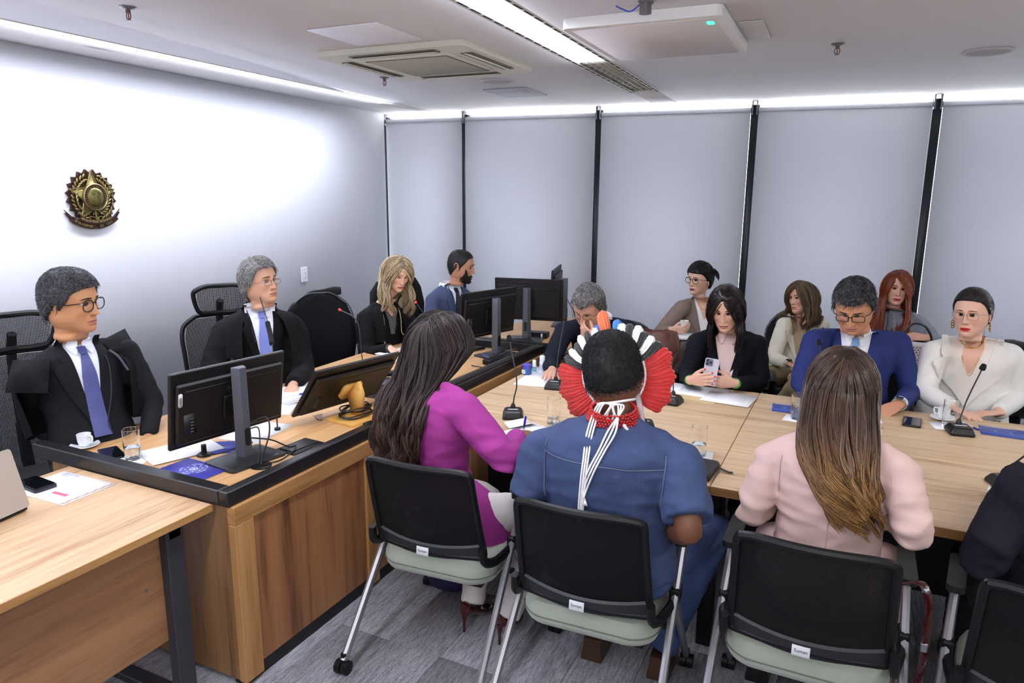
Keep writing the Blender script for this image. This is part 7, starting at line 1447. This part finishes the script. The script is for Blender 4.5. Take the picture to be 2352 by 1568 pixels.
cord(o, 'necklace', [(-.05, .05, .0), (-.036, .115, -.10), (0, .145, -.19), (.036, .115, -.10), (.05, .05, .0)], .0018, gold_m)

# 6 woman in magenta, from behind
mag = cloth('dress_magenta', (150, 55, 130), .8, .2, var=.04)
o = build_person('woman in magenta blazer with very long wavy dark hair, back to camera, writing', J_purple, 80, down=8, roll=0, hs=1.12, ch=72, P=dict(jaw=.92, neck=.9, hand=.95, shoes=False), male=False, skin=(120, 78, 56), lip=(120, 60, 60), kd=.95, jacket='blazer', jmat=mag, sleeve=1.12, hands={'R': ('pen', (.15, .9, -.05)), 'L': ('flat', (.3, .8, 0))}, gaze=(0, -20), vend=.3, hipf=.02, vox=.008, wr=.010, trouser=cloth('trouser_white', (206, 200, 198), .8), hipdz=.56, legs=dict(knR=(-1.12, 2.62, .52), anR=(-1.18, 2.42, .11), knL=(-1.40, 2.66, .52), anL=(-1.36, 2.44, .11)))
long_hair(o, hug='back', hugz=.06, cols=[(36, 28, 29), (50, 38, 37), (28, 23, 25), (64, 49, 46)], length=.47, n=3400, taper=.02, azr=(72, 288), part=(0, .05, .118), vol=.040, wave=.016, freq=1.25, curlr=.030, seed=25, r=.0019, clumps=46, rough=.40, end_z=-.02, drape=(-.03, -.16, -.98), out0=.9, lvar=.22, tipcols=[(58, 40, 34), (46, 33, 31), (82, 58, 46)], var=.45)
# waist belt and jacket skirt
g = MB(); R = []
for z, w, f, b in ((.03, .150, .12, .13), (-.03, .185, .17, .15), (-.12, .225, .24, .165), (-.20, .235, .26, .17)):
    c = o.hip+np.array([0, 0, .10+z])+o.rt*.035+o.fwd*.05*(-z/.19+.2); R.append([c+o.rt*w*cos(a)*(1+.03*sin(a*7))+o.fwd*(f if sin(a) > 0 else b)*sin(a) for a in np.linspace(0, 2*pi, 40, endpoint=False)])
g.add(loft(R[::-1])); obj('jacket_skirt', g, mag, o.root, smooth=60, loc=tuple(o.w2l.translation))
g = MB(); c = o.hip+np.array([0, 0, .125]); g.add(loft([[c+np.array([0, 0, z])+o.rt*.158*cos(a)+o.fwd*.125*sin(a) for a in np.linspace(0, 2*pi, 32, endpoint=False)] for z in (-.02, .02)])); obj('belt', g, mat('belt_brown', (86, 50, 46), .4), o.root, smooth=30, loc=tuple(o.w2l.translation))
heel = mat('patent_burgundy', (66, 14, 18), .08, coat=.5)
for s, (x, y, r) in (('R', (-1.20, 2.42, .25)), ('L', (-1.37, 2.43, .15))):
    g = MB(); R = []
    for y_, w, z0, z1 in ((-.045, .020, .075, .135), (-.03, .030, .072, .140), (0, .031, .062, .115), (.05, .030, .035, .080), (.10, .036, .008, .052), (.14, .034, .003, .042), (.18, .018, .003, .026), (.20, .004, .006, .012)): R.append([(w*cos(a), y_, (z0+z1)/2+(z1-z0)/2*sin(a)) for a in np.linspace(0, 2*pi, 14, endpoint=False)])
    g.add(loft(R)); g.add(tube([(0, -.035, .09), (0, -.042, .05), (0, -.043, .002)], [.016, .007, .0055], 10)); sh = obj('shoe', g, heel, o.root, smooth=60); sh.matrix_local = o.w2l @ T(x, y, 0) @ RZ(r-.2)
HMp = o.HMR; tp = xf(HMp, np.array([[-.028, .075, -.035]]))[0]
t = thing('pen', 'ballpoint pen with blue cap held by the woman in magenta', 'pen', tuple(tp)); d_ = np.array([.06, -.05, .26]); d_ /= np.linalg.norm(d_)
g = MB(); g.add(tube([-d_*.035, d_*.07], .0042, 8)); obj('barrel', g, MATS['pen_clear'], t); g = MB(); g.add(tube([d_*.065, d_*.115, d_*.12], [.0052, .0050, .003], 8)); obj('cap', g, MATS['pen_blue'], t)

# 7 man in feather headdress, from behind
def denim_mat(name, c0, c1):
    m, nt, b = new_mat(name); N = nt.nodes.new; L = nt.links.new; tc = N('ShaderNodeTexCoord'); n = N('ShaderNodeTexNoise'); n.inputs['Scale'].default_value = 9; n.inputs['Detail'].default_value = 6; L(tc.outputs['Object'], n.inputs['Vector'])
    mp = N('ShaderNodeMapping'); mp.inputs['Scale'].default_value = (700, 700, 90); L(tc.outputs['Object'], mp.inputs[0]); n2 = N('ShaderNodeTexNoise'); n2.inputs['Scale'].default_value = 1; L(mp.outputs[0], n2.inputs['Vector'])
    ad = N('ShaderNodeMath'); ad.operation = 'MULTIPLY_ADD'; ad.inputs[1].default_value = .5; L(n2.outputs['Fac'], ad.inputs[0]); m5 = N('ShaderNodeMath'); m5.operation = 'MULTIPLY'; m5.inputs[1].default_value = .5; L(n.outputs['Fac'], m5.inputs[0]); L(m5.outputs[0], ad.inputs[2])
    cr = N('ShaderNodeValToRGB'); cr.color_ramp.elements[0].position = .3; cr.color_ramp.elements[1].position = .72; cr.color_ramp.elements[0].color = C8(*c0); cr.color_ramp.elements[1].color = C8(*c1); L(ad.outputs[0], cr.inputs[0]); L(cr.outputs[0], b.inputs['Base Color']); b.inputs['Roughness'].default_value = .85
    bp = N('ShaderNodeBump'); bp.inputs['Strength'].default_value = .4; bp.inputs['Distance'].default_value = .001; L(n2.outputs['Fac'], bp.inputs['Height']); L(bp.outputs[0], b.inputs['Normal']); return m
den = denim_mat('denim_shirt', (34, 47, 82), (62, 80, 120))
o = build_person('man in blue denim shirt wearing a red, black and white feather headdress', J_denim, 96, down=16, roll=-13, hs=1.17, ch=91, P=dict(neck=1.15, jaw=1.05, shoes=True), skin=(106, 66, 46), lip=(100, 60, 56), kd=1.22, kw=1.06, jacket='shirt', jmat=den, sleeve=1.14, short=True, hands={'R': ('relax', (-.4, .8, -.2)), 'L': ('relax', (.3, .8, -.1))}, gaze=(0, -20), vend=.3, hipf=.02, vox=.008, wr=.011, armk=1.12, hipdz=.56, trouser=denim_mat('denim_jeans', (30, 44, 84), (76, 100, 150)), shoe=(70, 46, 30), legs=dict(knR=(-.40, 2.74, .56), anR=(-.55, 2.50, .10), knL=(-.92, 2.74, .52), anL=(-.82, 2.50, .10)))
short_hair(o, [(26, 25, 26), (36, 34, 35), (20, 19, 20)], th=.013, n=9000, length=.012, sweep=(.25, .2, -.5), lift=.35, curl=.25, seed=19, r=.0008, lump=.12, var=.3, rough=.62, H=[.070, .070, .062, .045, .018, .004, -.012, .012, -.015, -.046, -.058])
seam = mat('denim_seam', (92, 104, 132), .8); stch = mat('stitch_dark', (44, 58, 96), .8)
patch(o, 'yoke_seam', [(-.098, -.205, .205), (-.106, -.205, .205)], .0035, stch, 40, 3, side=-1, th=.003); patch(o, 'yoke_stitch', [(-.108, -.205, .205), (-.1105, -.205, .205)], .0045, seam, 40, 3, side=-1, th=.003)
for s in (-1, 1): patch(o, 'armhole_seam', [(-.07, s*.202, s*.202+.003), (-.10, s*.205, s*.205+.003), (-.22, s*.203, s*.203+.003), (-.27, s*.198, s*.198+.003)], .0045, seam, 3, 20, side=-1, th=.003)
# shirt collar, bead necklaces
g = MB(); A = np.linspace(0, 2*pi, 36, endpoint=False); g.add((np.array([((.066+dr)*cos(a), (.064+dr)*sin(a), dz) for dz, dr in ((-.025, .018), (.012, .006), (.018, .010), (-.022, .028)) for a in A]), gridfaces(36, 4, True)), o.Mc); obj('shirt_collar', g, den, o.root, smooth=60, loc=tuple(o.w2l.translation))
bead = mat('bead_red', (176, 30, 24), .3)
g = MB(); rng = np.random.RandomState(4)
for k in range(5):
    for a in np.linspace(0, 2*pi, 46, endpoint=False): g.add(ellipsoid(.0050, .0050, .0050, 8, 6), o.Mc @ T((.074+.0035*k)*cos(a+.07*k), (.074+.0035*k)*sin(a+.07*k), .034-.0085*k+rng.randn()*.0012+.006*sin(a)))
obj('bead_necklace', g, bead, o.root, smooth=180, loc=tuple(o.w2l.translation))['kind'] = 'stuff'
g = MB()
for q in range(14): g.add(ellipsoid(.0062, .0062, .0062, 8, 6), o.Mc @ T(.060+.004*q, -.074+.0035*q*q*.08, .004-.0055*q))
obj('white_bead_strand', g, mat('bead_white', (226, 222, 216), .35), o.root, smooth=180, loc=tuple(o.w2l.translation))['kind'] = 'stuff'
# headdress: a thing of its own worn on the head.  Feathers radiate in a plane across the head
hd = thing('feather_headdress', 'feather headdress with red fans, black and white plumes on white knitted band', 'headdress', tuple(o.Mh.translation)); hd.matrix_world = o.Mh.copy(); hd.rotation_mode = 'XYZ'
def fmat(name, c, st=(1.0, .7)): return mat(name, c, .7, sheen=.4, bump=.6, bscale=350, var=.18, vscale=45)
fr, fw, fb, fo, fbl = fmat('feather_red', (186, 22, 16)), fmat('feather_white', (228, 228, 226)), fmat('feather_black', (24, 24, 26)), fmat('feather_orange', (226, 112, 64)), fmat('feather_blue', (60, 130, 208))
def feather(mt, ang, r0, r1, w, yoff, lean=0, cup=.012, tilt=0, seed=0):
    """blade in the local XZ plane pointing out at the angle ang (0 = person's right), cupped, with a barbed edge"""
    n, m_ = 16, 9; V = []; rr = random.Random(seed)
    for lay in (0, 1):
        for j in range(n+1):
            t = j/n; prof = (sin(min(1, t*1.35+.18)*pi/2)**.8)*(1 if t < .8 else sqrt(max(0, 1-((t-.8)/.2)**2))*.88+.12); hw = w*prof; jag = 1+.10*rr.uniform(-1, 1)
            for i in range(m_):
                u = i/(m_-1)*2-1; s = r0+(r1-r0)*t; x = u*hw*(jag if abs(u) > .9 else 1); y = cup*(1-u*u)*sin(t*pi*.8+.3)+.0025*sin(u*14+t*3)+(.0016 if abs(u) < .1 else 0); V.append((s, x, yoff+y+lean*t*t-lay*.0016))
    q = (n+1)*m_; F = gridfaces(m_, n+1)+[tuple(i+q for i in f) for f in gridfaces(m_, n+1, flip=True)]
    bd = list(range(m_))+[m_*(j+1)-1 for j in range(1, n+1)]+[m_*n+i for i in range(m_-2, -1, -1)]+[m_*j for j in range(n-1, 0, -1)]
    F += [(bd[k], bd[(k+1) % len(bd)], q+bd[(k+1) % len(bd)], q+bd[k]) for k in range(len(bd))]
    Mx = RX(pi/2) @ RZ(ang) @ RX(tilt)      # blade x -> radial, z -> backwards (-Y)
    g = MB(); g.add((np.array(V), F), Mx); return obj('feather', g, mt, hd, smooth=50)
k = 0
for s in (-1, 1):
    # red fan
    for i in range(15):
        a = radians(17-64*i/14) if s > 0 else radians(180-17+64*i/14); feather(fr, a, .085, .176+.006*sin(i*1.3), .0135, .010+.0015*(i % 2), -.018, .010, s*radians(38), i+20*s)
    for i in range(6):
        a = radians(72-46*i/5) if s > 0 else radians(180-72+46*i/5); feather(fw if i % 2 == 0 else fb, a, .084, .160+.004*(i % 3), .0165, .014, -.022, .012, s*radians(34), i+50*s)
feather(fb, radians(84), .09, .142, .013, .008, -.01, .01, 0, 3); feather(fb, radians(96), .09, .140, .013, .012, -.01, .01, 0, 4)
feather(fo, radians(93), .085, .205, .017, -.012, .0, .014, .35, 5); feather(fo, radians(99), .085, .198, .014, -.018, .0, .012, -.3, 6)
feather(fbl, radians(106), .085, .168, .013, -.016, .0, .010, -.3, 7); feather(fbl, radians(78), .085, .172, .014, -.016, .0, .010, .4, 8); feather(fbl, radians(72), .085, .155, .012, -.018, .0, .010, .4, 9)
# knitted band round the head with little scallops, thin back band
band_m = mat('cotton_white', (228, 226, 230), .9, bump=.6, bscale=260)
pts = []
for a in np.linspace(-58, 238, 50): ar = radians(a); pts.append((.088*cos(ar), -.004, .098*sin(ar)+.004))
g = MB(); g.add(tube(pts, .006, 8, flat=1.4, up=(0, 1, 0)))
for i in range(len(pts)*2-1): q = np.array(pts[i//2])*(1 if i % 2 == 0 else .5)+(np.array(pts[i//2+1])*.5 if i % 2 else 0); g.add(ellipsoid(.0046, .0046, .0046, 6, 5), T(q*1.075+np.array([0, -.008, 0])))
bd_ = obj('knitted_band', g, band_m, hd, smooth=180)
g = MB(); pb = bez([(.052, -.004, -.078), (.055, -.055, -.080), (.03, -.086, -.082), (0, -.094, -.083), (-.03, -.086, -.082), (-.055, -.055, -.080), (-.052, -.004, -.078)], 30); g.add(tube(pb, .0042, 6)); obj('back_band', g, band_m, hd, smooth=180)
for s in (-1, 1): g = MB(); g.add(tube(bez([(s*.062, -.02, -.062), (s*.070, -.05, -.10), (s*.074, -.07, -.155), (s*.078, -.075, -.185)], 16), [.0085]*0 or .0085, 8, flat=.35)); obj('ribbon_end', g, mat('ribbon_mauve', (170, 156, 164), .8), hd, smooth=180)
# hanging cords (world space, resting on the shirt back)
cm = mat('cord_white', (232, 232, 234), .9, bump=.5, bscale=400); Mhi = o.Mh.inverted()
def backp(x, z, off):      # point on the back of the shirt, chest frame -> world
    M3 = np.array(o.Mc)[:3, :3]; s = o.N+M3 @ np.array([x, -.6, z]); h = o.bvh.ray_cast(Vector(s), Vector(M3 @ np.array([0, 1., 0])), .75); y = -(.6-h[3]) if h[0] is not None else -.10
    return o.N+M3 @ np.array([x, y-off, z])
kn = xf(o.Mh, np.array([[0, -.098, -.088]]))[0]; W2H = lambda P_: xf(Mhi, np.array(P_))
ends = [(-.040, -.225), (-.046, -.300), (-.052, -.315), (-.058, -.325), (-.034, -.240), (-.064, -.322)]
for i, (ex, ez) in enumerate(ends):
    x1 = 0
    if i % 2: mid = [kn, kn+np.array([-.026-.004*i, -.012, -.004]), backp(-.030-.005*i, -.02, .012), backp(-.028-.004*i, -.10, .006), backp(-.034-.004*i, -.18, .006), backp(ex, ez, .006)]
    else: mid = [kn, kn+np.array([.024+.005*i, -.012, .0]), backp(.044-.006*i, .0, .014), backp(.020-.005*i, -.06, .008), backp(-.004-.005*i, -.12, .007), backp(-.030-.004*i, -.19, .007), backp(ex, ez, .007)]
    g = MB(); g.add(tube(bez(W2H(mid), 60), .0027, 6)); obj('tie_cord', g, cm, hd, smooth=180)
for q in (1, -1):
    lp = [kn, kn+np.array([q*.010, -.014, -.02]), kn+np.array([q*.024, -.016, -.05]), kn+np.array([q*.004, -.016, -.062]), kn+np.array([-q*.012, -.014, -.035]), kn]; g = MB(); g.add(tube(bez(W2H(lp), 40), .0036, 6)); obj('bow_loop', g, cm, hd, smooth=180)
g = MB(); g.add(ellipsoid(.010, .008, .009, 10, 8), T(W2H([kn])[0])); 
for q in range(5): e = np.array(backp(-.034, -.232, .008)); g.add(tube(W2H([e, e+np.array([.004*(q-2), -.003, -.016])]), .0018, 5))
obj('cord_knot', g, cm, hd, smooth=180)['kind'] = 'stuff'

# 8 woman in pale pink, from behind
pink = cloth('suit_blush', (204, 174, 168), .8, .2, var=.03)
o = build_person('woman in pale pink suit with long brown hair curling to golden ends, back view', J_pink, 93, down=10, roll=0, hs=1.10, ch=88, P=dict(jaw=.92, neck=.9, hand=.92), male=False, skin=(214, 164, 142), lip=(176, 90, 90), kd=.98, kw=1.0, jacket='blazer', jmat=pink, sleeve=1.0, hands={'R': ('flat', (-.3, .8, -.1)), 'L': ('flat', (.3, .8, -.1))}, gaze=(0, -10), vend=.3, hipf=.02, vox=.0075, wr=.010, trouser=pink, hipdz=.56, legs=dict(knR=(.20, 2.80, .54), anR=(.24, 2.66, .10), knL=(-.20, 2.80, .54), anL=(-.20, 2.66, .10)))
patch(o, 'back_seam', [(-.03, -.0012, .0012), (-.34, -.0012, .0012)], .002, mat('seam_pink', (200, 166, 160), .8), 3, 30, side=-1, th=.002)
for s in (-1, 1): patch(o, 'armhole_seam', [(-.075, s*.156, s*.156+.003), (-.10, s*.160, s*.160+.003), (-.20, s*.158, s*.158+.003)], .003, MATS['seam_pink'], 3, 16, side=-1, th=.002)
long_hair(o, hug='back', cols=[(62, 46, 40), (76, 56, 46), (52, 40, 36), (92, 70, 58)], length=.30, n=3200, taper=.09, drift=(.06, 0, 0), cl_k=.55, hugz=.12, azr=(70, 290), part=(0, .05, .118), vol=.024, wave=.009, freq=1.0, curlr=.032, seed=26, r=.0018, clumps=44, rough=.32, end_z=-.02, drape=(.12, -.20, -.97), out0=.5, lvar=.22, tipcols=[(150, 108, 58), (122, 86, 48), (90, 64, 42), (176, 132, 76)], var=.32)

# 15 person in dark clothes cut by the right edge
o = build_person('person in dark clothes leaning on the table, cut off at the right edge', J_dark, 100, down=10, hs=1.05, ch=92, P=dict(), skin=(190, 140, 110), kd=1.0, jacket='jacket', jmat=cloth('dark_wool', (26, 27, 38), .9), sleeve=1.25, hands={'R': ('flat', (0, .9, 0)), 'L': ('flat', (0, .9, 0))}, hipf=.0, wr=.009)
short_hair(o, [(36, 30, 28)], n=1500, seed=20)

# ---------------- bags by the people ----------------
t = thing('leather_bag', 'brown leather bag on the chair beside the woman in taupe', 'bag', (-1.27, 4.92, .50), radians(15)); lea2 = mat('leather_brown', (96, 54, 44), .4, bump=.4, bscale=60, var=.2, vscale=14)
g = MB(); R = []
for z, w, d in ((0, .17, .06), (.02, .20, .075), (.16, .215, .08), (.30, .20, .065), (.385, .17, .04), (.40, .10, .015)): R.append([(w*np.sign(cos(a))*abs(cos(a))**.6*(1+.03*sin(3*a+z*20)), d*np.sign(sin(a))*abs(sin(a))**.6, z+.008*sin(a*4)) for a in np.linspace(0, 2*pi, 36, endpoint=False)])
g.add(loft(R)); obj('body', g, lea2, t, smooth=60); g = MB(); g.add(tube(bez([(-.02, -.085, .02), (-.02, -.088, .2), (-.015, -.07, .32), (-.01, -.03, .40)], 14), .003, 6)); obj('seam', g, mat('leather_seam', (66, 36, 30), .5), t)
t = thing('small_chair', 'plain dark stool carrying the brown leather bag', 'stool', (-1.27, 4.92, 0), .2); g = MB(); g.add(prism(rrect(.40, .30, .05), .44, .498)); obj('seat', g, MATS['black_leather'], t, smooth=30)
for sx_ in (-1, 1):
    for sy_ in (-1, 1): g = MB(); g.add(tube([(sx_*.15, sy_*.10, .44), (sx_*.18, sy_*.13, 0)], .013, 8)); obj('leg', g, blackm, t)
t = thing('notebook', 'white-paged notebook lying under the arm of the woman in taupe', 'notebook', (-1.16, 5.14, .815), radians(12)); g = MB(); g.add(box(.30, .20, .006)); obj('cover', g, black_pl, t, smooth=0); g = MB(); g.add(box(.29, .19, .018), T(0, 0, .012)); obj('pages', g, paper, t, smooth=0)
t = thing('handbag', 'white handbag with grey triangle pattern on lap of auburn-haired woman', 'bag', (.40, 5.50, .60), radians(2))
m, nt, b = new_mat('triangle_leather'); b.inputs['Base Color'].default_value = C8(214, 208, 206); b.inputs['Roughness'].default_value = .45
g = MB(); g.add(loft([[(x*s, y, z) for x, y in rrect(.30, .10, .03)] for z, s in ((0, .92), (.01, 1), (.24, 1.02), (.26, .98))])); bd2 = obj('body', g, m, t, smooth=30)
g = MB()
for i in range(15):
    for j in range(14): x = -.135+.0192*i+(.0096 if j % 2 else 0); z = .012+.0172*j; g.add(prism([(x-.0075, z), (x+.0075, z), (x, z+.013)], .0512, .0522), RX(pi/2))
o_ = obj('triangle_print', g, mat('triangle_grey', (112, 108, 112), .5), bd2, smooth=0); o_['kind'] = 'stuff'
g = MB(); g.add(tube(bez([(-.09, -.045, .24), (-.08, -.05, .33), (-.03, -.05, .40), (.04, -.05, .39), (.085, -.05, .32), (.09, -.045, .24)], 30), .008, 8)); g.add(box(.02, .012, .05, .003), T(.09, -.052, .235)); g.add(box(.02, .012, .05, .003), T(-.09, -.052, .235)); obj('handle', g, mat('handle_dark', (34, 34, 40), .35), t)
t = thing('handbag', 'burgundy crocodile leather handbag strap hanging beside the pink woman chair', 'bag', (.275, 2.30, .30), 0); crc = mat('croc_burgundy', (56, 12, 18), .12, bump=1.0, bscale=90, coat=.4, var=.3, vscale=60)
g = MB(); g.add(tube(bez([(-.05, .05, .37), (-.01, .0, .405), (.01, -.03, .36), (.015, -.03, .22), (.01, -.02, .05)], 30), .014, 8, flat=.5)); obj('strap', g, crc, t)
g = MB(); g.add(loft([[(x*s, y*s, z) for x, y in rrect(.08, .26, .03)] for z, s in ((-.29, .9), (-.28, 1), (-.10, 1), (-.02, .8), (.02, .5))])); obj('body', g, crc, t, smooth=40); g = MB(); g.add(box(.02, .012, .03, .003), T(.012, -.035, .22)); obj('buckle', g, steel, t); g = MB(); g.add(ellipsoid(.012, .010, .012, 10, 8), T(0, -.02, .395)); obj('stud', g, steel, t)
t = thing('floor_bag', 'dark purple bag on the floor under the magenta woman chair', 'bag', (-1.62, 2.70, 0), .2)
g = MB(); R = [[(w*cos(a)*(1+.05*sin(3*a)), w*.7*sin(a), z) for a in np.linspace(0, 2*pi, 24, endpoint=False)] for z, w in ((0, .10), (.02, .13), (.10, .135), (.17, .10), (.20, .04))]; g.add(loft(R)); obj('body', g, mat('bag_purple', (44, 36, 78), .7, bump=.3), t, smooth=60)
g = MB(); g.add(tube(bez([(-.08, 0, .15), (-.05, 0, .26), (.05, 0, .26), (.08, 0, .15)], 14), .007, 6)); obj('handle', g, mat('bag_dark', (20, 20, 26), .6), t)
